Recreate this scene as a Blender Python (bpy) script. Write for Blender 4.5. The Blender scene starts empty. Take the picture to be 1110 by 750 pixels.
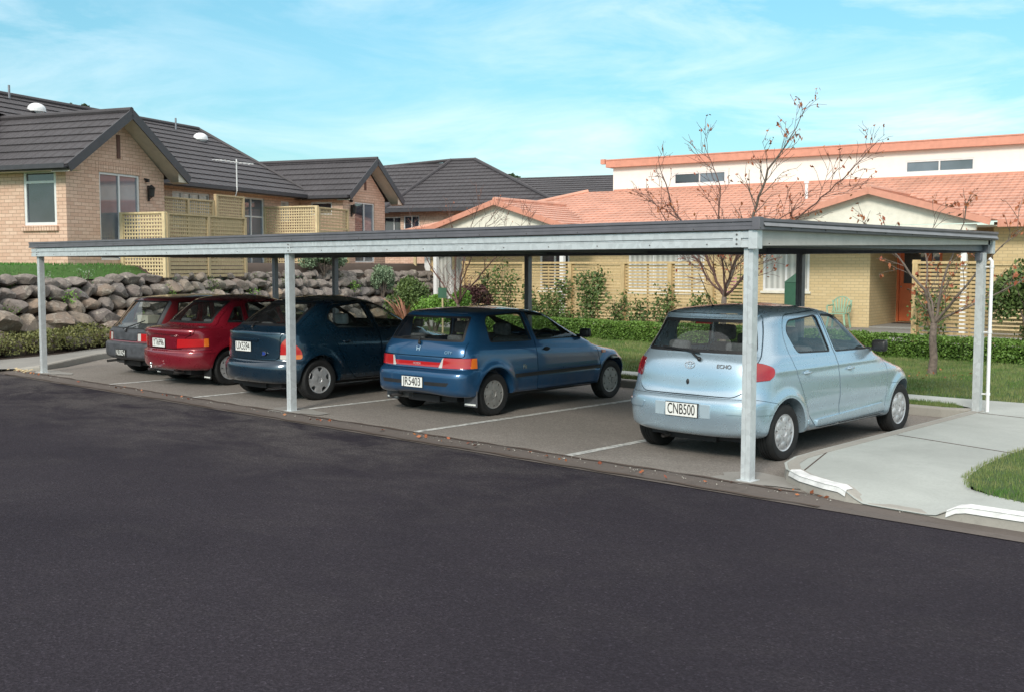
import bpy, bmesh, math, random
import numpy as np
from mathutils import Vector, Matrix, Euler
from mathutils.bvhtree import BVHTree
R = math.radians
PI = math.pi
random.seed(7)
scene = bpy.context.scene
COL = scene.collection

# ------------------------------------------------------------------ helpers
ORG = {}
def tag(o, label=None, cat=None, group=None, kind=None):
    if label: o['label'] = label
    if cat: o['category'] = cat
    if group: o['group'] = group
    if kind: o['kind'] = kind
    return o

def empty(name, loc=(0, 0, 0), rz=0.0, org=None):
    """an Empty at the base of a thing; org = the point of the build frame that falls on it"""
    o = bpy.data.objects.new(name, None)
    o.empty_display_size = 0.3
    o.location = loc
    o.rotation_euler = (0, 0, rz)
    COL.objects.link(o)
    ORG[o.name] = Vector(org if org is not None else (0, 0, 0))
    return o

def link_mesh(name, me, parent=None, mats=None):
    o = bpy.data.objects.new(name, me)
    COL.objects.link(o)
    if mats is not None:
        me.materials.clear()
        for m in (mats if isinstance(mats, (list, tuple)) else [mats]):
            me.materials.append(m)
    if parent is not None:
        o.parent = parent
        ORG[o.name] = ORG.get(parent.name, Vector((0, 0, 0)))
    return o

class MB:
    """collects faces; build() links them as ONE mesh object"""
    def __init__(s, t=None):
        s.v = []; s.f = []; s.m = []; s.uv = []; s.t = t; s.mi = 0; s.sm = []
        s.smooth = False
    def P(s, p):
        return tuple(s.t(p)) if s.t else tuple(p)
    def add(s, pts, faces, uvs=None):
        b = len(s.v)
        s.v.extend(s.P(p) for p in pts)
        for i, f in enumerate(faces):
            s.f.append(tuple(b + k for k in f)); s.m.append(s.mi); s.sm.append(s.smooth)
            s.uv.append(uvs[i] if uvs else None)
    def poly(s, pts, uv=None):
        s.add(pts, [tuple(range(len(pts)))], [uv] if uv else None)
    def box(s, x0, x1, y0, y1, z0, z1):
        p = [(x0, y0, z0), (x1, y0, z0), (x1, y1, z0), (x0, y1, z0), (x0, y0, z1), (x1, y0, z1), (x1, y1, z1), (x0, y1, z1)]
        f = [(0, 3, 2, 1), (4, 5, 6, 7), (0, 1, 5, 4), (1, 2, 6, 5), (2, 3, 7, 6), (3, 0, 4, 7)]
        uv = []
        for q in f:
            a = [p[k] for k in q]
            dx = max(c[0] for c in a) - min(c[0] for c in a); dy = max(c[1] for c in a) - min(c[1] for c in a)
            dz = max(c[2] for c in a) - min(c[2] for c in a)
            if dz < 1e-6: uv.append([(c[0], c[1]) for c in a])
            elif dy < 1e-6: uv.append([(c[0], c[2]) for c in a])
            else: uv.append([(c[1], c[2]) for c in a])
        s.add(p, f, uv)
    def bar(s, a, b, w, h=None, up=(0, 0, 1)):
        """rectangular bar from a to b"""
        h = h or w
        a = Vector(a); b = Vector(b); d = (b - a).normalized()
        u = Vector(up)
        if abs(d.dot(u)) > .98: u = Vector((0, 1, 0))
        x = d.cross(u).normalized(); y = x.cross(d).normalized()
        p = []
        for e in (a, b):
            for sx, sy in ((-1, -1), (1, -1), (1, 1), (-1, 1)):
                p.append(e + x * sx * w / 2 + y * sy * h / 2)
        s.add(p, [(0, 3, 2, 1), (4, 5, 6, 7), (0, 1, 5, 4), (1, 2, 6, 5), (2, 3, 7, 6), (3, 0, 4, 7)])
    def tube(s, pts, rad, seg=8, cap=True):
        pts = [Vector(p) for p in pts]; n = len(pts)
        rad = rad if isinstance(rad, (list, tuple)) else [rad] * n
        P = []; prev = None
        for i in range(n):
            d = (pts[min(i + 1, n - 1)] - pts[max(i - 1, 0)])
            if d.length < 1e-9: d = Vector((0, 0, 1))
            d.normalize()
            if prev is None:
                u = Vector((0, 0, 1)) if abs(d.z) < .9 else Vector((1, 0, 0))
            else: u = prev
            x = (u - d * u.dot(d)).normalized(); y = d.cross(x); prev = x
            for k in range(seg):
                a = 2 * PI * k / seg
                P.append(pts[i] + (x * math.cos(a) + y * math.sin(a)) * rad[i])
        F = []
        for i in range(n - 1):
            for k in range(seg):
                k2 = (k + 1) % seg
                F.append((i * seg + k, i * seg + k2, (i + 1) * seg + k2, (i + 1) * seg + k))
        if cap:
            F.append(tuple(range(seg - 1, -1, -1))); F.append(tuple((n - 1) * seg + k for k in range(seg)))
        s.add(P, F)
    def lathe(s, prof, seg=32, axis='x', c=(0, 0, 0), close=False):
        """prof: (axial, radius) pairs"""
        P = []; n = len(prof)
        for (a, r) in prof:
            for k in range(seg):
                t = 2 * PI * k / seg
                if axis == 'x': P.append((c[0] + a, c[1] + r * math.cos(t), c[2] + r * math.sin(t)))
                elif axis == 'y': P.append((c[0] + r * math.cos(t), c[1] + a, c[2] + r * math.sin(t)))
                else: P.append((c[0] + r * math.cos(t), c[1] + r * math.sin(t), c[2] + a))
        F = []
        for i in range(n - 1 if not close else n):
            i2 = (i + 1) % n
            for k in range(seg):
                k2 = (k + 1) % seg
                F.append((i * seg + k, i * seg + k2, i2 * seg + k2, i2 * seg + k))
        if not close:
            F.append(tuple(range(seg - 1, -1, -1))); F.append(tuple((n - 1) * seg + k for k in range(seg)))
        s.add(P, F)
    def sphere(s, c, r, nu=12, nv=8):
        r = r if isinstance(r, (list, tuple)) else (r, r, r)
        P = [(c[0], c[1], c[2] - r[2])]
        for j in range(1, nv):
            b = -PI / 2 + PI * j / nv
            for i in range(nu):
                a = 2 * PI * i / nu
                P.append((c[0] + r[0] * math.cos(b) * math.cos(a), c[1] + r[1] * math.cos(b) * math.sin(a), c[2] + r[2] * math.sin(b)))
        P.append((c[0], c[1], c[2] + r[2])); F = []
        for i in range(nu):
            F.append((0, 1 + (i + 1) % nu, 1 + i)); F.append((len(P) - 1, 1 + (nv - 2) * nu + i, 1 + (nv - 2) * nu + (i + 1) % nu))
        for j in range(nv - 2):
            for i in range(nu):
                a = 1 + j * nu + i; b = 1 + j * nu + (i + 1) % nu
                F.append((a, b, b + nu, a + nu))
        s.add(P, F)
    def mesh(s, name, org=None):
        me = bpy.data.meshes.new(name)
        o = org or Vector((0, 0, 0))
        me.from_pydata([(p[0] - o[0], p[1] - o[1], p[2] - o[2]) for p in s.v], [], s.f)
        me.polygons.foreach_set('material_index', s.m)
        me.polygons.foreach_set('use_smooth', s.sm)
        if any(u is not None for u in s.uv):
            ul = me.uv_layers.new(name='UVMap'); k = 0
            dat = []
            for f, u in zip(s.f, s.uv):
                if u is None: dat.extend([0.0, 0.0] * len(f))
                else:
                    for q in u: dat.extend((q[0], q[1]))
            ul.data.foreach_set('uv', dat)
        me.update()
        return me
    def build(s, name, mats, parent=None, sharp=None, bevel=None, org=None, recalc=False):
        if parent is not None: org = ORG.get(parent.name)
        me = s.mesh(name, org)
        if bevel or recalc:
            bm = bmesh.new(); bm.from_mesh(me)
            bmesh.ops.recalc_face_normals(bm, faces=bm.faces)
            if bevel:
                ed = [e for e in bm.edges if len(e.link_faces) == 2 and e.calc_face_angle(0) > .5]
                bmesh.ops.bevel(bm, geom=ed, offset=bevel, segments=2, profile=.5, affect='EDGES', clamp_overlap=True)
            bm.to_mesh(me); bm.free()
        if sharp is not None:
            me.polygons.foreach_set('use_smooth', [True] * len(me.polygons))
            me.set_sharp_from_angle(angle=R(sharp))
        o = link_mesh(name, me, parent, mats)
        if parent is None and org is not None:
            o.location = org
        return o

def frame(O, u, n):
    """(a, d, b) -> point: a along the wall, d outwards, b up"""
    O = Vector(O); u = Vector(u).normalized(); n = Vector(n).normalized()
    return lambda p: O + u * p[0] + n * p[1] + Vector((0, 0, p[2]))

# ------------------------------------------------------------------ materials
def _nt(name):
    m = bpy.data.materials.new(name); m.use_nodes = True
    nt = m.node_tree; b = nt.nodes['Principled BSDF']
    return m, nt, b
def N(nt, typ, **kw):
    n = nt.nodes.new(typ)
    for k, v in kw.items():
        if k.startswith('i_'):
            key = k[2:].replace('_', ' ')
            n.inputs[key].default_value = v
        else: setattr(n, k, v)
    return n
def L(nt, a, b): nt.links.new(a, b)
def rgb(c): return (c[0], c[1], c[2], 1)
def ramp(nt, fac, stops, interp='LINEAR'):
    r = nt.nodes.new('ShaderNodeValToRGB'); r.color_ramp.interpolation = interp
    e = r.color_ramp.elements
    while len(e) > 1: e.remove(e[-1])
    e[0].position = stops[0][0]; e[0].color = rgb(stops[0][1])
    for p, c in stops[1:]:
        q = e.new(p); q.color = rgb(c)
    L(nt, fac, r.inputs[0]); return r.outputs[0]
def mix(nt, fac, a, b, bt='MIX'):
    m = nt.nodes.new('ShaderNodeMix'); m.data_type = 'RGBA'; m.blend_type = bt
    for sock, v in ((m.inputs[0], fac), (m.inputs[6], a), (m.inputs[7], b)):
        if hasattr(v, 'links'): L(nt, v, sock)
        elif isinstance(v, (int, float)): sock.default_value = v
        else: sock.default_value = rgb(v)
    return m.outputs[2]
def noise(nt, vec, scale, detail=4, rough=.55, dist=0):
    n = nt.nodes.new('ShaderNodeTexNoise'); n.inputs['Scale'].default_value = scale
    n.inputs['Detail'].default_value = detail; n.inputs['Roughness'].default_value = rough
    n.inputs['Distortion'].default_value = dist
    if vec is not None: L(nt, vec, n.inputs['Vector'])
    return n.outputs['Fac']
def gpos(nt): return nt.nodes.new('ShaderNodeNewGeometry').outputs['Position']
def opos(nt): return nt.nodes.new('ShaderNodeTexCoord').outputs['Object']
def uvc(nt): return nt.nodes.new('ShaderNodeTexCoord').outputs['UV']
def bump(nt, b, h, strength=.3, dist=.01):
    n = nt.nodes.new('ShaderNodeBump'); n.inputs['Strength'].default_value = strength; n.inputs['Distance'].default_value = dist
    L(nt, h, n.inputs['Height']); L(nt, n.outputs[0], b.inputs['Normal']); return n
def mapv(nt, vec, sc=(1, 1, 1), rot=(0, 0, 0)):
    n = nt.nodes.new('ShaderNodeMapping'); n.inputs['Scale'].default_value = sc; n.inputs['Rotation'].default_value = rot
    L(nt, vec, n.inputs['Vector']); return n.outputs[0]

def plain(name, c, rough=.5, metal=0, coat=0, var=.08, scale=6, bmp=0, spec=.5):
    m, nt, b = _nt(name)
    p = opos(nt); f = noise(nt, p, scale, 5, .6)
    c2 = tuple(max(0, x * (1 - var * 2)) for x in c); c3 = tuple(min(1, x * (1 + var * 1.4)) for x in c)
    L(nt, ramp(nt, f, [(.3, c2), (.7, c3)]), b.inputs['Base Color'])
    b.inputs['Roughness'].default_value = rough; b.inputs['Metallic'].default_value = metal
    b.inputs['Coat Weight'].default_value = coat; b.inputs['Coat Roughness'].default_value = .04
    b.inputs['Specular IOR Level'].default_value = spec
    if bmp: bump(nt, b, noise(nt, p, scale * 12, 4), bmp, .01)
    return m

def car_paint(name, c, metal=.45, rough=.32, dirt=.35):
    m, nt, b = _nt(name)
    p = opos(nt)
    fl = nt.nodes.new('ShaderNodeTexVoronoi'); fl.inputs['Scale'].default_value = 900; L(nt, p, fl.inputs['Vector'])
    c2 = tuple(min(1, x * 1.18 + .004) for x in c)
    base = mix(nt, ramp(nt, fl.outputs['Distance'], [(.2, (0, 0, 0)), (.8, (1, 1, 1))]), c, c2)
    # road film, thicker near the sills
    sep = nt.nodes.new('ShaderNodeSeparateXYZ'); L(nt, p, sep.inputs[0])
    lo = nt.nodes.new('ShaderNodeMapRange'); lo.inputs[1].default_value = .62; lo.inputs[2].default_value = .18
    L(nt, sep.outputs[2], lo.inputs[0])
    f = noise(nt, p, 7, 6, .65)
    mm = nt.nodes.new('ShaderNodeMath'); mm.operation = 'MULTIPLY'; L(nt, lo.outputs[0], mm.inputs[0])
    L(nt, ramp(nt, f, [(.35, (0, 0, 0)), (.75, (dirt, dirt, dirt))]), mm.inputs[1])
    col = mix(nt, mm.outputs[0], base, (.16, .145, .125))
    L(nt, col, b.inputs['Base Color'])
    b.inputs['Metallic'].default_value = metal; 
    rr = nt.nodes.new('ShaderNodeMath'); rr.operation = 'MULTIPLY_ADD'; L(nt, f, rr.inputs[0]); rr.inputs[1].default_value = .12; rr.inputs[2].default_value = rough - .08
    L(nt, rr.outputs[0], b.inputs['Roughness'])
    b.inputs['Coat Weight'].default_value = .9; b.inputs['Coat Roughness'].default_value = .05
    return m

def glass_mat(name, tint=(.55, .62, .6), refl=1.0, alpha=.75):
    m, nt, b = _nt(name)
    nt.nodes.remove(b); out = nt.nodes['Material Output']
    tr = N(nt, 'ShaderNodeBsdfTransparent'); tr.inputs[0].default_value = rgb(tint)
    gl = N(nt, 'ShaderNodeBsdfGlossy'); gl.inputs['Roughness'].default_value = .02
    f = noise(nt, opos(nt), 5, 5, .6)
    df = N(nt, 'ShaderNodeBsdfDiffuse'); df.inputs[0].default_value = (.3, .3, .29, 1)
    fr = N(nt, 'ShaderNodeLayerWeight'); fr.inputs['Blend'].default_value = .5
    pw = N(nt, 'ShaderNodeMath', operation='POWER'); L(nt, fr.outputs['Facing'], pw.inputs[0]); pw.inputs[1].default_value = 3.5
    mu = N(nt, 'ShaderNodeMath', operation='MULTIPLY_ADD'); L(nt, pw.outputs[0], mu.inputs[0]); mu.inputs[1].default_value = .85 * refl; mu.inputs[2].default_value = .06
    mu.use_clamp = True
    a = N(nt, 'ShaderNodeMixShader'); L(nt, ramp(nt, f, [(.4, (.01, .01, .01)), (.8, (.06, .06, .06))]), a.inputs[0]); L(nt, tr.outputs[0], a.inputs[1]); L(nt, df.outputs[0], a.inputs[2])
    c = N(nt, 'ShaderNodeMixShader'); L(nt, mu.outputs[0], c.inputs[0]); L(nt, a.outputs[0], c.inputs[1]); L(nt, gl.outputs[0], c.inputs[2])
    L(nt, c.outputs[0], out.inputs['Surface'])
    return m

def lens_mat(name, c):
    m, nt, b = _nt(name)
    p = opos(nt); w = nt.nodes.new('ShaderNodeTexWave'); w.inputs['Scale'].default_value = 30; w.bands_direction = 'Z'; L(nt, p, w.inputs['Vector'])
    L(nt, ramp(nt, w.outputs['Fac'], [(0, tuple(x * .85 for x in c)), (1, c)]), b.inputs['Base Color'])
    b.inputs['Roughness'].default_value = .12; b.inputs['Coat Weight'].default_value = 1; b.inputs['Coat Roughness'].default_value = .02
    b.inputs['Subsurface Weight'].default_value = 0
    return m

M = {}
M['rubber'] = plain('tyre_rubber', (.011, .011, .012), .75, var=.2, scale=20, bmp=.1)
M['black'] = plain('black_plastic', (.02, .02, .022), .45, var=.15)
M['trim'] = plain('dark_trim', (.012, .012, .014), .5, var=.1)
M['greyplastic'] = plain('weathered_grey_plastic', (.065, .068, .078), .55, var=.2, scale=9)
M['seat'] = plain('seat_cloth', (.10, .10, .11), .9, var=.2, scale=30)
M['seatlight'] = plain('pale_seat_cover', (.42, .42, .45), .9, var=.15, scale=12)
M['chrome'] = plain('chrome', (.75, .75, .76), .12, 1, var=.02)
M['alloy'] = plain('silver_wheel_paint', (.56, .56, .58), .38, .5, var=.1, scale=14)
M['alloy_dull'] = plain('dusty_wheel_paint', (.30, .29, .28), .5, .35, var=.15, scale=14)
M['red_lens'] = lens_mat('red_lens', (.50, .012, .016))
M['dark_red_lens'] = lens_mat('dark_red_lens', (.20, .012, .02))
M['amber_lens'] = lens_mat('amber_lens', (.75, .17, .02))
M['clear_lens'] = lens_mat('clear_lens', (.62, .60, .58))
M['head_lens'] = lens_mat('headlamp_lens', (.5, .52, .54))
M['car_glass'] = glass_mat('car_glass', (.84, .88, .86))
M['plate_white'] = plain('plate_white', (.78, .78, .76), .4, var=.03)
M['plate_black'] = plain('plate_black', (.015, .015, .015), .4)
M['cabin'] = plain('cabin_lining', (.16, .155, .15), .85, var=.1)
M['steel_dull'] = plain('dull_steel', (.16, .15, .15), .5, .7, var=.25)
M['badge_blue'] = plain('badge_blue', (.02, .05, .25), .3)
M['paper'] = plain('pale_box_card', (.55, .50, .43), .8)

# ------------------------------------------------------------------ booleans on closed meshes
def bm_to_mesh(bm, name='tmp'):
    me = bpy.data.meshes.new(name); bm.to_mesh(me); bm.free(); return me
def fix(me):
    bm = bmesh.new(); bm.from_mesh(me); bmesh.ops.recalc_face_normals(bm, faces=bm.faces)
    if bm.calc_volume(signed=True) < 0:
        bmesh.ops.reverse_faces(bm, faces=bm.faces)
    bm.to_mesh(me); bm.free(); return me
def boolop(a, b, op):
    oa = bpy.data.objects.new('ba', a); ob = bpy.data.objects.new('bb', b)
    COL.objects.link(oa); COL.objects.link(ob)
    md = oa.modifiers.new('b', 'BOOLEAN'); md.object = ob; md.operation = op
    md.solver = 'MANIFOLD' if getattr(boolop, 'mf', True) else 'EXACT'
    dg = bpy.context.evaluated_depsgraph_get()
    r = bpy.data.meshes.new_from_object(oa.evaluated_get(dg))
    bpy.data.objects.remove(oa); bpy.data.objects.remove(ob)
    return r
def join_meshes(lst):
    bm = bmesh.new()
    for m in lst: bm.from_mesh(m)
    return bm_to_mesh(bm)
def round_poly(pts, r, seg=4):
    out = []; n = len(pts)
    for i in range(n):
        p = Vector(pts[i][:2]); a = Vector(pts[i - 1][:2]); b = Vector(pts[(i + 1) % n][:2])
        rr = pts[i][2] if len(pts[i]) > 2 else r
        da = (a - p); db = (b - p)
        q = min(rr, da.length * .45, db.length * .45)
        p0 = p + da.normalized() * q; p1 = p + db.normalized() * q
        if q < 1e-4: out.append(tuple(p)); continue
        for k in range(seg + 1):
            t = k / seg
            out.append(tuple(p0 * (1 - t) ** 2 + p * 2 * t * (1 - t) + p1 * t * t))
    return out
def area2(p): return sum(p[i - 1][0] * p[i][1] - p[i][0] * p[i - 1][1] for i in range(len(p))) / 2
def grow(pts, d):
    """offset a polygon outwards by d"""
    pts = [Vector(p[:2]) for p in pts]; q = []
    for p in pts:
        if not q or (p - q[-1]).length > 1e-5: q.append(p)
    if (q[0] - q[-1]).length < 1e-5: q.pop()
    pts = q; s = 1 if area2(pts) > 0 else -1; n = len(pts); out = []
    for i in range(n):
        a = (pts[i] - pts[i - 1]).normalized(); b = (pts[(i + 1) % n] - pts[i]).normalized()
        na = Vector((a.y, -a.x)) * s; nb = Vector((b.y, -b.x)) * s
        m = (na + nb)
        if m.length < 1e-6: m = na
        m.normalize(); c = max(.35, m.dot(na))
        out.append(tuple(pts[i] + m * (d / c)))
    return out
def prism(poly, axis, lo, hi):
    poly = [p[:2] for p in poly]; n = len(poly); V = []
    for h in (lo, hi):
        for a, b in poly:
            if axis == 'x': V.append((h, a, b))
            elif axis == 'y': V.append((a, h, b))
            else: V.append((a, b, h))
    F = [tuple(range(n - 1, -1, -1)), tuple(range(n, 2 * n))] + [(i, (i + 1) % n, n + (i + 1) % n, n + i) for i in range(n)]
    me = bpy.data.meshes.new('p'); me.from_pydata(V, [], F); return fix(me)

def text_mesh(body, size, extrude=.0015):
    cu = bpy.data.curves.new('t', 'FONT'); cu.body = body; cu.size = size; cu.extrude = extrude
    cu.align_x = 'CENTER'; cu.align_y = 'CENTER'
    o = bpy.data.objects.new('t', cu); COL.objects.link(o)
    me = bpy.data.meshes.new_from_object(o.evaluated_get(bpy.context.evaluated_depsgraph_get()))
    bpy.data.objects.remove(o); return me
# ------------------------------------------------------------------ cars
def plan_arc(n, Rx, w, K):
    raw = []
    for i in range(241):
        ph = i / 240 * PI / 2
        raw.append((w * math.sin(ph) ** (2 / n), Rx * (1 - math.cos(ph) ** (2 / n)) if i < 240 else Rx))
    raw = np.array(raw); d = np.r_[0, np.cumsum(np.hypot(*np.diff(raw, axis=0).T))]
    t = np.linspace(0, d[-1], K + 1)
    return np.interp(t, d, raw[:, 0]), np.interp(t, d, raw[:, 1])

def pchip(tk, Y, t):
    """monotone cubic through rows of Y"""
    h = np.diff(tk)[:, None]; dl = np.diff(Y, axis=0) / h
    m = np.zeros_like(Y)
    w1 = 2 * h[1:] + h[:-1]; w2 = h[1:] + 2 * h[:-1]
    a, b = dl[:-1], dl[1:]
    with np.errstate(divide='ignore', invalid='ignore'):
        mm = (w1 + w2) / (w1 / a + w2 / b)
    mm[(a * b) <= 0] = 0; mm[~np.isfinite(mm)] = 0
    m[1:-1] = mm; m[0] = dl[0]; m[-1] = dl[-1]
    i = np.clip(np.searchsorted(tk, t, side='right') - 1, 0, len(tk) - 2)
    u = ((t - tk[i]) / (tk[i + 1] - tk[i]))[:, None]; hh = (tk[i + 1] - tk[i])[:, None]
    return ((2 * u**3 - 3 * u**2 + 1) * Y[i] + (u**3 - 2 * u**2 + u) * hh * m[i] + (-2 * u**3 + 3 * u**2) * Y[i + 1] + (u**3 - u**2) * hh * m[i + 1])

def sstep(x): x = np.clip(x, 0, 1); return x * x * (3 - 2 * x)

def body_surface(S):
    NA, NS = 22, 78
    loops = []
    belt = S['cab'][1] + .12
    for (lr, zr, lf, zf, w, zsr, zsf, Rr, Rf, nr, nf) in S['loops']:
        if lf > belt: Rf = min(Rf, .62); nf = max(nf, 2.9)
        elif w > .45: Rf = min(Rf, .36); nf = 2.9
        xr, dr = plan_arc(nr, Rr, w, NA); xf, df = plan_arc(nf, Rf, w, NA)
        sr = sstep(xr / w); sf = sstep(xf / w)
        rear = np.c_[xr, lr + dr, zr + (zsr - zr) * sr]
        l0, l1 = lr + Rr, lf - Rf
        q = np.linspace(0, 1, NS + 1)[1:-1]
        side = np.c_[np.full_like(q, w), l0 + (l1 - l0) * q, zsr + (zsf - zsr) * q]
        front = np.c_[xf, lf - df, zf + (zsf - zf) * sf][::-1]
        loops.append(np.r_[rear, side, front])
    A = np.array(loops); K, J, _ = A.shape
    ch = np.array([np.median(np.linalg.norm(A[k + 1] - A[k], axis=1)) for k in range(K - 1)]) + .01
    tk = np.r_[0, np.cumsum(ch)]
    rows = []
    for k in range(K - 1):
        mx = np.percentile(np.linalg.norm(A[k + 1] - A[k], axis=1), 80)
        n = max(2, int(math.ceil(mx / .032)))
        rows += list(np.linspace(tk[k], tk[k + 1], n, endpoint=False))
    rows = np.array(rows + [tk[-1]])
    D = pchip(tk, A.reshape(K, -1), rows).reshape(len(rows), J, 3)
    Lc = S['L']; mid = Lc / 2
    x, l, z = D[..., 0], D[..., 1], D[..., 2]
    u = (l - mid) / mid
    x *= 1 - np.where(u < 0, S.get('kr', .05), S.get('kf', .045)) * np.abs(u) ** 3
    W = S['W'] / 2
    sidew = sstep((x / W - .55) / .3)
    for lc in S['axles']:
        d = np.hypot(l - lc, z - S['zw'])
        x += sidew * S.get('flare', .02) * np.exp(-((d - S['Ra'] - .025) / .05) ** 2) * (z < .95)
    if 'disp' in S: x, l, z = S['disp'](x, l, z, sidew)
    D = np.stack([x, l, z], -1)
    nr = len(rows); V = []; 
    idx = np.zeros((nr, 2 * (J - 1)), int)
    for r in range(nr):
        for j in range(J): idx[r, j] = len(V); V.append(tuple(D[r, j] if 0 < j < J - 1 else (0, D[r, j, 1], D[r, j, 2])))
        for k, j in enumerate(range(J - 2, 0, -1)): idx[r, J + k] = len(V); V.append((-D[r, j, 0], D[r, j, 1], D[r, j, 2]))
    F = []; n = 2 * (J - 1)
    for r in range(nr - 1):
        for j in range(n):
            j2 = (j + 1) % n
            F.append((idx[r, j], idx[r, j2], idx[r + 1, j2], idx[r + 1, j]))
    for r, fl in ((0, 1), (nr - 1, 0)):
        ro = idx[r]
        left = [ro[0]] + [ro[n - j] for j in range(1, J - 1)] + [ro[J - 1]]
        for j in range(J - 1):
            a, b, c, d = ro[j], ro[j + 1], left[j + 1], left[j]
            f = [a, b, c, d] if fl else [d, c, b, a]
            f = [q for i, q in enumerate(f) if q not in f[:i]]
            if len(f) > 2: F.append(tuple(int(q) for q in f))
    me = bpy.data.meshes.new('B'); me.from_pydata([tuple(map(float, v)) for v in V], [], [tuple(int(q) for q in f) for f in F])
    fix(me)
    bm = bmesh.new(); bm.from_mesh(me); bmesh.ops.triangulate(bm, faces=bm.faces); bm.to_mesh(me); bm.free()
    return me

def offset_mesh(B, t):
    me = B.copy(); n = len(me.vertices)
    co = np.empty(n * 3); me.vertices.foreach_get('co', co); no = np.empty(n * 3); B.vertices.foreach_get('normal', no) if False else None
    nr = np.array([v.normal[:] for v in B.vertices]).ravel()
    me.vertices.foreach_set('co', co + nr * t); me.update(); return me

class Car:
    def __init__(s, S):
        s.S = S; s.B = body_surface(S); B = s.B
        s.off = {}
        s.vn = [v.normal.copy() for v in B.vertices]
        s.vc = [v.co.copy() for v in B.vertices]
        s.tri = [tuple(p.vertices) for p in B.polygons]
        s.bvh = BVHTree.FromPolygons(s.vc, s.tri)
        s.root = empty(S['name'], S['loc'], S.get('rz', 0), org=(0, S['L'] / 2, 0))
        tag(s.root, S['label'], 'car', S.get('group'))
    def O(s, t):
        if t not in s.off: s.off[t] = offset_mesh(s.B, t)
        return s.off[t]
    def inner(s, f, Lc):
        c = f.calc_center_median() + Vector((0, Lc / 2, 0)); q, n, i, d = s.bvh.find_nearest(c)
        return d > .0125
    def slab(s, a, b):
        k = ('s', a, b)
        if k not in s.off: s.off[k] = boolop(s.O(a), s.O(b), 'DIFFERENCE')
        return s.off[k]
    def surf(s, me, tol=.02):
        """smooth body normals on outer faces, material 0 outside, 1 on cuts, 2 in the cabin"""
        from mathutils.geometry import barycentric_transform
        nl = [None] * len(me.loops); cache = {}
        X = Vector((1, 0, 0)); Y = Vector((0, 1, 0)); Z = Vector((0, 0, 1))
        vs = me.vertices
        for p in me.polygons:
            c = p.center; q, nn, fi, d = s.bvh.find_nearest(c)
            outer = d < tol and nn.dot(p.normal) > .8
            p.material_index = 0 if outer else (2 if c.z > .6 and s.S['cab'][0] < c.y < s.S['cab'][1] and d > .03 else 1)
            for li in p.loop_indices:
                if outer:
                    vi = me.loops[li].vertex_index
                    if vi not in cache:
                        q, n2, fi, d = s.bvh.find_nearest(vs[vi].co)
                        a, b, e = s.tri[fi]
                        w = barycentric_transform(q, s.vc[a], s.vc[b], s.vc[e], X, Y, Z)
                        cache[vi] = (s.vn[a] * w.x + s.vn[b] * w.y + s.vn[e] * w.z).normalized()
                    n_ = cache[vi]
                    nl[li] = n_ if n_.dot(p.normal) > .5 else p.normal
                else: nl[li] = p.normal.copy()
        me.polygons.foreach_set('use_smooth', [True] * len(me.polygons))
        me.normals_split_custom_set([tuple(v) for v in nl])
    def place(s, name, me, mats, parent=None, dress=True, tol=.02):
        if len(me.polygons) == 0: return None
        bm = bmesh.new(); bm.from_mesh(me); bmesh.ops.dissolve_degenerate(bm, dist=1e-5, edges=bm.edges); bm.to_mesh(me); bm.free()
        if dress: s.surf(me, tol)
        me.transform(Matrix.Translation((0, -s.S['L'] / 2, 0)))
        return link_mesh(name, me, parent or s.root, mats)
    def hit(s, x, l, z, d):
        o = {'-x': (Vector((3, l, z)), Vector((-1, 0, 0))), '+x': (Vector((-3, l, z)), Vector((1, 0, 0))), '+y': (Vector((x, -2, z)), Vector((0, 1, 0))), '-z': (Vector((x, l, 4)), Vector((0, 0, -1))), '-y': (Vector((x, 9, z)), Vector((0, -1, 0)))}[d]
        q, n, i, dd = s.bvh.ray_cast(*o)
        return (q, n) if q else (Vector((x, l, z)), Vector((0, 0, 1)))
    def applique(s, name, poly, axis, lo, hi, t, mat, parent=None, deep=.006):
        me = boolop(s.slab(t, -deep), prism(poly, axis, lo, hi), 'INTERSECT')
        return s.place(name, me, [mat, M['trim'], M['trim']], parent, tol=abs(t) + .012)

def side_pr(poly, sgn, lo=.3): return prism(poly, 'x', lo, 2) if sgn > 0 else prism(poly, 'x', -2, -lo)

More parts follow.
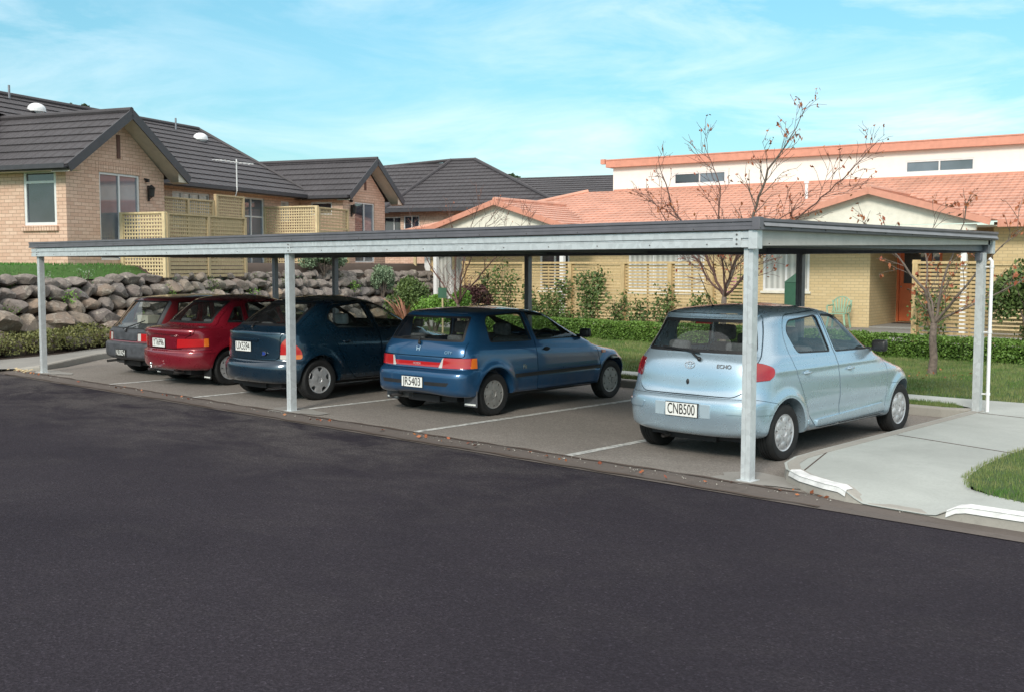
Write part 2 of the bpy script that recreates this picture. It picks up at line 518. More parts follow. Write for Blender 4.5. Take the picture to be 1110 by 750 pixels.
def make_wheel(car, style, x, l, sgn, alloy):
    S = car.S; r = S['rw']; zc = S['zw']; hw = S.get('tw', .17) / 2
    T = Matrix.Translation((x, l - S['L'] / 2, zc))
    if sgn < 0: T = T @ Matrix.Rotation(PI, 4, 'Z')
    T = T @ Matrix.Rotation(random.uniform(0, 6), 4, 'X')
    def put(name, mb, mats, parent, sharp=40):
        me = mb.mesh(name) if isinstance(mb, MB) else mb
        fix(me); me.transform(T)
        me.polygons.foreach_set('use_smooth', [True] * len(me.polygons)); me.set_sharp_from_angle(angle=R(sharp))
        return link_mesh(name, me, parent, mats)
    rr = r * .655
    mb = MB(); mb.lathe([(-hw * .7, rr * .95), (hw * .35, rr * .95), (hw * .35, .05), (-hw * .7, .05)], 32, close=True)
    wheel = put('wheel', mb, M['black'], car.root)
    mb = MB()
    mb.lathe([(-hw * .85, rr * .97), (-hw, rr * 1.15), (-hw * 1.04, r * .84), (-hw * .94, r * .955), (-hw * .78, r), (-hw * .42, r * 1.004), (-hw * .40, r * .985), (-hw * .34, r * .985), (-hw * .32, r * 1.005),
              (-.006, r * 1.006), (-.005, r * .985), (.005, r * .985), (.006, r * 1.006),
              (hw * .32, r * 1.005), (hw * .34, r * .985), (hw * .40, r * .985), (hw * .42, r * 1.004), (hw * .78, r), (hw * .94, r * .955), (hw * 1.0, r * .92), (hw * 1.03, r * .915), (hw * 1.04, r * .84), (hw, rr * 1.15), (hw * .85, rr * .97)], 48, close=True)
    put('tyre', mb, M['rubber'], wheel, 50)
    # wheel cover: a dished disc with holes
    mb = MB(); f = hw * .80
    mb.lathe([(f - .035, .012), (f - .035, rr * 1.0), (f - .002, rr * 1.03), (f + .008, rr * .99), (f + .002, rr * .93), (f + .004, rr * .70), (f + .012, rr * .42), (f + .010, rr * .22), (f + .002, rr * .18), (f + .004, .012)], 48, close=False)
    me = fix(mb.mesh('c'))
    cuts = []
    def slot(a, r0, r1, w0, w1, rd=.006):
        P = [(r0, -w0), (r1, -w1), (r1, w1), (r0, w0)]
        P = round_poly([(p, q) for p, q in P], rd)
        P = [(p * math.cos(a) - q * math.sin(a), p * math.sin(a) + q * math.cos(a)) for p, q in P]
        cuts.append(prism(P, 'x', f - .06, f + .05))
    if style == 'petal':
        for k in range(6): slot(k * PI / 3, rr * .66, rr * .90, .006, .020)
        for k in range(6): slot((k + .5) * PI / 3, rr * .30, rr * .38, .006, .008)
    elif style == 'slots':
        for k in range(8): slot(k * PI / 4, rr * .74, rr * .88, .008, .015)
        for k in range(5): slot(k * PI / 2.5, rr * .26, rr * .36, .009, .009, .008)
    elif style == 'star':
        for k in range(5): slot(k * PI / 2.5, rr * .62, rr * .92, .026, .048, .02)
        for k in range(5): slot((k + .5) * PI / 2.5, rr * .22, rr * .30, .005, .005)
    else:
        for k in range(10): slot(k * PI / 5, rr * .66, rr * .86, .007, .013)
    for c in cuts: me = boolop(me, c, 'DIFFERENCE')
    if style == 'petal':
        mb2 = MB()
        for k in range(6):
            a = (k + .5) * PI / 3
            mb2.sphere((f + .001, rr * .62 * math.cos(a), rr * .62 * math.sin(a)), (.014, rr * .24, rr * .24), 12, 8)
        me = join_meshes([me, mb2.mesh('q')])
    put('wheel_cover', me, [alloy], wheel, 30)

def rbox(mb_list, x0, x1, y0, y1, z0, z1, r=.03, tilt=0):
    mb = MB(); mb.box(x0, x1, y0, y1, z0, z1); me = mb.mesh('b')
    bm = bmesh.new(); bm.from_mesh(me); bmesh.ops.recalc_face_normals(bm, faces=bm.faces)
    bmesh.ops.bevel(bm, geom=list(bm.edges), offset=r, segments=3, profile=.5, affect='EDGES'); bm.to_mesh(me); bm.free()
    if tilt:
        c = Vector(((x0 + x1) / 2, (y0 + y1) / 2, z0))
        me.transform(Matrix.Translation(c) @ Matrix.Rotation(tilt, 4, 'X') @ Matrix.Translation(-c))
    mb_list.append(me)

def build_car(S):
    car = Car(S); root = car.root; Lc = S['L']; W = S['W'] / 2; B = car.B
    paint = S['paint']; c0, c1 = S['cab']
    # ---- hollow shell
    cav = boolop(car.O(-.045), prism([(c0, .62), (c1, .62), (c1, 2), (c0, 2)], 'x', -2, 2), 'INTERSECT')
    shell = boolop(B, cav, 'DIFFERENCE')
    wells = []
    for lc in S['axles']:
        for sg in (1, -1):
            pl = [(lc + S['Ra'] * math.cos(a * PI / 24), S['zw'] + .01 + S['Ra'] * math.sin(a * PI / 24)) for a in range(48)]
            wells.append(prism(pl, 'x', W - .30, W + .3) if sg > 0 else prism(pl, 'x', -W - .3, -W + .30))
    shell = boolop(shell, join_meshes(wells), 'DIFFERENCE')
    # ---- windows
    wins = []
    for w in S['windows']:
        kind = w['kind']; pl = round_poly(w['poly'], w.get('r', .05))
        if kind == 'side':
            for sg in (1, -1): wins.append((w, sg, pl, lambda q, sg=sg: side_pr(q, sg)))
        elif kind == 'rear': wins.append((w, 0, pl, lambda q, w=w: prism([(a, b) for a, b in q], 'y', -.3, w['lim']) ))
        else: wins.append((w, 0, pl, lambda q, w=w: prism(q, 'y', w['lim'], 9)))
    # rear / front polygons are given as (x, z): prism over axis y takes (x, z)
    for w, sg, pl, pr in wins:
        shell = boolop(shell, pr(pl), 'DIFFERENCE')
    mats = [paint, M['trim'], M['cabin']]
    body = shell; door_obj = {}
    for dn, dp in S['doors']:
        q = round_poly(dp, .05)
        for sg in (1, -1):
            d = boolop(shell, side_pr(grow(q, -.005), sg, .45), 'INTERSECT')
            body = boolop(body, side_pr(grow(q, .0045), sg, .44), 'DIFFERENCE')
            door_obj[(dn, sg)] = car.place('door', d, mats)
    tg = None
    if S.get('tailgate'):
        q = round_poly(S['tailgate']['poly'], .04); lim = S['tailgate']['lim']
        d = boolop(body, prism(grow(q, -.0045), 'y', -.3, lim - .005), 'INTERSECT')
        body = boolop(body, prism(grow(q, .004), 'y', -.3, lim), 'DIFFERENCE')
        tgm = S['tailgate'].get('mat', paint)
        tg = car.place('tailgate', d, [tgm, M['trim'], M['cabin']])
        if S['tailgate'].get('label'): tg['label'] = S['tailgate']['label']
    # lamps
    for lp in S['lamps']:
        for sg in (1, -1):
            q = [(v[0] * sg,) + tuple(v[1:]) for v in lp['poly']]; q = round_poly(q, lp.get('r', .02))
            sp_ = round_poly(lp['side'], .05) if 'side' in lp else None
            ax = lp.get('axis', 'y')
            rng = (-.3, lp['lim']) if lp['end'] == 'rear' else (lp['lim'], 9)
            cutp = prism(grow(q, .002), 'y', *rng)
            if sp_: cutp = boolop(cutp, prism(grow(sp_, .002), 'x', -2, 2), 'INTERSECT')
            body = boolop(body, cutp, 'DIFFERENCE')
            if tg is not None and lp.get('cut_tg'): pass
            me = boolop(car.slab(lp.get('t', .004), -.03), prism(grow(q, -.0015), 'y', rng[0], rng[1] - (.002 if lp['end'] == 'rear' else 0)), 'INTERSECT')
            if sp_: me = boolop(me, prism(grow(sp_, -.001), 'x', -2, 2), 'INTERSECT')
            segs = lp.get('segs', [])
            base = None; rest = me
            outs = []
            for mname, sp in segs:
                pz = prism([(a * sg, b) for a, b in sp], 'y', *rng)
                outs.append((mname, boolop(me, pz, 'INTERSECT')))
                rest = boolop(rest, pz, 'DIFFERENCE')
            base = car.place(lp['name'], rest, [M[lp['mat']], M['trim'], M['trim']], tol=.02)
            for mname, mm in outs:
                if base is not None: car.place('lens', mm, [M[mname], M['trim'], M['trim']], base, tol=.02)
    # bumpers
    for bp in S['bumpers']:
        q = bp['poly']
        me = boolop(body, prism(grow(q, -.002), 'x', -2, 2), 'INTERSECT')
        body = boolop(body, prism(grow(q, .002), 'x', -2, 2), 'DIFFERENCE')
        bo = car.place(bp['name'], me, [bp.get('mat', paint), M['trim'], M['trim']])
        if bp.get('label') and bo: bo['label'] = bp['label']
        if bp['name'] == 'rear_bumper': rb = bo
    car.place('body', body, mats)
    # glass and seals
    for w, sg, pl, pr in wins:
        g = boolop(car.slab(-.010, -.015), pr(grow(pl, .004)), 'INTERSECT')
        nm = {'side': 'side_window', 'rear': 'rear_window', 'front': 'windscreen'}[w['kind']]
        par = door_obj.get((w.get('door'), sg)) or (tg if (w['kind'] == 'rear' and tg is not None) else None)
        go = car.place(nm, g, [M['car_glass']] * 3, par, tol=.03)
        if go is not None:
            bm = bmesh.new(); bm.from_mesh(go.data)      # a single sheet: the pane's outer face
            bmesh.ops.delete(bm, geom=[f for f in bm.faces if f.material_index != 0 or car.inner(f, Lc)], context='FACES'); bm.to_mesh(go.data); bm.free()
        ring = boolop(car.slab(-.004, -.016), pr(grow(pl, .003)), 'INTERSECT')
        ring = boolop(ring, pr(grow(pl, -w.get('seal', .016))), 'DIFFERENCE')
        if go is not None and par is None: car.place('seal', ring, [M['trim']] * 3, go, tol=.03)
        elif par is not None: car.place('window_seal', ring, [M['trim']] * 3, par, tol=.03)
    # appliques
    for ap in S.get('appliques', []):
        for sg in ((1, -1) if ap['axis'] == 'x' else (1,)):
            lo, hi = ap['rng']
            if ap['axis'] == 'x' and sg < 0: lo, hi = -hi, -lo
            par = door_obj.get((ap.get('door'), sg)) if ap.get('door') else (tg if ap.get('tg') else None)
            q = round_poly(ap['poly'], ap.get('r', .01)) if ap.get('r', .01) > 0 else ap['poly']
            o = car.applique(ap['name'], q, ap['axis'], lo, hi, ap['t'], ap.get('mat') or paint, par)
    # wheels
    for lc in S['axles']:
        for sg in (1, -1):
            make_wheel(car, S['wheel'], sg * (W - S.get('tw', .17) / 2 - .035), lc, sg, S.get('alloy', M['alloy']))
    # handles
    for (dn, l, z) in S['handles']:
        for sg in (1, -1):
            q, n = car.hit(0, l, z, '-x' if sg > 0 else '+x')
            mb = MB(); x = q.x
            mb.smooth = True
            mb.sphere((x + sg * .001, l, z), (.006, .062, .030), 16, 8)
            mb.build('handle_recess', M['trim'] if S.get('dark_handles') else paint, door_obj.get((dn, sg)) or root)
            mb = MB(); mb.tube([(x + sg * .008, l - .06, z + .004), (x + sg * .026, l - .045, z + .007), (x + sg * .028, l + .03, z + .007), (x + sg * .008, l + .055, z + .004)], [.008, .011, .011, .008], 8)
            mb.build('handle', M['black'] if S.get('dark_handles') else paint, door_obj.get((dn, sg)) or root, sharp=50)
    # mirrors
    l, z = S['mirror']
    for sg in (1, -1):
        q, n = car.hit(0, l, z - .03, '-x' if sg > 0 else '+x'); x = q.x
        par = door_obj.get(('front', sg)) or root
        ms = []
        a, b = sorted((x + sg * .05, x + sg * .21))
        rbox(ms, a, b, l - .045, l + .045, z - .055, z + .065, .032)
        a, b = sorted((x - sg * .03, x + sg * .07))
        rbox(ms, a, b, l - .02, l + .04, z - .05, z - .015, .012)
        me = join_meshes(ms); me.polygons.foreach_set('use_smooth', [True] * len(me.polygons)); me.set_sharp_from_angle(angle=R(50))
        me.transform(Matrix.Translation((0, -Lc / 2, 0)))
        mo = link_mesh('door_mirror', me, par, S.get('mirror_mat', M['black']))
    # cabin
    s0 = S['seats']
    for sx in (.36, -.36):
        ms = []
        rbox(ms, sx - .24, sx + .24, s0['f'] - .05, s0['f'] + .48, .42, .60, .05)
        rbox(ms, sx - .23, sx + .23, s0['f'] - .16, s0['f'] - .02, .55, s0['h'] - .16, .05, .12)
        rbox(ms, sx - .12, sx + .12, s0['f'] - .27, s0['f'] - .18, s0['h'] - .13, s0['h'] + .03, .035, .05)
        me = join_meshes(ms); me.polygons.foreach_set('use_smooth', [True] * len(me.polygons)); me.set_sharp_from_angle(angle=R(50))
        me.transform(Matrix.Translation((0, -Lc / 2, 0)))
        link_mesh('front_seat', me, root, s0.get('fmat', M['seat']))
    ms = []
    rbox(ms, -W + .18, W - .18, s0['r'], s0['r'] + .45, .42, .58, .05)
    rbox(ms, -W + .2, W - .2, s0['r'] - .14, s0['r'], .5, s0['h'] - .24, .05, .14)
    for sx in (.33, -.33): rbox(ms, sx - .12, sx + .12, s0['r'] - .22, s0['r'] - .14, s0['h'] - .24, s0['h'] - .09, .035)
    me = join_meshes(ms); me.polygons.foreach_set('use_smooth', [True] * len(me.polygons)); me.set_sharp_from_angle(angle=R(50))
    me.transform(Matrix.Translation((0, -Lc / 2, 0)))
    link_mesh('rear_seat', me, root, M['seat'])
    ms = []
    rbox(ms, -W + .12, W - .12, c1 - .50, c1 - .05, .6, s0['dash'], .05)
    rbox(ms, .20, .52, c1 - .60, c1 - .35, s0['dash'] - .06, s0['dash'] + .05, .04)
    me = join_meshes(ms); me.transform(Matrix.Translation((0, -Lc / 2, 0))); link_mesh('dashboard', me, root, M['seat'])
    mb = MB(); cc = Vector((.36, c1 - .66, s0['dash'] - .03)); pts = []
    for k in range(25):
        a = 2 * PI * k / 24; pts.append(cc + Vector((.18 * math.cos(a), .18 * math.sin(a) * math.sin(R(25)), .18 * math.sin(a) * math.cos(R(25)))))
    mb.tube(pts, .013, 8, cap=False); mb.bar(cc + Vector((-.17, 0, 0)), cc + Vector((.17, 0, 0)), .04, .02); mb.build('steering_wheel', M['black'], root, sharp=60)
    if S.get('shelf'):
        mb = MB(); a, b, zz = S['shelf']; mb.box(-W + .2, W - .2, a, b, zz - .02, zz); mb.build('parcel_shelf', S.get('shelf_mat', M['seat']), root)
    # number plate
    p = S['plate']; q, n = car.hit(p['x'], 0, p['z'], '+y')
    q0, _ = car.hit(p['x'] - .16, 0, p['z'], '+y'); q2, _ = car.hit(p['x'] + .16, 0, p['z'], '+y')
    yy = min(q.y, q0.y, q2.y) - .004 + p.get('in', 0)
    hw_, hh = p.get('w', .36) / 2, p.get('h', .125) / 2
    T = Matrix.Translation((p['x'], yy, p['z'])) @ Matrix.Rotation(p.get('tilt', 0), 4, 'X')
    mb = MB(); mb.t = lambda v: T @ Vector(v)
    mb.box(-hw_ - .006, hw_ + .006, -.006, .02, -hh - .006, hh + .006); pr = mb.build('number_plate', M['plate_black'], tg if p.get('tg') and tg else root, bevel=.003)
    if p['style'] == 'white':
        mb = MB(); mb.t = lambda v: T @ Vector(v)
        mb.box(-hw_, hw_, -.0085, -.005, -hh, hh); mb.build('plate_face', M['plate_white'], pr)
        tm = M['plate_black']
    else: tm = M['plate_white']
    tx = text_mesh(p['text'], hh * 2 * 1.02, .001)
    xs = [v.co.x for v in tx.vertices]; sw = (hw_ * 2 * .86) / (max(xs) - min(xs))
    tx.transform(Matrix.Translation((0, -Lc / 2, 0)) @ T @ Matrix.Translation((0, -.0105, 0)) @ Matrix.Rotation(PI / 2, 4, 'X') @ Matrix.Diagonal((sw, 1.12, 1, 1)))
    link_mesh('plate_lettering', tx, pr, tm)
    # lettering badges
    for (txt, x, z, size, mat, ax) in S.get('badges', []):
        me = text_mesh(txt, size, .002)
        if ax == 'rear':
            q, n = car.hit(x, 0, z, '+y'); tilt = math.atan2(-n.z, -n.y) if n.y < 0 else 0
            T2 = Matrix.Translation((x, q.y - .006, z)) @ Matrix.Rotation(math.atan2(n.x, -n.y), 4, 'Z') @ Matrix.Rotation(PI / 2 - math.atan2(n.z, -n.y), 4, 'X')
            par = tg or root
        else:
            q, n = car.hit(0, x, z, '-x'); T2 = Matrix.Translation((q.x + .003, x, z)) @ Matrix.Rotation(PI / 2, 4, 'Z') @ Matrix.Rotation(PI / 2, 4, 'X'); par = root
        me.transform(Matrix.Translation((0, -Lc / 2, 0)) @ T2)
        link_mesh('badge_lettering', me, par, mat)
    if S.get('emblem'):
        x, z, kind = S['emblem']; q, n = car.hit(x, 0, z, '+y')
        T2 = Matrix.Translation((x, q.y - .002, z)) @ Matrix.Rotation(-math.atan2(n.z, -n.y), 4, 'X')
        mb = MB(); mb.t = lambda v: T2 @ Vector(v)
        def ell(rx, rz, cz=0, r=.004):
            mb.tube([(rx * math.cos(2 * PI * k / 24), -.002, cz + rz * math.sin(2 * PI * k / 24)) for k in range(25)], r, 6, cap=False)
        if kind == 'rings': ell(.055, .036); ell(.018, .034); ell(.036, .013, .018)
        elif kind == 'h':
            mb.bar((-.022, -.003, -.025), (-.03, -.003, .03), .012, .006); mb.bar((.022, -.003, -.025), (.03, -.003, .03), .012, .006); mb.bar((-.022, -.003, 0), (.022, -.003, 0), .006, .012)
        elif kind == 'oval': ell(.06, .027)
        mb.build('emblem', M['chrome'], tg or root, sharp=60)
        if kind == 'oval':
            mb = MB(); mb.t = lambda v: T2 @ Vector(v); mb.lathe([(-.003, .001), (-.003, 1), (.004, 1)], 24, 'y'); 
            mb.v = [tuple(T2 @ Vector(((T2.inverted() @ Vector(v)).x * .056, (T2.inverted() @ Vector(v)).y, (T2.inverted() @ Vector(v)).z * .023))) for v in mb.v]
            mb.build('emblem_field', M['badge_blue'], tg or root)
    # rear wiper
    if S.get('wiper'):
        (xa, za), (xb, zb), (xc, zc) = S['wiper']
        pa = car.hit(xa, 0, za, '+y')[0] + Vector((0, -.02, 0)); pb = car.hit(xb, 0, zb, '+y')[0] + Vector((0, -.025, 0)); pc = car.hit(xc, 0, zc, '+y')[0] + Vector((0, -.018, 0))
        mb = MB(); mb.sphere(pa, .022, 10, 6); mb.tube([pa, pa.lerp(pb, .5) + Vector((0, -.01, 0)), pb], [.014, .010, .007], 8); mb.tube([pb, (pb + pc) / 2, pc], .007, 6)
        mb.tube([pb - (pc - pb) * .3, pc], .009, 6)
        mb.build('rear_wiper', M['black'], tg or root, sharp=50)
    if S.get('aerial'):
        x, l, lean, ln = S['aerial']; q, n = car.hit(x, l, 0, '-z')
        mb = MB(); mb.sphere(q, (.02, .03, .018), 10, 6); mb.tube([q, q + Vector((0, -math.sin(lean) * ln, math.cos(lean) * ln))], [.005, .0025], 6); mb.build('aerial', M['black'], root, sharp=60)
    for (x, w_, h0, h1) in S.get('mudflaps', []):
        for sg in (1, -1):
            lc = S['axles'][0] - S['Ra'] - .0
            mb = MB(); a, b = sorted((sg * x, sg * (x + w_))); mb.box(a, b, lc - .03, lc - .012, h0, h1)
            mf = mb.build('mudflap', S.get('flap_mat', M['black']), root, bevel=.006)
            mb = MB(); mb.box(a + .02, b - .02, lc - .034, lc - .029, h0 + .02, h0 + .04); mb.build('reflector_strip', M['plate_white'], mf)
    if S.get('exhaust'):
        x, z, l = S['exhaust']; mb = MB(); mb.tube([(x, l, z), (x, l + .25, z + .01), (x + .05, l + .5, z + .04)], .022, 10, cap=False)
        mb.box(x - .05, x + .2, l + .2, l + .42, z - .03, z + .08); mb.build('exhaust_pipe', M['steel_dull'], root, sharp=40)
    if S.get('towbar'):
        x, z = S['towbar']; mb = MB(); mb.smooth = True; mb.sphere((x, -.10, z + .085), .026, 12, 8); mb.tube([(x, -.10, z + .06), (x, -.10, z + .02)], .013, 8); mb.smooth = False
        mb.box(x - .035, x + .035, -.14, .12, z - .005, z + .02); mb.box(-.35, .35, .08, .14, z - .02, z + .03); mb.build('towbar', M['chrome'] if S.get('towchrome') else M['black'], root)
    # floor pan, axle and springs under the car
    mb = MB(); mb.box(-W + .28, W - .28, .25, Lc - .3, .19, .27)
    mb.tube([(-W + .1, S['axles'][0], S['zw']), (W - .1, S['axles'][0], S['zw'])], .03, 8); mb.tube([(-W + .1, S['axles'][1], S['zw']), (W - .1, S['axles'][1], S['zw'])], .03, 8)
    mb.box(-.3, .25, .22, .55, .17, .25); mb.build('underbody', M['trim'], root)
    if S.get('extra'): S['extra'](car, root, tg)
    return car
# loop: rear l, rear z, front l, front z, half width, side z rear, side z front, rear corner, front corner, exponents
CARS = []
def yaris():
    Lc = 3.64
    lp = [(.16, .23, 3.50, .20, .66, .23, .20, .45, .5, 2.6, 2.6),
          (.06, .25, 3.58, .24, .755, .245, .24, .5, .6, 2.6, 2.5),
          (.015, .30, 3.63, .32, .785, .30, .32, .42, .62, 3.1, 2.4),
          (.0, .44, 3.64, .45, .795, .44, .45, .42, .65, 3.2, 2.4),
          (.015, .565, 3.62, .57, .80, .57, .58, .42, .68, 3.2, 2.4),
          (.05, .61, 3.57, .66, .80, .62, .66, .42, .75, 3.2, 2.3),
          (.085, .66, 3.50, .72, .797, .70, .71, .42, .82, 3.2, 2.2),
          (.105, .80, 3.30, .80, .785, .83, .765, .42, .95, 3.2, 2.1),
          (.14, .93, 3.02, .885, .765, .93, .855, .42, .95, 3.2, 2.1),
          (.175, .99, 2.74, .965, .742, .985, .93, .42, .75, 3.2, 2.2),
          (.19, 1.01, 2.66, 1.0, .728, 1.01, .965, .42, .62, 3.2, 2.3),
          (.30, 1.27, 2.22, 1.26, .648, 1.25, 1.24, .45, .52, 2.8, 2.4),
          (.345, 1.345, 2.05, 1.355, .618, 1.335, 1.33, .42, .48, 2.8, 2.5),
          (.37, 1.40, 1.90, 1.405, .585, 1.385, 1.38, .42, .45, 2.7, 2.5),
          (.47, 1.437, 1.72, 1.443, .50, 1.42, 1.42, .40, .4, 2.6, 2.4),
          (.75, 1.462, 1.50, 1.462, .32, 1.45, 1.448, .3, .3, 2.4, 2.4),
          (.95, 1.468, 1.30, 1.468, .12, 1.462, 1.462, .1, .1, 2.2, 2.2)]
    def disp(x, l, z, sw):
        # bumper shelf, body side crease, rear bumper chin
        x = x + sw * .007 * np.exp(-((z - .86) / .025) ** 2) * ((l > .4) & (l < 3.0))
        x = x - sw * .010 * np.exp(-((z - .44) / .06) ** 2) * sstep((l - .95) / .1) * sstep((2.75 - l) / .1)
        return x, l, z
    S = dict(name='hatchback', label='pale ice blue five door hatchback in the right end bay, nearest the camera',
             loc=(-5.985, 8.70 + Lc / 2, 0), rz=R(0), L=Lc, W=1.60, loops=lp, disp=disp, axles=(.61, 3.13), zw=.272, rw=.272, Ra=.325, tw=.165, flare=.022,
             cab=(.13, 2.75), paint=car_paint('pale_ice_blue_paint', (.40, .51, .60), .62, .30, .22),
             windows=[dict(kind='side', door='rear', poly=[(.90, 1.005), (.77, 1.22, .1), (.86, 1.325, .08), (1.44, 1.36, .04), (1.56, .985)], r=.05),
                      dict(kind='side', door='front', poly=[(1.655, .98), (1.525, 1.365, .04), (1.90, 1.345, .1), (2.28, 1.15, .1), (2.47, .985, .05), (2.44, .968)], r=.03),
                      dict(kind='rear', poly=[(-.625, 1.02), (-.515, 1.335), (.515, 1.335), (.625, 1.02)], lim=.75, r=.06, seal=.03),
                      dict(kind='front', poly=[(-.60, 1.01), (-.50, 1.345), (.50, 1.345), (.60, 1.01)], lim=1.85, r=.05, seal=.03)],
             doors=[('rear', [(1.02, .40), (.76, .88, .15), (.70, 1.20, .1), (.80, 1.372, .08), (1.485, 1.398, .02), (1.62, .97, .03), (1.645, .26), (1.18, .26, .12)]),
                    ('front', [(1.653, .26), (1.628, .97, .03), (1.494, 1.398, .02), (1.95, 1.385, .15), (2.37, 1.16, .1), (2.64, .945, .05), (2.735, .80, .08), (2.72, .42, .1), (2.66, .26)])],
             tailgate=dict(poly=[(-.50, .625), (-.60, .68, .05), (-.66, .98), (-.54, 1.385, .06), (.54, 1.385, .06), (.66, .98), (.60, .68, .05), (.50, .625)], lim=.62),
             lamps=[dict(name='tail_light', end='rear', mat='red_lens', poly=[(.56, .945, .03), (.80, .96), (.85, .90), (.83, .80, .05), (.58, .765, .03)], lim=.55, r=.03, t=.007, side=[(-.3, .752), (.27, .757), (.40, .83), (.41, .90), (.29, .95), (-.3, .955)],
                         segs=[('dark_red_lens', [(.5, .7), (.645, .7), (.645, 1.05), (.5, 1.05)])]),
                    dict(name='headlight', end='front', mat='head_lens', poly=[(.30, .60), (.38, .74, .04), (.72, .80, .04), (.80, .70), (.60, .58)], lim=2.95, r=.03, t=.003)],
             bumpers=[dict(name='rear_bumper', poly=[(-.2, .1), (.5, .1), (.5, .49), (.40, .572), (.2, .612), (-.2, .612)]), dict(name='front_bumper', poly=[(2.75, .1), (4, .1), (4, .58), (2.82, .58), (2.80, .30)])],
             appliques=[dict(name='sill_moulding', axis='x', rng=(.4, 2), t=.022, poly=[(1.16, .275), (1.17, .345), (2.62, .385), (2.66, .33), (2.64, .30)], r=.015),
                        dict(name='bumper_strip', axis='y', rng=(-.3, .33), t=.012, poly=[(-.85, .475), (-.85, .535), (-.46, .535), (-.48, .475)], r=.01),
                        dict(name='bumper_strip', axis='y', rng=(-.3, .33), t=.012, poly=[(.85, .475), (.85, .535), (.46, .535), (.48, .475)], r=.01),
                        dict(name='spoiler_lip', axis='y', rng=(-.3, .6), t=.012, poly=[(-.50, 1.352), (-.53, 1.383), (.53, 1.383), (.50, 1.352)], r=.01, tg=True)],
             handles=[('rear', .98, .815), ('front', 1.87, .80)], mirror=(2.46, 1.0), mirror_mat=M['black'], wheel='petal',
             seats=dict(f=1.55, r=.62, h=1.20, dash=.93), shelf=(.22, .6, .94), shelf_mat=M['seatlight'],
             plate=dict(x=.0, z=.485, text='CNB500', style='white', w=.36, h=.125, tg=False), badges=[('ECHO', .375, .905, .055, M['steel_dull'], 'rear')],
             emblem=(0, .905, 'rings'), wiper=((.10, .965), (-.02, 1.03), (-.38, 1.06)), aerial=(.0, .52, R(38), .42), exhaust=(-.30, .19, .12))
    def extra(car, root, tg):
        # plate recess wings and the lock knob
        for x in (-.255, .255):
            q, n = car.hit(x, 0, .485, '+y'); mb = MB(); mb.box(x - .055, x + .055, q.y - .004, q.y + .02, .42, .55); mb.build('plate_side_panel', paint2, root, bevel=.003)
        q, n = car.hit(0, 0, .74, '+y'); mb = MB(); mb.smooth = True; mb.sphere((0, q.y, .745), (.018, .01, .028), 10, 6); mb.build('lock', M['black'], tg)
        q, n = car.hit(0, 0, 1.31, '+y'); mb = MB(); mb.box(-.09, .09, q.y + .03, q.y + .06, 1.285, 1.31); mb.build('high_brake_light', M['red_lens'], tg)
    paint2 = car_paint('pale_ice_blue_wing_panel', (.46, .56, .63), .4, .4, .15)
    S['extra'] = extra
    return S

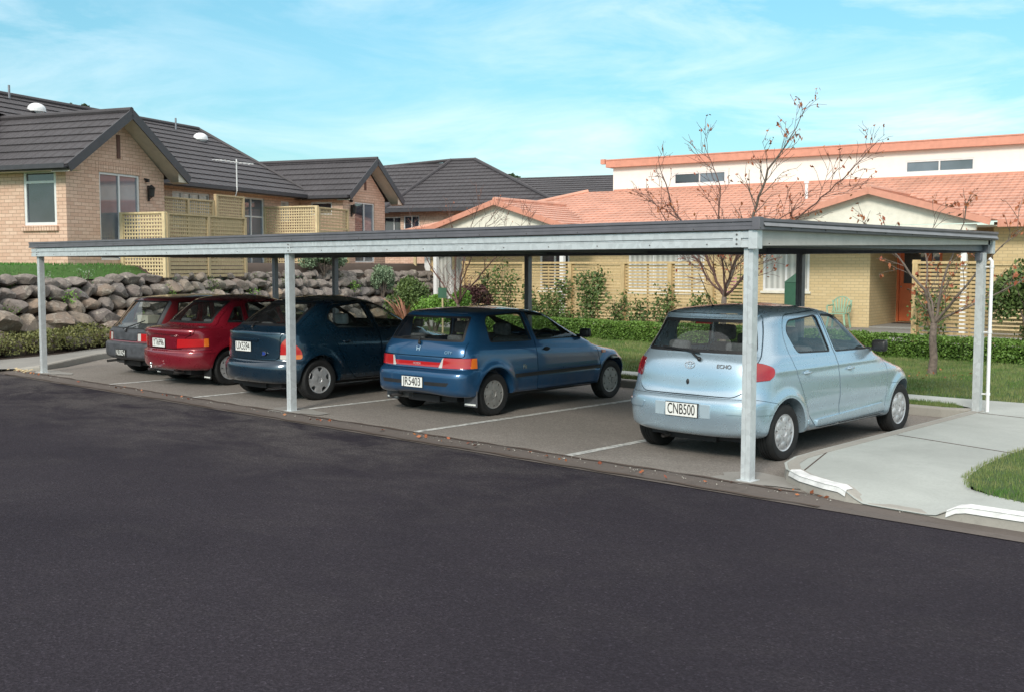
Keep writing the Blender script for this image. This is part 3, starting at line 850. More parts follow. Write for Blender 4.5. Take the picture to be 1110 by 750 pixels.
def city():
    Lc = 3.64
    lp = [(.16, .28, 3.50, .22, .66, .26, .22, .3, .45, 3.2, 2.8),
          (.05, .31, 3.58, .26, .765, .27, .26, .32, .5, 3.4, 2.8),
          (.0, .37, 3.63, .35, .79, .34, .35, .34, .5, 3.6, 2.8),
          (.0, .50, 3.64, .47, .80, .50, .47, .34, .5, 3.6, 2.8),
          (.02, .57, 3.63, .545, .80, .56, .545, .34, .5, 3.6, 2.8),
          (.075, .60, 3.58, .58, .798, .60, .575, .33, .5, 3.6, 2.7),
          (.09, .735, 3.50, .67, .79, .73, .66, .33, .55, 3.6, 2.6),
          (.11, .83, 3.1, .765, .775, .83, .745, .33, .8, 3.6, 2.5),
          (.135, .885, 2.86, .83, .755, .885, .80, .33, .7, 3.6, 2.5),
          (.145, .905, 2.72, .88, .742, .905, .86, .33, .5, 3.5, 2.6),
          (.28, 1.14, 2.30, 1.08, .672, 1.12, 1.06, .32, .48, 3.4, 2.6),
          (.35, 1.235, 2.05, 1.20, .635, 1.215, 1.185, .32, .45, 3.4, 2.6),
          (.38, 1.275, 1.90, 1.25, .61, 1.25, 1.235, .32, .42, 3.2, 2.6),
          (.45, 1.295, 1.75, 1.285, .56, 1.277, 1.27, .32, .4, 3.0, 2.5),
          (.75, 1.318, 1.5, 1.316, .35, 1.305, 1.302, .3, .3, 2.5, 2.4),
          (.95, 1.324, 1.3, 1.324, .12, 1.318, 1.318, .1, .1, 2.2, 2.2)]
    def disp(x, l, z, sw):
        x = x - sw * .010 * np.exp(-((z - .475) / .014) ** 2) * ((l > 1.1) & (l < 2.8))
        return x, l, z
    S = dict(name='hatchback', label='mid blue three door hatchback with a full width red light bar',
             loc=(-10.23, 8.97 + Lc / 2, 0), rz=R(2.3), L=Lc, W=1.60, loops=lp, disp=disp, axles=(.66, 3.10), zw=.270, rw=.270, Ra=.325, tw=.17, flare=.02, kr=.03,
             cab=(.12, 2.75), paint=car_paint('mid_blue_metallic_paint', (.010, .068, .165), .45, .32, .35),
             windows=[dict(kind='side', poly=[(.62, .905), (.60, 1.16), (.66, 1.235), (1.33, 1.255, .03), (1.42, .89)], r=.04),
                      dict(kind='side', door='front', poly=[(1.505, .895), (1.40, 1.255, .03), (1.86, 1.225, .06), (2.50, .945, .05), (2.53, .885, .02)], r=.03),
                      dict(kind='rear', poly=[(-.64, .925), (-.575, 1.225), (.575, 1.225), (.64, .925)], lim=.6, r=.03, seal=.025),
                      dict(kind='front', poly=[(-.62, .92), (-.53, 1.21), (.53, 1.21), (.62, .92)], lim=1.75, r=.05, seal=.03)],
             doors=[('front', [(1.465, .27), (1.455, .90, .02), (1.355, 1.275, .02), (1.88, 1.25, .06), (2.58, .94, .05), (2.74, .82, .04), (2.80, .55), (2.78, .27)])],
             tailgate=dict(poly=[(-.705, .745), (-.69, .90), (-.60, 1.262, .04), (.60, 1.262, .04), (.69, .90), (.705, .745)], lim=.47),
             lamps=[dict(name='tail_light', end='rear', mat='red_lens', poly=[(.37, .613), (.43, .738, .02), (.84, .738), (.84, .613)], lim=.33, r=.012, t=.008,
                         segs=[('amber_lens', [(.765, .5), (.95, .5), (.95, .8), (.765, .8)]), ('clear_lens', [(.30, .5), (.415, .5), (.45, .8), (.30, .8)])]),
                    dict(name='headlight', end='front', mat='head_lens', poly=[(.35, .565), (.37, .66), (.74, .68), (.80, .565)], lim=3.1, r=.02, t=.003)],
             bumpers=[dict(name='rear_bumper', poly=[(-.2, .1), (.34, .1), (.345, .50), (.40, .595), (-.2, .595)]), dict(name='front_bumper', poly=[(2.82, .1), (4, .1), (4, .55), (2.92, .55), (2.86, .3)])],
             appliques=[dict(name='light_bar', axis='y', rng=(-.3, .3), t=.006, poly=[(-.37, .622), (-.41, .68), (.41, .68), (.37, .622)], r=.006, mat=M['red_lens']),
                        dict(name='door_moulding', axis='x', rng=(.4, 2), t=.012, poly=[(1.02, .455), (1.02, .50), (2.80, .50), (2.80, .455)], r=.01, mat=M['trim']),
                        dict(name='bumper_groove', axis='y', rng=(-.3, .4), t=.002, poly=[(-.55, .40), (-.58, .445), (-.2, .445), (-.2, .40)], r=.01, mat=M['black']),
                        dict(name='bumper_groove', axis='y', rng=(-.3, .4), t=.002, poly=[(.2, .40), (.2, .445), (.58, .445), (.55, .40)], r=.01, mat=M['black']),
                        dict(name='side_repeater', axis='x', rng=(.4, 2), t=.012, poly=[(2.86, .66), (2.86, .70), (2.94, .70), (2.94, .66)], r=.008, mat=M['amber_lens'])],
             handles=[('front', 1.66, .775)], dark_handles=True, mirror=(2.47, .94), wheel='slots', alloy=M['alloy_dull'],
             seats=dict(f=1.5, r=.6, h=1.08, dash=.86), shelf=(.2, .55, .86),
             plate=dict(x=-.0, z=.43, text='JR5403', style='white', w=.36, h=.125), badges=[('CITY', .50, .80, .05, M['chrome'], 'rear'), ('HONDA', 0, .652, .035, M['alloy'], 'rear'), ('Fit', 1.20, .58, .075, M['chrome'], 'side')],
             emblem=(0, .83, 'h'), wiper=((.0, .90), (-.02, .98), (-.36, .955)), mudflaps=[(.58, .22, .14, .34)], flap_mat=M['greyplastic'], exhaust=(-.42, .22, .02), aerial=None)
    return S

def laser():
    Lc = 4.15
    lp = [(.18, .24, 4.0, .20, .68, .24, .20, .5, .5, 2.5, 2.5),
          (.06, .27, 4.08, .24, .80, .26, .24, .55, .6, 2.5, 2.4),
          (.01, .33, 4.13, .32, .835, .32, .32, .58, .62, 2.5, 2.4),
          (.0, .46, 4.15, .45, .845, .45, .45, .58, .65, 2.5, 2.4),
          (.03, .525, 4.12, .55, .845, .53, .56, .58, .68, 2.5, 2.4),
          (.075, .56, 4.08, .60, .845, .57, .60, .58, .72, 2.5, 2.3),
          (.08, .74, 3.9, .70, .84, .74, .68, .58, .9, 2.5, 2.2),
          (.075, .88, 3.5, .80, .82, .86, .76, .58, .95, 2.5, 2.2),
          (.085, .945, 3.1, .885, .80, .925, .83, .55, .8, 2.5, 2.2),
          (.13, .968, 2.9, .935, .775, .955, .90, .52, .65, 2.6, 2.3),
          (.185, .99, 2.80, .96, .755, .975, .93, .48, .55, 2.6, 2.4),
          (.46, 1.18, 2.45, 1.13, .695, 1.15, 1.09, .46, .5, 2.7, 2.4),
          (.68, 1.315, 2.15, 1.28, .645, 1.275, 1.25, .45, .45, 2.7, 2.4),
          (.80, 1.365, 1.98, 1.355, .61, 1.33, 1.32, .4, .42, 2.7, 2.4),
          (1.0, 1.398, 1.85, 1.39, .50, 1.37, 1.36, .3, .36, 2.5, 2.4),
          (1.2, 1.412, 1.7, 1.412, .30, 1.395, 1.395, .15, .15, 2.4, 2.4),
          (1.35, 1.418, 1.6, 1.418, .12, 1.412, 1.412, .08, .08, 2.2, 2.2)]
    S = dict(name='hatchback', label='dark teal five door hatchback directly behind the middle front post',
             loc=(-13.11, 8.42 + Lc / 2, 0), rz=R(1.0), L=Lc, W=1.69, loops=lp, axles=(.72, 3.25), zw=.285, rw=.285, Ra=.335, tw=.18, flare=.018,
             cab=(.22, 2.9), paint=car_paint('dark_teal_metallic_paint', (.0028, .021, .043), .4, .3, .15),
             windows=[dict(kind='side', door='rear', poly=[(1.10, .975), (.92, 1.12, .05), (1.06, 1.27, .08), (1.60, 1.325, .03), (1.76, .955)], r=.04),
                      dict(kind='side', door='front', poly=[(1.84, .955), (1.68, 1.325, .03), (1.95, 1.30, .08), (2.40, 1.07, .08), (2.62, .93, .03)], r=.03),
                      dict(kind='rear', poly=[(-.63, 1.02), (-.53, 1.335), (.53, 1.335), (.63, 1.02)], lim=1.2, r=.06, seal=.03),
                      dict(kind='front', poly=[(-.62, 1.0), (-.52, 1.30), (.52, 1.30), (.62, 1.0)], lim=1.85, r=.05, seal=.03)],
             doors=[('rear', [(1.20, .42), (.99, .80, .12), (.88, 1.12, .06), (1.03, 1.305, .08), (1.64, 1.352, .02), (1.80, .95, .03), (1.82, .27), (1.32, .27, .1)]),
                    ('front', [(1.83, .27), (1.808, .95, .03), (1.65, 1.352, .02), (1.98, 1.335, .08), (2.45, 1.09, .1), (2.74, .92, .05), (2.86, .80, .05), (2.86, .42), (2.82, .27)])],
             tailgate=dict(poly=[(-.55, .572), (-.60, .62), (-.60, .90), (-.68, .945), (-.575, 1.358, .05), (.575, 1.358, .05), (.68, .945), (.60, .90), (.60, .62), (.55, .572)], lim=1.02),
             lamps=[dict(name='tail_light', end='rear', mat='red_lens', poly=[(.605, .585), (.61, .80, .06), (.70, .905, .05), (.80, .88, .04), (.86, .76), (.86, .585)], lim=.50, r=.02, t=.006, side=[(-.3, .58), (.44, .585), (.43, .70), (.30, .85), (.12, .92), (-.3, .93)],
                         segs=[('amber_lens', [(.735, .5), (.95, .5), (.95, .645), (.735, .645)]), ('clear_lens', [(.5, .5), (.73, .5), (.73, .645), (.5, .645)])]),
                    dict(name='headlight', end='front', mat='head_lens', poly=[(.35, .60), (.37, .68), (.74, .71), (.80, .60)], lim=3.5, r=.02, t=.003)],
             bumpers=[dict(name='rear_bumper', poly=[(-.2, .1), (.36, .1), (.37, .50), (.42, .563), (-.2, .563)]), dict(name='front_bumper', poly=[(2.95, .1), (5, .1), (5, .57), (3.2, .57), (3.02, .3)])],
             appliques=[dict(name='boot_lip', axis='y', rng=(-.3, .5), t=.012, poly=[(-.60, .915), (-.60, .94), (.60, .94), (.60, .915)], r=.006, tg=True),
                        dict(name='plate_lamp_bar', axis='y', rng=(-.3, .4), t=.020, poly=[(-.40, .825), (-.40, .855), (.28, .855), (.28, .825)], r=.006, tg=True)],
             handles=[('rear', 1.18, .79), ('front', 1.98, .78)], mirror=(2.56, .99), wheel='star',
             seats=dict(f=1.7, r=.85, h=1.13, dash=.89, fmat=M['seatlight']), shelf=(.35, .85, .93),
             plate=dict(x=-.06, z=.74, text='UX5394', style='white', w=.36, h=.125, tg=True),
             emblem=(.36, .66, 'oval'), wiper=((.0, 1.0), (-.05, 1.06), (-.40, 1.04)), mudflaps=[])
    return S

def cielo():
    Lc = 4.25
    lp = [(.16, .25, 4.1, .20, .66, .25, .20, .45, .5, 2.6, 2.5),
          (.06, .27, 4.18, .24, .78, .27, .24, .5, .6, 2.6, 2.4),
          (.01, .33, 4.23, .32, .82, .33, .32, .52, .62, 2.6, 2.4),
          (.0, .46, 4.25, .45, .83, .46, .45, .52, .65, 2.7, 2.4),
          (.02, .545, 4.22, .55, .83, .545, .56, .52, .68, 2.7, 2.4),
          (.06, .57, 4.18, .60, .828, .57, .60, .5, .72, 2.7, 2.3),
          (.055, .74, 4.0, .70, .82, .74, .68, .5, .9, 2.7, 2.2),
          (.035, .84, 3.6, .80, .80, .84, .76, .5, .95, 2.7, 2.2),
          (.045, .875, 3.2, .86, .785, .875, .81, .5, .8, 2.7, 2.2),
          (.14, .895, 3.0, .90, .765, .89, .87, .48, .65, 2.7, 2.3),
          (.36, .925, 2.88, .935, .735, .915, .905, .45, .55, 2.7, 2.4),
          (.52, 1.08, 2.55, 1.09, .685, 1.05, 1.05, .42, .5, 2.8, 2.4),
          (.74, 1.26, 2.2, 1.25, .63, 1.215, 1.20, .4, .45, 2.8, 2.4),
          (.85, 1.325, 2.05, 1.31, .60, 1.285, 1.265, .4, .42, 2.7, 2.4),
          (1.0, 1.36, 1.9, 1.35, .50, 1.33, 1.32, .3, .36, 2.6, 2.4),
          (1.25, 1.38, 1.7, 1.38, .30, 1.363, 1.363, .15, .15, 2.4, 2.4),
          (1.38, 1.385, 1.58, 1.385, .12, 1.38, 1.38, .08, .08, 2.2, 2.2)]
    S = dict(name='hatchback', label='maroon red liftback with a towbar, left of the dark teal car',
             loc=(-15.63, 8.55 + Lc / 2, 0), rz=R(.5), L=Lc, W=1.66, loops=lp, axles=(.80, 3.30), zw=.28, rw=.28, Ra=.33, tw=.18, flare=.015,
             cab=(.25, 2.95), paint=car_paint('maroon_red_paint', (.20, .006, .018), .3, .3, .12),
             windows=[dict(kind='side', poly=[(.80, .965), (.98, 1.20), (1.10, 1.215), (1.12, .955)], r=.03),
                      dict(kind='side', door='rear', poly=[(1.20, .95), (1.18, 1.24), (1.24, 1.27), (1.72, 1.275), (1.80, .94)], r=.03),
                      dict(kind='side', door='front', poly=[(1.88, .94), (1.80, 1.275, .03), (2.02, 1.255, .08), (2.50, 1.05, .08), (2.70, .92, .03)], r=.03),
                      dict(kind='rear', poly=[(-.62, .955), (-.52, 1.30), (.52, 1.30), (.62, .955)], lim=1.2, r=.04, seal=.03),
                      dict(kind='front', poly=[(-.60, .98), (-.52, 1.27), (.52, 1.27), (.60, .98)], lim=1.95, r=.05, seal=.03)],
             doors=[('rear', [(1.32, .42), (1.15, .80, .1), (1.14, 1.27), (1.76, 1.305, .02), (1.84, .93, .03), (1.86, .27), (1.45, .27, .1)]),
                    ('front', [(1.87, .27), (1.85, .93, .03), (1.77, 1.305, .02), (2.05, 1.29, .08), (2.55, 1.07, .1), (2.80, .91, .05), (2.93, .80, .05), (2.93, .42), (2.9, .27)])],
             tailgate=dict(poly=[(-.52, .58), (-.58, .76), (-.69, .80), (-.69, .88), (-.56, 1.32, .05), (.56, 1.32, .05), (.69, .88), (.69, .80), (.58, .76), (.52, .58)], lim=.90),
             lamps=[dict(name='tail_light', end='rear', mat='red_lens', poly=[(.42, .60), (.44, .735, .02), (.85, .745), (.85, .625, .02)], lim=.42, r=.02, t=.005,
                         segs=[('amber_lens', [(.775, .5), (.95, .5), (.95, .8), (.775, .8)])]),
                    dict(name='headlight', end='front', mat='head_lens', poly=[(.35, .60), (.37, .68), (.74, .71), (.80, .60)], lim=3.6, r=.02, t=.003)],
             bumpers=[dict(name='rear_bumper', poly=[(-.2, .1), (.42, .1), (.43, .50), (.48, .573), (-.2, .573)]), dict(name='front_bumper', poly=[(3.0, .1), (5, .1), (5, .57), (3.25, .57), (3.1, .3)])],
             appliques=[dict(name='boot_lip', axis='y', rng=(-.3, .4), t=.016, poly=[(-.66, .80), (-.66, .845), (.66, .845), (.66, .80)], r=.008, tg=True),
                        dict(name='plate_frame', axis='y', rng=(-.3, .4), t=.006, poly=[(-.42, .60), (-.42, .735), (.42, .735), (.42, .60)], r=.01, mat=car_paint('maroon_panel_paint', (.16, .004, .016), .2, .3, .1)),
                        dict(name='bumper_strip', axis='y', rng=(-.3, .5), t=.008, poly=[(-.85, .525), (-.85, .54), (.85, .54), (.85, .525)], r=0)],
             handles=[('rear', 1.34, .79), ('front', 2.02, .78)], mirror=(2.62, .98), wheel='plain',
             seats=dict(f=1.75, r=.9, h=1.10, dash=.87), shelf=(.40, .85, .91),
             plate=dict(x=-.02, z=.665, text='YT6996', style='white', w=.36, h=.125, tg=False, **{'in': -.006}),
             badges=[('COROLLA', .38, .775, .035, M['chrome'], 'rear')], wiper=None, towbar=(0, .27), towchrome=True, mudflaps=[(.60, .2, .12, .40)], exhaust=(.34, .22, .08))
    return S

def shuttle():
    Lc = 4.0
    lp = [(.16, .27, 3.85, .22, .66, .27, .22, .3, .45, 3.0, 2.8),
          (.05, .30, 3.93, .26, .76, .30, .26, .32, .5, 3.0, 2.8),
          (.0, .36, 3.98, .35, .80, .36, .35, .34, .5, 3.2, 2.8),
          (.0, .53, 4.0, .47, .81, .53, .47, .34, .5, 3.2, 2.8),
          (.02, .56, 3.98, .545, .81, .56, .545, .34, .5, 3.2, 2.8),
          (.075, .58, 3.93, .58, .805, .58, .575, .33, .5, 3.3, 2.7),
          (.085, .73, 3.85, .67, .80, .73, .66, .33, .55, 3.3, 2.6),
          (.13, .80, 3.45, .775, .785, .80, .755, .33, .8, 3.3, 2.5),
          (.17, .85, 3.15, .84, .765, .85, .81, .33, .7, 3.3, 2.5),
          (.19, .87, 3.0, .88, .75, .87, .86, .33, .5, 3.3, 2.6),
          (.36, 1.10, 2.65, 1.08, .69, 1.09, 1.06, .32, .48, 3.2, 2.6),
          (.47, 1.245, 2.40, 1.22, .65, 1.225, 1.20, .32, .45, 3.2, 2.6),
          (.50, 1.285, 2.25, 1.28, .62, 1.265, 1.26, .32, .42, 3.0, 2.6),
          (.58, 1.315, 2.05, 1.32, .56, 1.30, 1.30, .32, .4, 2.8, 2.5),
          (.95, 1.345, 1.75, 1.345, .35, 1.335, 1.335, .3, .3, 2.5, 2.4),
          (1.15, 1.352, 1.55, 1.352, .12, 1.348, 1.348, .1, .1, 2.2, 2.2)]
    S = dict(name='station_wagon', label='old dark red station wagon with grey bumper in the left end bay',
             loc=(-17.42, 8.86 + Lc / 2, 0), rz=R(.8), L=Lc, W=1.62, loops=lp, axles=(.74, 3.20), zw=.275, rw=.275, Ra=.325, tw=.17, flare=.016,
             cab=(.14, 2.95), paint=car_paint('faded_dark_red_paint', (.16, .012, .018), .2, .4, .2),
             windows=[dict(kind='side', poly=[(.62, .885), (.72, 1.235), (1.30, 1.245), (1.30, .885)], r=.03),
                      dict(kind='side', door='rear', poly=[(1.38, .885), (1.38, 1.25), (1.98, 1.25), (2.02, .885)], r=.03),
                      dict(kind='side', door='front', poly=[(2.09, .885), (2.06, 1.25, .03), (2.28, 1.235, .06), (2.74, .98, .05), (2.80, .88, .02)], r=.03),
                      dict(kind='rear', poly=[(-.68, .79), (-.57, 1.25), (.57, 1.25), (.68, .79)], lim=.8, r=.03, seal=.02),
                      dict(kind='front', poly=[(-.62, .92), (-.53, 1.23), (.53, 1.23), (.62, .92)], lim=2.1, r=.05, seal=.03)],
             doors=[('rear', [(1.345, .27), (1.34, 1.275, .02), (2.02, 1.275, .02), (2.06, .88), (2.06, .27)]),
                    ('front', [(2.07, .27), (2.068, .88), (2.03, 1.275, .02), (2.30, 1.26, .06), (2.82, .97, .05), (2.98, .83, .04), (3.0, .55), (2.98, .27)])],
             tailgate=dict(poly=[(-.40, .60), (-.40, .735), (-.73, .735), (-.70, .86), (-.60, 1.27, .03), (.60, 1.27, .03), (.70, .86), (.73, .735), (.40, .735), (.40, .60)], lim=.62, mat=M['greyplastic'], label='tailgate with a faded grey lower panel'),
             lamps=[dict(name='tail_light', end='rear', mat='red_lens', poly=[(.42, .60), (.42, .725), (.85, .725), (.85, .60)], lim=.42, r=.008, t=.006,
                         segs=[('amber_lens', [(.755, .5), (.95, .5), (.95, .8), (.755, .8)]), ('clear_lens', [(.3, .5), (.50, .5), (.50, .8), (.3, .8)])]),
                    dict(name='headlight', end='front', mat='head_lens', poly=[(.35, .565), (.37, .66), (.74, .68), (.80, .565)], lim=3.45, r=.02, t=.003)],
             bumpers=[dict(name='rear_bumper', poly=[(-.2, .1), (.42, .1), (.43, .50), (.44, .575), (-.2, .575)], mat=M['greyplastic'], label='weathered grey rear bumper'), dict(name='front_bumper', poly=[(3.1, .1), (5, .1), (5, .55), (3.25, .55), (3.15, .3)], mat=M['greyplastic'])],
             appliques=[dict(name='window_frame_trim', axis='y', rng=(-.3, .6), t=.004, poly=[(-.575, 1.255), (-.60, 1.285), (.60, 1.285), (.575, 1.255)], r=0)],
             handles=[('rear', 1.50, .78), ('front', 2.20, .78)], dark_handles=True, mirror=(2.72, .94), wheel='plain', alloy=M['alloy_dull'],
             seats=dict(f=1.9, r=1.15, h=1.10, dash=.86), shelf=None,
             plate=dict(x=.02, z=.40, text='NL8054', style='black', w=.34, h=.115), emblem=(0, .775, 'h'), wiper=((.05, .76), (.05, .82), (.40, .93)), exhaust=(-.42, .24, -.02))
    def extra(car, root, tg):
        mb = MB(); mb.box(-.30, .05, .48, .72, .86, 1.0); mb.build('parcel_box', M['paper'], root, bevel=.01)
        mb = MB(); mb.box(-.62, .62, .30, .9, .70, .86); mb.build('load_cover', M['seat'], root)
    S['extra'] = extra
    return S
CAR_SPECS = [yaris, city, laser, cielo, shuttle]
for f_ in CAR_SPECS: build_car(f_())
# ------------------------------------------------------------------ setting materials
def asphalt(name, c0, c1, worn, worn_amt, sc=1.0):
    m, nt, b = _nt(name); p = gpos(nt)
    big = noise(nt, p, .35 * sc, 6, .6, .6); mid = noise(nt, mapv(nt, p, (.8, 1.3, 1), (0, 0, .25)), 1.3, 8, .68, .6); fine = noise(nt, p, 55, 4, .7); grit = nt.nodes.new('ShaderNodeTexVoronoi'); grit.inputs['Scale'].default_value = 85; L(nt, p, grit.inputs['Vector'])
    col = mix(nt, ramp(nt, big, [(.35, (0, 0, 0)), (.68, (1, 1, 1))]), c0, c1)
    w = ramp(nt, mid, [(.50, (0, 0, 0)), (.74, (worn_amt,) * 3)])
    # tyre-polished and dusty band beside the channel
    sep = nt.nodes.new('ShaderNodeSeparateXYZ'); L(nt, p, sep.inputs[0])
    mr = nt.nodes.new('ShaderNodeMapRange'); mr.inputs[1].default_value = 4.9; mr.inputs[2].default_value = 7.7; L(nt, sep.outputs[1], mr.inputs[0])
    mm = nt.nodes.new('ShaderNodeMath'); mm.operation = 'MULTIPLY'; L(nt, mr.outputs[0], mm.inputs[0]); L(nt, ramp(nt, mid, [(.38, (0, 0, 0)), (.62, (1, 1, 1))]), mm.inputs[1])
    xr = nt.nodes.new('ShaderNodeMapRange'); xr.inputs[1].default_value = -4.5; xr.inputs[2].default_value = -9.5; L(nt, sep.outputs[0], xr.inputs[0])
    m2 = nt.nodes.new('ShaderNodeMath'); m2.operation = 'MULTIPLY'; L(nt, mm.outputs[0], m2.inputs[0]); L(nt, xr.outputs[0], m2.inputs[1])
    col = mix(nt, w, col, worn)
    if sc == 1.0: col = mix(nt, m2.outputs[0], col, tuple(x * 1.25 for x in worn))
    cell = nt.nodes.new('ShaderNodeSeparateColor'); L(nt, grit.outputs['Color'], cell.inputs[0])
    col = mix(nt, 1.0, col, ramp(nt, cell.outputs[0], [(0, (.66,) * 3), (.6, (1, 1, 1)), (.95, (1.2,) * 3), (1, (1.8,) * 3)] if sc == 1.0 else [(0, (.8,) * 3), (.6, (1, 1, 1)), (1, (1.15,) * 3)]), 'MULTIPLY')
    col = mix(nt, ramp(nt, fine, [(.42, (0, 0, 0)), (.62, (.6,) * 3)]), col, tuple(x * .65 for x in c0))
    col = mix(nt, ramp(nt, grit.outputs['Distance'], [(.0, (.32,) * 3), (.12, (0, 0, 0))]), col, tuple(x * 2.2 for x in worn))
    if sc != 1.0:   # oil drips and tyre scuffs on the bays
        o1 = nt.nodes.new('ShaderNodeTexVoronoi'); o1.inputs['Scale'].default_value = 1.1; o1.inputs['Randomness'].default_value = .9; L(nt, mapv(nt, p, (.9, .8, 1)), o1.inputs['Vector'])
        o2 = noise(nt, p, 9, 5, .7)
        oa = nt.nodes.new('ShaderNodeMath'); oa.operation = 'MULTIPLY_ADD'; L(nt, o2, oa.inputs[0]); oa.inputs[1].default_value = .28; L(nt, o1.outputs['Distance'], oa.inputs[2])
        col = mix(nt, ramp(nt, oa.outputs[0], [(.20, (.55,) * 3), (.30, (0, 0, 0))]), col, (.05, .046, .045))
    L(nt, col, b.inputs['Base Color']); b.inputs['Roughness'].default_value = .95; b.inputs['Specular IOR Level'].default_value = .12
    bump(nt, b, grit.outputs['Distance'], .5, .008)
    return m
def concrete(name, c, stain=.35, joints=None):
    m, nt, b = _nt(name); p = gpos(nt)
    a = noise(nt, p, .9, 7, .65, .4); f = noise(nt, p, 40, 4, .7); s = noise(nt, p, 4, 6, .7)
    col = mix(nt, ramp(nt, a, [(.3, (0, 0, 0)), (.7, (1, 1, 1))]), tuple(x * .82 for x in c), tuple(min(1, x * 1.1) for x in c))
    col = mix(nt, ramp(nt, s, [(.56, (0, 0, 0)), (.76, (stain,) * 3)]), col, tuple(x * .5 for x in c))
    col = mix(nt, ramp(nt, f, [(.45, (0, 0, 0)), (.7, (.35,) * 3)]), col, tuple(x * .7 for x in c))
    L(nt, col, b.inputs['Base Color']); b.inputs['Roughness'].default_value = .9
    bump(nt, b, f, .25, .004); return m
def leafy(name, stops, rough=.55, trans=.0):
    m, nt, b = _nt(name)
    g = nt.nodes.new('ShaderNodeNewGeometry'); col = ramp(nt, g.outputs['Random Per Island'], stops)
    f = noise(nt, gpos(nt), 2.2, 3, .6)
    col = mix(nt, ramp(nt, f, [(.3, (0, 0, 0)), (.7, (.5,) * 3)]), col, tuple(x * 1.5 for x in stops[-1][1]), 'MIX')
    L(nt, col, b.inputs['Base Color']); b.inputs['Roughness'].default_value = rough; b.inputs['Specular IOR Level'].default_value = .35
    return m
def brick(name, cols, mortar):
    m, nt, b = _nt(name); uv = uvc(nt)
    t = nt.nodes.new('ShaderNodeTexBrick'); L(nt, uv, t.inputs['Vector'])
    t.inputs['Scale'].default_value = 1; t.inputs['Brick Width'].default_value = .24; t.inputs['Row Height'].default_value = .086; t.inputs['Mortar Size'].default_value = .007; t.inputs['Mortar Smooth'].default_value = .2
    t.inputs['Color1'].default_value = rgb(cols[0]); t.inputs['Color2'].default_value = rgb(cols[1]); t.inputs['Mortar'].default_value = rgb(mortar); t.inputs['Bias'].default_value = -.1
    f = noise(nt, gpos(nt), 14, 5, .65); f2 = noise(nt, gpos(nt), .8, 5, .6)
    col = mix(nt, ramp(nt, f, [(.35, (0, 0, 0)), (.75, (.4,) * 3)]), t.outputs['Color'], cols[2])
    col = mix(nt, ramp(nt, f2, [(.4, (0, 0, 0)), (.8, (.3,) * 3)]), col, tuple(x * .7 for x in cols[0]))
    L(nt, col, b.inputs['Base Color']); b.inputs['Roughness'].default_value = .85
    inv = nt.nodes.new('ShaderNodeMath'); inv.operation = 'SUBTRACT'; inv.inputs[0].default_value = 1; L(nt, t.outputs['Fac'], inv.inputs[1])
    bump(nt, b, inv.outputs[0], .6, .01); return m
def tiles(name, c, wavew=.30):
    m, nt, b = _nt(name); uv = uvc(nt)
    w = nt.nodes.new('ShaderNodeTexWave'); w.bands_direction = 'X'; w.inputs['Scale'].default_value = .314 / wavew; w.inputs['Distortion'].default_value = 0; L(nt, uv, w.inputs['Vector'])
    f = noise(nt, gpos(nt), 1.2, 6, .6); g = noise(nt, gpos(nt), 30, 3, .6)
    col = mix(nt, ramp(nt, f, [(.3, (0, 0, 0)), (.75, (1, 1, 1))]), tuple(x * .8 for x in c), tuple(x * 1.2 for x in c))
    col = mix(nt, ramp(nt, g, [(.4, (0, 0, 0)), (.7, (.3,) * 3)]), col, tuple(x * .6 for x in c))
    L(nt, col, b.inputs['Base Color']); b.inputs['Roughness'].default_value = .6; b.inputs['Specular IOR Level'].default_value = .4
    bump(nt, b, w.outputs['Fac'], .9, .05); return m
def wood(name, c, sc=1):
    m, nt, b = _nt(name); p = gpos(nt)
    f = noise(nt, mapv(nt, p, (6, 6, 1.2)), 5, 5, .6); k = noise(nt, p, 1.3, 4, .6)
    col = mix(nt, ramp(nt, f, [(.3, (0, 0, 0)), (.7, (1, 1, 1))]), tuple(x * .72 for x in c), tuple(min(1, x * 1.12) for x in c))
    col = mix(nt, ramp(nt, k, [(.45, (0, 0, 0)), (.8, (.5,) * 3)]), col, (c[0] * .7, c[1] * .72, c[2] * .75))
    L(nt, col, b.inputs['Base Color']); b.inputs['Roughness'].default_value = .8; return m
def galv(name, c=(.46, .52, .55)):
    m, nt, b = _nt(name); p = opos(nt)
    v = nt.nodes.new('ShaderNodeTexVoronoi'); v.inputs['Scale'].default_value = 22; L(nt, p, v.inputs['Vector'])
    f = noise(nt, mapv(nt, p, (1, 1, .4)), 3, 6, .65)
    col = mix(nt, ramp(nt, v.outputs['Color'], [(0, (0, 0, 0)), (1, (1, 1, 1))]), tuple(x * .88 for x in c), tuple(x * 1.1 for x in c))
    col = mix(nt, ramp(nt, f, [(.5, (0, 0, 0)), (.75, (.35,) * 3)]), col, tuple(x * .6 for x in c))
    L(nt, col, b.inputs['Base Color']); b.inputs['Metallic'].default_value = .35; b.inputs['Roughness'].default_value = .48; return m
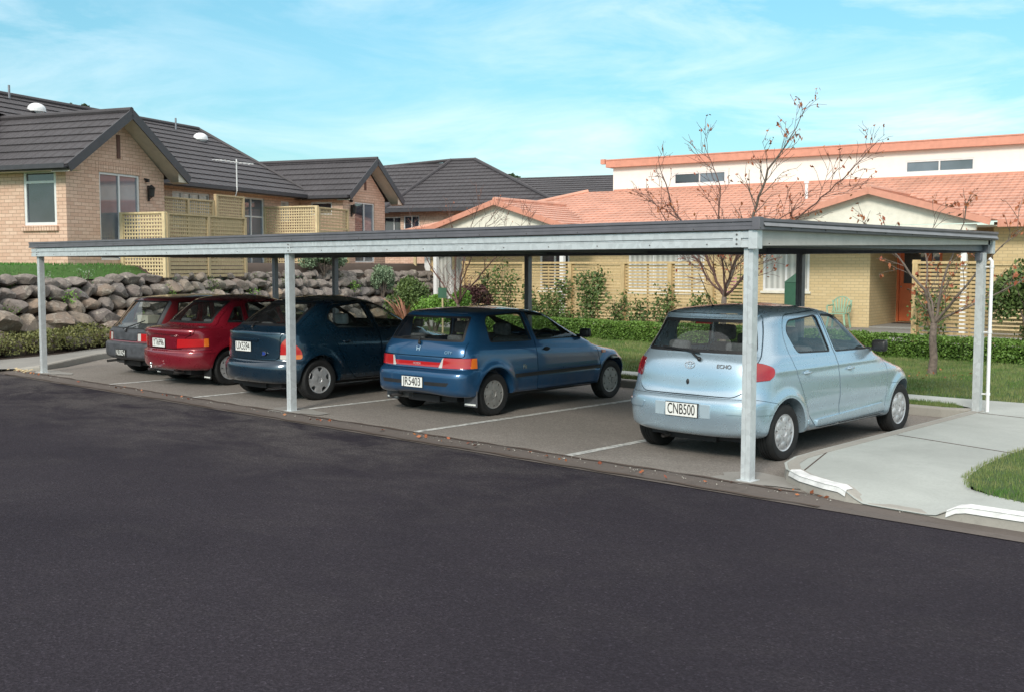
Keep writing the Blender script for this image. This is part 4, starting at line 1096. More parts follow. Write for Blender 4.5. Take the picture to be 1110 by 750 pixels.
def house_glass(name, c, curtain=None):
    m, nt, b = _nt(name)
    if curtain:
        uv = gpos(nt); w = nt.nodes.new('ShaderNodeTexWave'); w.bands_direction = 'DIAGONAL'; w.inputs['Scale'].default_value = 3; w.inputs['Distortion'].default_value = 1.5
        L(nt, mapv(nt, uv, (1, 1, .02)), w.inputs['Vector'])
        L(nt, ramp(nt, w.outputs['Fac'], [(0, tuple(x * .6 for x in curtain)), (1, curtain)]), b.inputs['Base Color'])
    else:
        f = noise(nt, gpos(nt), .9, 3, .5); L(nt, ramp(nt, f, [(.35, tuple(x * .5 for x in c)), (.7, c)]), b.inputs['Base Color'])
    b.inputs['Roughness'].default_value = .04 if not curtain else .5; b.inputs['Coat Weight'].default_value = 1; b.inputs['Coat Roughness'].default_value = .01; b.inputs['IOR'].default_value = 1.6
    return m

M['road'] = asphalt('dark_asphalt', (.025, .0215, .029), (.036, .031, .039), (.085, .077, .076), .16)
M['bay'] = asphalt('worn_bay_asphalt', (.235, .212, .193), (.29, .263, .24), (.34, .31, .285), .5, 1.4)
M['channel'] = concrete('dirty_channel_concrete', (.12, .10, .09), .8)
M['kerb'] = concrete('kerb_concrete', (.34, .32, .29), .5)
M['path'] = concrete('footpath_concrete', (.40, .42, .40), .22)
M['path_dull'] = concrete('weathered_path_concrete', (.27, .26, .245), .35)
M['white_paint'] = plain('road_marking_white', (.72, .72, .72), .7, var=.12, scale=9, bmp=.1)
M['line_paint'] = plain('worn_line_paint', (.55, .55, .53), .75, var=.3, scale=14)
M['soil'] = concrete('bark_mulch_soil', (.085, .06, .048), .6)
M['turf'] = concrete('turf_base', (.045, .085, .018), .5)
M['lawn_far'] = concrete('bank_lawn', (.05, .12, .02), .3)
M['grass'] = leafy('grass_blades', [(0, (.035, .10, .014)), (.6, (.06, .165, .022)), (.93, (.11, .19, .04)), (1, (.26, .22, .11))])
M['hedge_leaf'] = leafy('hedge_leaves', [(0, (.035, .075, .012)), (.6, (.075, .15, .025)), (1, (.13, .22, .04))])
M['juniper_leaf'] = leafy('ground_cover_leaves', [(0, (.055, .07, .018)), (.6, (.10, .115, .035)), (1, (.17, .165, .06))])
M['shrub_leaf'] = leafy('shrub_leaves', [(0, (.03, .055, .018)), (.6, (.06, .10, .028)), (1, (.12, .17, .05))])
M['bright_leaf'] = leafy('bright_shrub_leaves', [(0, (.05, .12, .015)), (.6, (.11, .23, .03)), (1, (.18, .32, .06))])
M['grey_leaf'] = leafy('grey_green_leaves', [(0, (.07, .11, .06)), (.6, (.13, .19, .11)), (1, (.20, .27, .17))])
M['red_leaf'] = leafy('autumn_leaves', [(0, (.16, .03, .02)), (.5, (.28, .06, .035)), (1, (.36, .15, .06))])
M['flax_leaf'] = leafy('bronze_flax_leaves', [(0, (.10, .035, .03)), (.5, (.20, .07, .05)), (1, (.30, .15, .09))])
M['bark'] = plain('grey_brown_bark', (.16, .125, .105), .9, var=.25, scale=18, bmp=.3)
M['twig'] = plain('red_brown_twigs', (.13, .07, .06), .85, var=.2, scale=18)
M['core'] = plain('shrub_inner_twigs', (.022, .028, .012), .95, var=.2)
M['brickA'] = brick('pink_tan_brick', ((.65, .42, .315), (.78, .56, .44), (.50, .31, .23)), (.40, .26, .20))
M['brickB'] = brick('cream_yellow_brick', ((.62, .47, .26), (.68, .53, .31), (.56, .42, .24)), (.44, .35, .22))
M['roofA'] = tiles('charcoal_roof_tiles', (.060, .054, .060))
M['roofB'] = tiles('salmon_roof_tiles', (.62, .325, .24), .26)
M['trimA'] = plain('dark_grey_fascia', (.050, .048, .056), .45, var=.08)
M['trimB'] = plain('salmon_fascia', (.62, .28, .20), .55, var=.06)
M['soffit'] = plain('cream_soffit', (.55, .50, .43), .7, var=.05)
M['stucco'] = plain('white_plaster', (.80, .78, .74), .8, var=.02)
M['cream'] = plain('cream_weatherboard', (.78, .75, .66), .7, var=.05)
M['alu'] = plain('white_aluminium', (.72, .72, .73), .4, var=.03)
M['glassA'] = house_glass('window_glass', (.05, .055, .075))
M['glassL'] = house_glass('hazy_window_glass', (.16, .19, .24))
M['glassC'] = house_glass('curtained_window_glass', (.1, .1, .1), (.62, .62, .60))
M['pine'] = wood('treated_pine', (.70, .56, .34))
M['pineD'] = wood('treated_pine_painted_shade', (.52, .40, .24))  # darker copy of the pine: shade on side-facing screens put into the colour
M['pineF'] = wood('fence_pine', (.60, .43, .225))
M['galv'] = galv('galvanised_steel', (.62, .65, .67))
M['galvD'] = galv('galvanised_steel_shade_colour', (.20, .21, .24))  # the galvanised steel again, with shade put into its colour
M['fascia'] = plain('charcoal_roof_edge', (.15, .145, .165), .42, .15, var=.08)
M['fascia_dark'] = plain('charcoal_roof_edge_groove', (.03, .028, .034), .5)
M['sheet'] = plain('roof_sheet_underside', (.24, .24, .25), .5, .3, var=.08)
M['sheet_edge'] = plain('pale_roof_edge_flashing', (.50, .48, .455), .5, .1, var=.06)
M['door'] = plain('salmon_red_door_paint', (.75, .17, .06), .45, var=.05)
M['green_plastic'] = plain('pale_green_plastic', (.26, .42, .30), .4, var=.05)
M['green_box'] = plain('dark_green_paint', (.03, .10, .06), .45)
M['white_pipe'] = plain('white_pvc', (.80, .80, .82), .35, var=.02)
def rock_mat():
    m, nt, b = _nt('boulder_rock'); p = opos(nt); oi = nt.nodes.new('ShaderNodeObjectInfo')
    base = ramp(nt, oi.outputs['Random'], [(0, (.20, .18, .175)), (.22, (.30, .265, .25)), (.42, (.44, .32, .225)), (.58, (.25, .21, .20)), (.78, (.48, .42, .355)), (1, (.36, .26, .19))])
    g = gpos(nt); f = noise(nt, g, 5, 7, .7, .5); f2 = noise(nt, g, 22, 5, .7)
    col = mix(nt, ramp(nt, f, [(.3, (0, 0, 0)), (.55, (.6,) * 3)]), base, (.10, .085, .08))
    col = mix(nt, ramp(nt, f, [(.55, (0, 0, 0)), (.68, (.85,) * 3)]), col, (.52, .47, .40))
    col = mix(nt, ramp(nt, f2, [(.4, (0, 0, 0)), (.75, (.4,) * 3)]), col, (.07, .06, .055))
    L(nt, col, b.inputs['Base Color']); b.inputs['Roughness'].default_value = .9; bump(nt, b, f, .7, .06); return m
M['rock'] = rock_mat()

# ------------------------------------------------------------------ scatter helpers
rng = np.random.default_rng(11)
def rhombi(name, C, size, mat, parent=None, aspect=.55, up=0.0, tilt=1.0, jitter=.4, org=None):
    """one mesh of many small leaf-shaped faces at the points C"""
    C = np.asarray(C, float); n = len(C)
    s = np.asarray(size if np.ndim(size) else np.full(n, size)) * (1 + jitter * rng.uniform(-1, 1, n))
    a = rng.normal(size=(n, 3)) * np.array([1, 1, tilt]) + np.array([0, 0, up]); a /= np.linalg.norm(a, axis=1)[:, None]
    b = rng.normal(size=(n, 3)); b -= a * (a * b).sum(1)[:, None]; b /= np.linalg.norm(b, axis=1)[:, None]
    h = a * s[:, None] * .5; w = b * s[:, None] * .5 * aspect
    o = np.array(org if org is not None else ((ORG.get(parent.name) if parent is not None else None) or (0, 0, 0)))
    V = np.stack([C - h, C + w, C + h, C - w], 1).reshape(-1, 3) - o
    me = bpy.data.meshes.new(name); me.vertices.add(4 * n); me.vertices.foreach_set('co', V.ravel())
    me.loops.add(4 * n); me.loops.foreach_set('vertex_index', np.arange(4 * n)); me.polygons.add(n)
    me.polygons.foreach_set('loop_start', np.arange(n) * 4); me.polygons.foreach_set('loop_total', np.full(n, 4)); me.update(calc_edges=True)
    ob = link_mesh(name, me, parent, mat)
    if parent is None: ob.location = tuple(o)
    return ob
def blades(name, C, h, mat, parent=None, width=.006, lean=.35, zf=None):
    C = np.asarray(C, float); n = len(C); hh = h * rng.uniform(.5, 1.3, n); an = rng.uniform(0, 2 * PI, n); le = rng.uniform(0, lean, n) * hh; la = rng.uniform(0, 2 * PI, n)
    d = np.c_[np.cos(an), np.sin(an), np.zeros(n)] * width / 2
    tip = C + np.c_[np.cos(la) * le, np.sin(la) * le, hh]
    V = np.stack([C - d, C + d, tip], 1).reshape(-1, 3)
    me = bpy.data.meshes.new(name); me.vertices.add(3 * n); me.vertices.foreach_set('co', V.ravel())
    me.loops.add(3 * n); me.loops.foreach_set('vertex_index', np.arange(3 * n)); me.polygons.add(n)
    me.polygons.foreach_set('loop_start', np.arange(n) * 3); me.polygons.foreach_set('loop_total', np.full(n, 3)); me.update(calc_edges=True)
    return link_mesh(name, me, parent, mat)
def in_poly(P, poly):
    x, y = P[:, 0], P[:, 1]; r = np.zeros(len(P), bool); n = len(poly)
    for i in range(n):
        x0, y0 = poly[i - 1][:2]; x1, y1 = poly[i][:2]
        c = ((y0 > y) != (y1 > y)) & (x < (x1 - x0) * (y - y0) / (y1 - y0 + 1e-12) + x0); r ^= c
    return r
def scatter_poly(poly, n):
    a = np.array(poly)[:, :2]; lo, hi = a.min(0), a.max(0); P = rng.uniform(lo, hi, (int(n * 2.5), 2)); P = P[in_poly(P, poly)][:n]; return P
def clump_pts(c, r, n, k=9, spread=.42):
    """leaf positions in k clumps over an ellipsoid"""
    c = np.array(c); r = np.array(r); d = rng.normal(size=(k, 3)); d /= np.linalg.norm(d, axis=1)[:, None]; d[:, 2] = np.abs(d[:, 2]) * 1.1 - .25
    cc = c + d * r * .62; i = rng.integers(0, k, n); q = rng.normal(size=(n, 3)); q /= np.linalg.norm(q, axis=1)[:, None]
    rad = rng.uniform(.55, 1.05, n)[:, None]; P = cc[i] + q * rad * r * spread
    P[:, 2] = np.maximum(P[:, 2], c[2] - r[2] * .9); return P
def cdt_sheet(name, poly, zf, step, mat, kind='structure', uvs=False, extra=None):
    from mathutils.geometry import delaunay_2d_cdt
    n = len(poly); P = [Vector(p[:2]) for p in poly]
    a = np.array([p[:2] for p in poly]); lo, hi = a.min(0), a.max(0)
    if step:
        gx = np.arange(lo[0] + step / 2, hi[0], step); gy = np.arange(lo[1] + step / 2, hi[1], step); G_ = np.array([(x, y) for x in gx for y in gy])
        if len(G_): P += [Vector(q) for q in G_[in_poly(G_, poly)]]
    vs, es, fs, *_ = delaunay_2d_cdt(P, [], [list(range(n))], 1, 1e-5)
    mb = MB(); mb.add([(v.x, v.y, zf(v.x, v.y)) for v in vs], [tuple(f) for f in fs])
    me = mb.mesh(name); bm = bmesh.new(); bm.from_mesh(me)
    for f in bm.faces:
        if f.normal.z < 0: f.normal_flip()
    bm.to_mesh(me); bm.free()
    me.polygons.foreach_set('use_smooth', [True] * len(me.polygons))
    o = link_mesh(name, me, None, mat); o['kind'] = kind; return o
def strip(name, pts, w, z0, z1, mat, side=1, kind='structure', parent=None, zf=None):
    """a kerb-like band of width w to one side of a polyline, top z1, foot z0"""
    pts = [Vector(p[:2]) for p in pts]; n = len(pts); inner = []
    for i in range(n):
        d = (pts[min(i + 1, n - 1)] - pts[max(i - 1, 0)]).normalized(); inner.append(pts[i] + Vector((-d.y, d.x)) * w * side)
    mb = MB(); V = []
    for i in range(n):
        t = zf(pts[i].x, pts[i].y) if zf else z1
        b = .018
        d = (inner[i] - pts[i]).normalized()
        V += [(pts[i].x, pts[i].y, z0), (pts[i].x + d.x * .012, pts[i].y + d.y * .012, t - b), (pts[i].x + d.x * .03, pts[i].y + d.y * .03, t), (inner[i].x, inner[i].y, t), (inner[i].x, inner[i].y, z0)]
    F = []
    for i in range(n - 1):
        for k in range(4): F.append((i * 5 + k, (i + 1) * 5 + k, (i + 1) * 5 + k + 1, i * 5 + k + 1))
    F.append((0, 1, 2, 3, 4)); F.append(tuple((n - 1) * 5 + k for k in (4, 3, 2, 1, 0)))
    mb.add(V, F); o = mb.build(name, mat, parent, recalc=True)
    if kind: o['kind'] = kind
    return o
def arc_pts(P, seg=6, r=.5):
    return round_poly(P, r, seg)

# ------------------------------------------------------------------ ground, road, kerbs
mb = MB(); mb.box(-600, 600, -600, 600, -.5, -.05); tag(mb.build('ground', M['turf']), kind='structure')
mb = MB(); mb.poly([(-60, -40, 0), (60, -40, 0), (60, 7.68, 0), (-60, 7.68, 0)]); tag(mb.build('road', M['road']), kind='structure')
def z_ch(x, y): return .004 - .022 * math.exp(-((y - 7.84) / .07) ** 2)
mb = MB(); xs = [-26 + .8 * i for i in range(60)]; ys = [7.62, 7.68, 7.70, 7.76, 7.84, 7.92, 7.98, 8.02, 8.05]
V = [(x, y, (.006 if y < 7.69 else .009 if y > 7.97 else z_ch(x, y) + .004)) for x in xs for y in ys]; F = []
for i in range(len(xs) - 1):
    for j in range(len(ys) - 1): a = i * len(ys) + j; F.append((a, a + len(ys), a + len(ys) + 1, a + 1))
mb.smooth = True; mb.add(V, F); tag(mb.build('drainage_channel', M['channel']), kind='structure')
KL = [(-19.55, 8.03), (-19.35, 8.35), (-19.7, 8.95), (-20.3, 9.6), (-20.85, 10.2), (-21.25, 10.9), (-21.35, 13.5)]
bay = [(-19.45, 8.05), (-4.3, 8.05), (-4.55, 8.35), (-4.9, 8.9), (-4.98, 9.6), (-5.0, 13.3), (-21.3, 13.3), (-21.2, 10.9), (-20.8, 10.2), (-20.25, 9.6), (-19.65, 8.95), (-19.35, 8.35)]
cdt_sheet('parking_bays', bay, lambda x, y: .006, 0, M['bay'])
for x in (-6.89, -9.12, -11.6, -13.80, -16.28):
    mb = MB(); mb.poly([(x - .05, 8.10, .010), (x + .05, 8.10, .010), (x + .05 - .02, 13.2, .010), (x - .05 - .02, 13.2, .010)]); tag(mb.build('bay_line', M['line_paint']), kind='structure')
# ragged dark joints either side of the channel
for (y, w_) in ((8.055, .022), (7.672, .020)):
    mb = MB(); n = 260; xs_ = [-26 + 22.0 * i / n for i in range(n + 1)]; V = []
    for x in xs_:
        q = .012 * math.sin(x * 3.1) + .010 * math.sin(x * 11.7 + 1) ; ww = w_ * (1 + .6 * math.sin(x * 7.3 + y) * math.sin(x * 1.9)); V += [(x, y + q - ww, .0145), (x, y + q + ww, .0145)]
    mb.add(V, [(2 * i, 2 * i + 2, 2 * i + 3, 2 * i + 1) for i in range(n)]); tag(mb.build('channel_joint', M['soil']), kind='structure')
# right: footpath, kerbs, painted corners
def crossing(x): return sstep((x + 4.02) / .25) * sstep((-3.0 - x) / .25)
def zp(x, y):
    t = float(sstep((y - 7.95) / 1.1)); c = float(crossing(x)); return .115 - .098 * c * (1 - t)
KR = arc_pts([(-5.0, 13.42), (-4.98, 11.0), (-4.97, 9.5), (-4.93, 8.75), (-4.60, 8.12), (-3.94, 7.96), (-3.06, 7.93), (-1.5, 7.93), (6, 7.93)], 5, .35)
KR = [KR[0]] + [p for p in KR[1:] if p[0] > -5.2]
def dense(P, st=.07):
    out = [P[0]]
    for a, b in zip(P[:-1], P[1:]):
        n = max(1, min(60, int(math.hypot(b[0] - a[0], b[1] - a[1]) / st)))
        out += [(a[0] + (b[0] - a[0]) * k / n, a[1] + (b[1] - a[1]) * k / n) for k in range(1, n + 1)]
    return out
edge = [(-5.0, 13.42), (-4.98, 11.0), (-4.97, 9.5), (-4.95, 9.0), (-4.86, 8.66), (-4.70, 8.40), (-4.45, 8.18), (-4.15, 8.03), (-3.94, 7.975), (-3.5, 7.945), (-3.06, 7.93), (-2.4, 7.93), (-1, 7.93), (6, 7.93)]
isl = [(-1.5, 8.32), (-2.3, 8.34), (-2.75, 8.40), (-3.02, 8.50), (-3.25, 8.72), (-3.42, 9.1), (-3.52, 9.7), (-3.56, 10.4), (-3.58, 13.9)]
path = dense(edge) + [(6, 8.30)] + isl + [(6, 13.9), (6, 14.75), (-4.7, 14.55), (-5.6, 14.5), (-24, 14.5), (-24, 13.95), (-6.0, 13.88), (-5.35, 13.80), (-5.12, 13.62)]
cdt_sheet('footpath', path, zp, .25, M['path'])
strip('kerb', dense(edge), .13, -.02, .12, M['kerb'], side=1, zf=lambda x, y: zp(x, y) + .005)
strip('kerb', [(-21.3, 13.3), (-5.35, 13.3), (-5.12, 13.36), (-5.0, 13.44)], .13, -.02, .12, M['kerb'], side=1, zf=lambda x, y: .12)
# white painted kerb corners (paint on top and face)
def paint_band(x0, x1):
    E = [Vector(p) for p in dense(edge)]; mb = MB(); V = []; m = 0
    for i in range(1, len(E) - 1):
        if not (x0 <= E[i].x <= x1): continue
        d = (E[i + 1] - E[i - 1]).normalized(); n = Vector((-d.y, d.x)); t = zp(E[i].x, E[i].y) + .005; m += 1
        for (o, z) in ((-.006, t - .045), (.004, t - .010), (.020, t + .006), (.100, t + .006)): q = E[i] + n * o; V.append((q.x, q.y, z))
    mb.add(V, [(i * 4 + k, (i + 1) * 4 + k, (i + 1) * 4 + k + 1, i * 4 + k + 1) for i in range(m - 1) for k in (0, 1, 2)])
    return mb.build('painted_kerb_mark', M['white_paint'])
tag(paint_band(-4.66, -3.93), kind='structure')
tag(paint_band(-3.16, 4), kind='structure')
# path joints
mb = MB(); mb.bar((-4.83, 10.9, .1165), (-3.56, 10.55, .1165), .016, .003); mb.bar((-4.86, 13.2, .1165), (-3.58, 13.0, .1165), .016, .003); mb.bar((-4.84, 9.4, .1170), (-4.55, 8.45, .1170), .012, .003); tag(mb.build('path_joint', M['soil']), kind='structure')
# pale concrete pads round the front posts
def pad(name, cx, cy, rx, ry, mat, z=.0135):
    mb = MB(); P = []
    for k in range(26):
        a = 2 * PI * k / 26; r = 1 + .16 * math.sin(3 * a + cx) + .08 * math.sin(7 * a + 1.3 * cx); P.append((cx + rx * r * math.cos(a), cy + ry * r * math.sin(a), z))
    mb.poly(P); tag(mb.build(name, mat), kind='structure')
M['pad'] = concrete('post_pad_concrete', (.29, .275, .255), .4)
pad('post_footing', -4.85, 8.30, .48, .26, M['pad']); pad('post_footing', -11.55, 8.24, .5, .22, M['pad']); pad('post_footing', -18.8, 8.32, .55, .22, M['pad'])
# left: kerb and footpath strip, mulch bed
strip('kerb', KL, .13, -.02, .12, M['kerb'], side=1, zf=lambda x, y: .12 - .07 * float(sstep((8.6 - y) / .5)))
LP = [(-19.62, 8.03), (-19.48, 8.38), (-19.83, 9.02), (-20.43, 9.67), (-20.98, 10.27), (-21.38, 10.95), (-21.48, 13.9), (-23.2, 13.9), (-22.6, 11.6), (-22.0, 10.4), (-21.35, 9.6), (-21.05, 8.9), (-21.3, 8.02), (-60, 7.9), (-60, 7.66), (-19.9, 7.66)]
cdt_sheet('footpath', LP, lambda x, y: .112 - .07 * float(sstep((8.6 - y) / .5)), .3, M['path_dull'])
# lawns
def zl(x, y): return .10 + .015 * math.sin(x * .9) * math.sin(y * .7)
lawn_back = [(-24, 14.5), (-5.6, 14.5), (-4.7, 14.55), (6, 14.75), (8, 21.4), (-24, 21.4)]
cdt_sheet('lawn', lawn_back, zl, 1.0, M['turf'])
lawn_strip = [(-21, 13.43), (-5.35, 13.43), (-5.15, 13.6), (-5.35, 13.80), (-6.0, 13.88), (-21, 13.95)]
cdt_sheet('lawn', lawn_strip, lambda x, y: .108, 0, M['turf'])
lawn_isl = isl + [(8, 13.9), (8, 8.32)]
cdt_sheet('lawn', lawn_isl, lambda x, y: .118, 0, M['turf'])
def grass_on(poly, n, h, z, w, nm='grass'):
    P = scatter_poly(poly, n); C = np.c_[P, np.full(len(P), z)]; o = blades(nm, C, h, M['grass'], None, w); tag(o, kind='stuff'); return o
grass_on([(-3.62, 13.9), (-3.6, 10.4), (-3.56, 9.7), (-3.46, 9.05), (-3.28, 8.68), (-3.03, 8.46), (-2.76, 8.36), (-1.5, 8.28), (0, 8.28), (0, 13.9)], 60000, .035, .115, .006)
grass_on([(-9, 14.5), (-4.7, 14.56), (-1.5, 14.6), (-1.5, 20.3), (-9.5, 20.3)], 55000, .045, .10, .009)
grass_on([(-21, 14.5), (-9, 14.5), (-9.5, 20.3), (-21, 20.3)], 60000, .05, .10, .012)
grass_on([(-12, 13.46), (-5.38, 13.46), (-5.2, 13.6), (-5.4, 13.82), (-6.0, 13.9), (-12, 13.92)], 16000, .05, .10, .008)
# fallen leaves and grit
def litter(n, cx, cy, sx, sy, z, size=.05):
    P = np.c_[rng.normal(cx, sx, n), rng.normal(cy, sy, n), np.full(n, z)]; return P
C = np.vstack([litter(16, -18.9, 8.0, .5, .08, .03), litter(14, -14.7, 7.95, .9, .05, .02), litter(18, -10.2, 7.93, 1.2, .05, .02), litter(20, -6.8, 7.9, .9, .05, .02), litter(6, -4.6, 8.0, .2, .06, .02), litter(30, -7.1, 17.3, .5, .5, .15)])
tag(rhombi('fallen_leaves', C, .045, M['red_leaf'], None, .6, tilt=.25), kind='stuff')
C = np.vstack([litter(90, -19.2, 8.0, .5, .09, .02), litter(160, -12, 7.93, 4, .04, .015), litter(120, -6.5, 7.93, 1.4, .05, .015)])
tag(rhombi('grit', C, .014, M['kerb'], None, .9, tilt=.3), kind='stuff')
# twigs heaped by the left post
mb = MB()
for k in range(14):
    x = -19.35 + random.uniform(-.5, .35); y = 8.02 + random.uniform(-.12, .12); a = random.uniform(-.5, .5); l = random.uniform(.05, .18)
    mb.tube([(x, y, .03), (x + l * math.cos(a), y + l * math.sin(a), .05)], .008, 5)
tag(mb.build('twig_litter', M['pine']), kind='stuff')

# ------------------------------------------------------------------ the carport
cp = empty('carport', (-12, 10.8, 0), 0, org=(-12, 10.8, 0)); tag(cp, 'long flat galvanised steel carport with charcoal roof edge standing over the parked cars', 'carport')
PF = [(-18.9, 8.22), (-11.6, 8.2), (-4.95, 8.2)]; PBk = [(-18.9, 13.0), (-17.35, 13.33), (-12.22, 13.33), (-7.29, 13.33), (-4.93, 13.33)]
zb, zt = 2.0, 2.145
for i, (x, y) in enumerate(PF + PBk):
    mb = MB(); s = .044; base = .01 if i < 3 else .10
    # folded box section: two C channels back to back leave a seam on each side
    mb.box(x - s, x - .003, y - s, y + s, base, zb - .001); mb.box(x + .003, x + s, y - s, y + s, base, zb - .001); mb.box(x - .004, x + .004, y - s + .006, y + s - .006, base, zb - .001)
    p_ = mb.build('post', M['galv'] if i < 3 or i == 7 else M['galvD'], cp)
    mb = MB(); mb.box(x - .075, x + .075, y - .075, y + .075, base - .004, base + .006); mb.build('base_plate', M['galv'], p_)
X0, X1, Y0, Y1 = -19.06, -4.84, 8.12, 13.50
def channel(mbx, a0, a1, b, face, axis):
    pass
mb = MB()   # front beam: C section with a pressed groove
for (z0, z1, d) in ((zb, zb + .060, 0), (zb + .062, zb + .076, .012), (zb + .078, zt - .006, 0)):
    mb.box(X0 + .03, X1 - .05, Y0 + d, Y0 + .06, z0, z1)
mb.build('front_beam', M['galv'], cp, bevel=.003)
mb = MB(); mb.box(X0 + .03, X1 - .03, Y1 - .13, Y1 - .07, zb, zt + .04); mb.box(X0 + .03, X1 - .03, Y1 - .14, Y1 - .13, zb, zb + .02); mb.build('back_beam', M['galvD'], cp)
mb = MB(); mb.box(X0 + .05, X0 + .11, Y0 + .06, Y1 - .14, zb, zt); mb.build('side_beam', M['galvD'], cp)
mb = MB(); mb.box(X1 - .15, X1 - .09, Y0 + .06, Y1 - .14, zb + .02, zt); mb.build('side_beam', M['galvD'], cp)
# pale end flashing, deeper at the front
mb = MB(); xa, xb = X1 - .048, X1 - .030; f0, f1 = Y0 + .02, Y1 - .05
mb.add([(xa, f0, zb + .015), (xb, f0, zb + .015), (xb, f1, zb + .095), (xa, f1, zb + .095), (xa, f0, zt - .002), (xb, f0, zt - .002), (xb, f1, zt - .002), (xa, f1, zt - .002)], [(0, 3, 2, 1), (4, 5, 6, 7), (0, 1, 5, 4), (1, 2, 6, 5), (2, 3, 7, 6), (3, 0, 4, 7)])
mb.build('end_flashing', M['sheet_edge'], cp)
for (x, y) in ((X1 - .045, Y0 - .012), (X1 - .06, Y1 - .03)):
    mb = MB(); mb.box(x - .04, x + .045, y, y + .085, zb - .012, zt + .004); mb.build('corner_bracket', M['galv'], cp, bevel=.003)
mb = MB(); mb.box(X1 - .14, X1 - .06, Y1 - .26, Y1 - .12, zb - .10, zb - .004); mb.build('gutter_outlet', M['galvD'], cp, bevel=.01)
for (x, y) in PF:
    mb = MB(); xa_, xb_ = (x - .05, x + .11) if x < -5 else (x - .16, x + .05)
    if x > -5: xa_, xb_ = x - .13, x - .052
    else: xa_, xb_ = x + .052, x + .13
    mb.box(xa_, xb_, Y0 - .004, Y0 - .0005, zb + .004, zt - .012); br_ = mb.build('joint_plate', M['galv'], cp)
    mb = MB()
    for q in (.03, .07, .11): mb.lathe([(-.010, .009), (-.0035, .009)], 6, 'y', ((xa_ + xb_) / 2, Y0 - .001, zb + q))
    mb.build('bolts', M['steel_dull'], br_)
# cross purlins and roof sheet
for k in range(7):
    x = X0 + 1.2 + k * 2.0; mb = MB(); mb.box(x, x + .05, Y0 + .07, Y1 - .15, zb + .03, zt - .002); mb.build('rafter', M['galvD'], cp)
mb = MB(); V = []; F = []; n = 0; x = X0 + .03; prof = []
while x < X1 - .05: prof += [(x, 0), (x + .10, 0), (x + .12, .028), (x + .16, .028), (x + .18, 0)]; x += .19
for (px_, pz) in prof: V += [(px_, Y0 + .03, zt + .035 + pz), (px_, Y1 - .02, zt + .020 + pz)]
F = [(2 * i, 2 * i + 2, 2 * i + 3, 2 * i + 1) for i in range(len(prof) - 1)]
mb.add(V, F); mb.build('roof_sheet', M['sheet'], cp)
mb = MB()   # fascia: three pressed bands
zf0, zf1 = zt + .002, 2.25
def fband(x0, x1, y0, y1):
    h = (zf1 - zf0) / 3
    for k, d in ((0, .0), (1, .010), (2, .0)):
        mb.box(x0 + (d if x1 - x0 < .1 else 0), x1 - (d if x1 - x0 < .1 else 0), y0 + (d if y1 - y0 < .1 else 0), y1 - (d if y1 - y0 < .1 else 0), zf0 + k * h + .003, zf0 + (k + 1) * h - .006)
    c = .014
    mb.box(x0 + (c if x1 - x0 < .1 else 0), x1 - (c if x1 - x0 < .1 else 0), y0 + (c if y1 - y0 < .1 else 0), y1 - (c if y1 - y0 < .1 else 0), zf0, zf1 - .006)
fband(X0, X1, Y0 - .03, Y0 + .02); fb = mb.build('fascia', M['fascia'], cp)
mb = MB(); fband(X1 - .022, X1 + .028, Y0 + .022, Y1 + .03); mb.build('fascia', M['fascia'], cp)
mb = MB(); fband(X0 - .028, X0 + .022, Y0 + .022, Y1 + .03); mb.build('fascia', M['fascia'], cp)
mb = MB(); fband(X0, X1, Y1 + .032, Y1 + .08); mb.build('fascia', M['fascia'], cp)
mb = MB(); mb.box(X1 - .035, X1 + .038, Y0 - .042, Y0 + .03, zf0 - .001, zf1 + .004); mb.build('fascia_corner_cap', M['fascia'], cp, bevel=.004)
mb = MB()
for k in range(22): x = X0 + .4 + k * .66; mb.sphere((x, Y0 - .033, zf0 + .018), .006, 8, 5)
for k in range(24): x = X0 + .3 + k * .61; mb.sphere((x, Y0 - .003, zb + .03), .006, 8, 5)
for k in range(8): mb.sphere((X1 + .031, Y0 + .5 + k * .62, zf0 + .018), .006, 8, 5)
mb.build('screws', M['steel_dull'], cp)
# downpipe on the back right post
dx, dy = -4.80, 13.31
mb = MB(); mb.tube([(dx - .03, dy, 1.93), (dx, dy, 1.90), (dx, dy, .12)], .021, 12); dp = mb.build('downpipe', M['white_pipe'], cp, sharp=50)
for z in (1.82, 1.05, .32): mb = MB(); mb.lathe([(0, .027), (.03, .027)], 14, 'z', (dx, dy, z)); mb.box(dx - .07, dx, dy - .012, dy + .012, z + .006, z + .022); mb.build('pipe_clip', M['white_pipe'], dp)
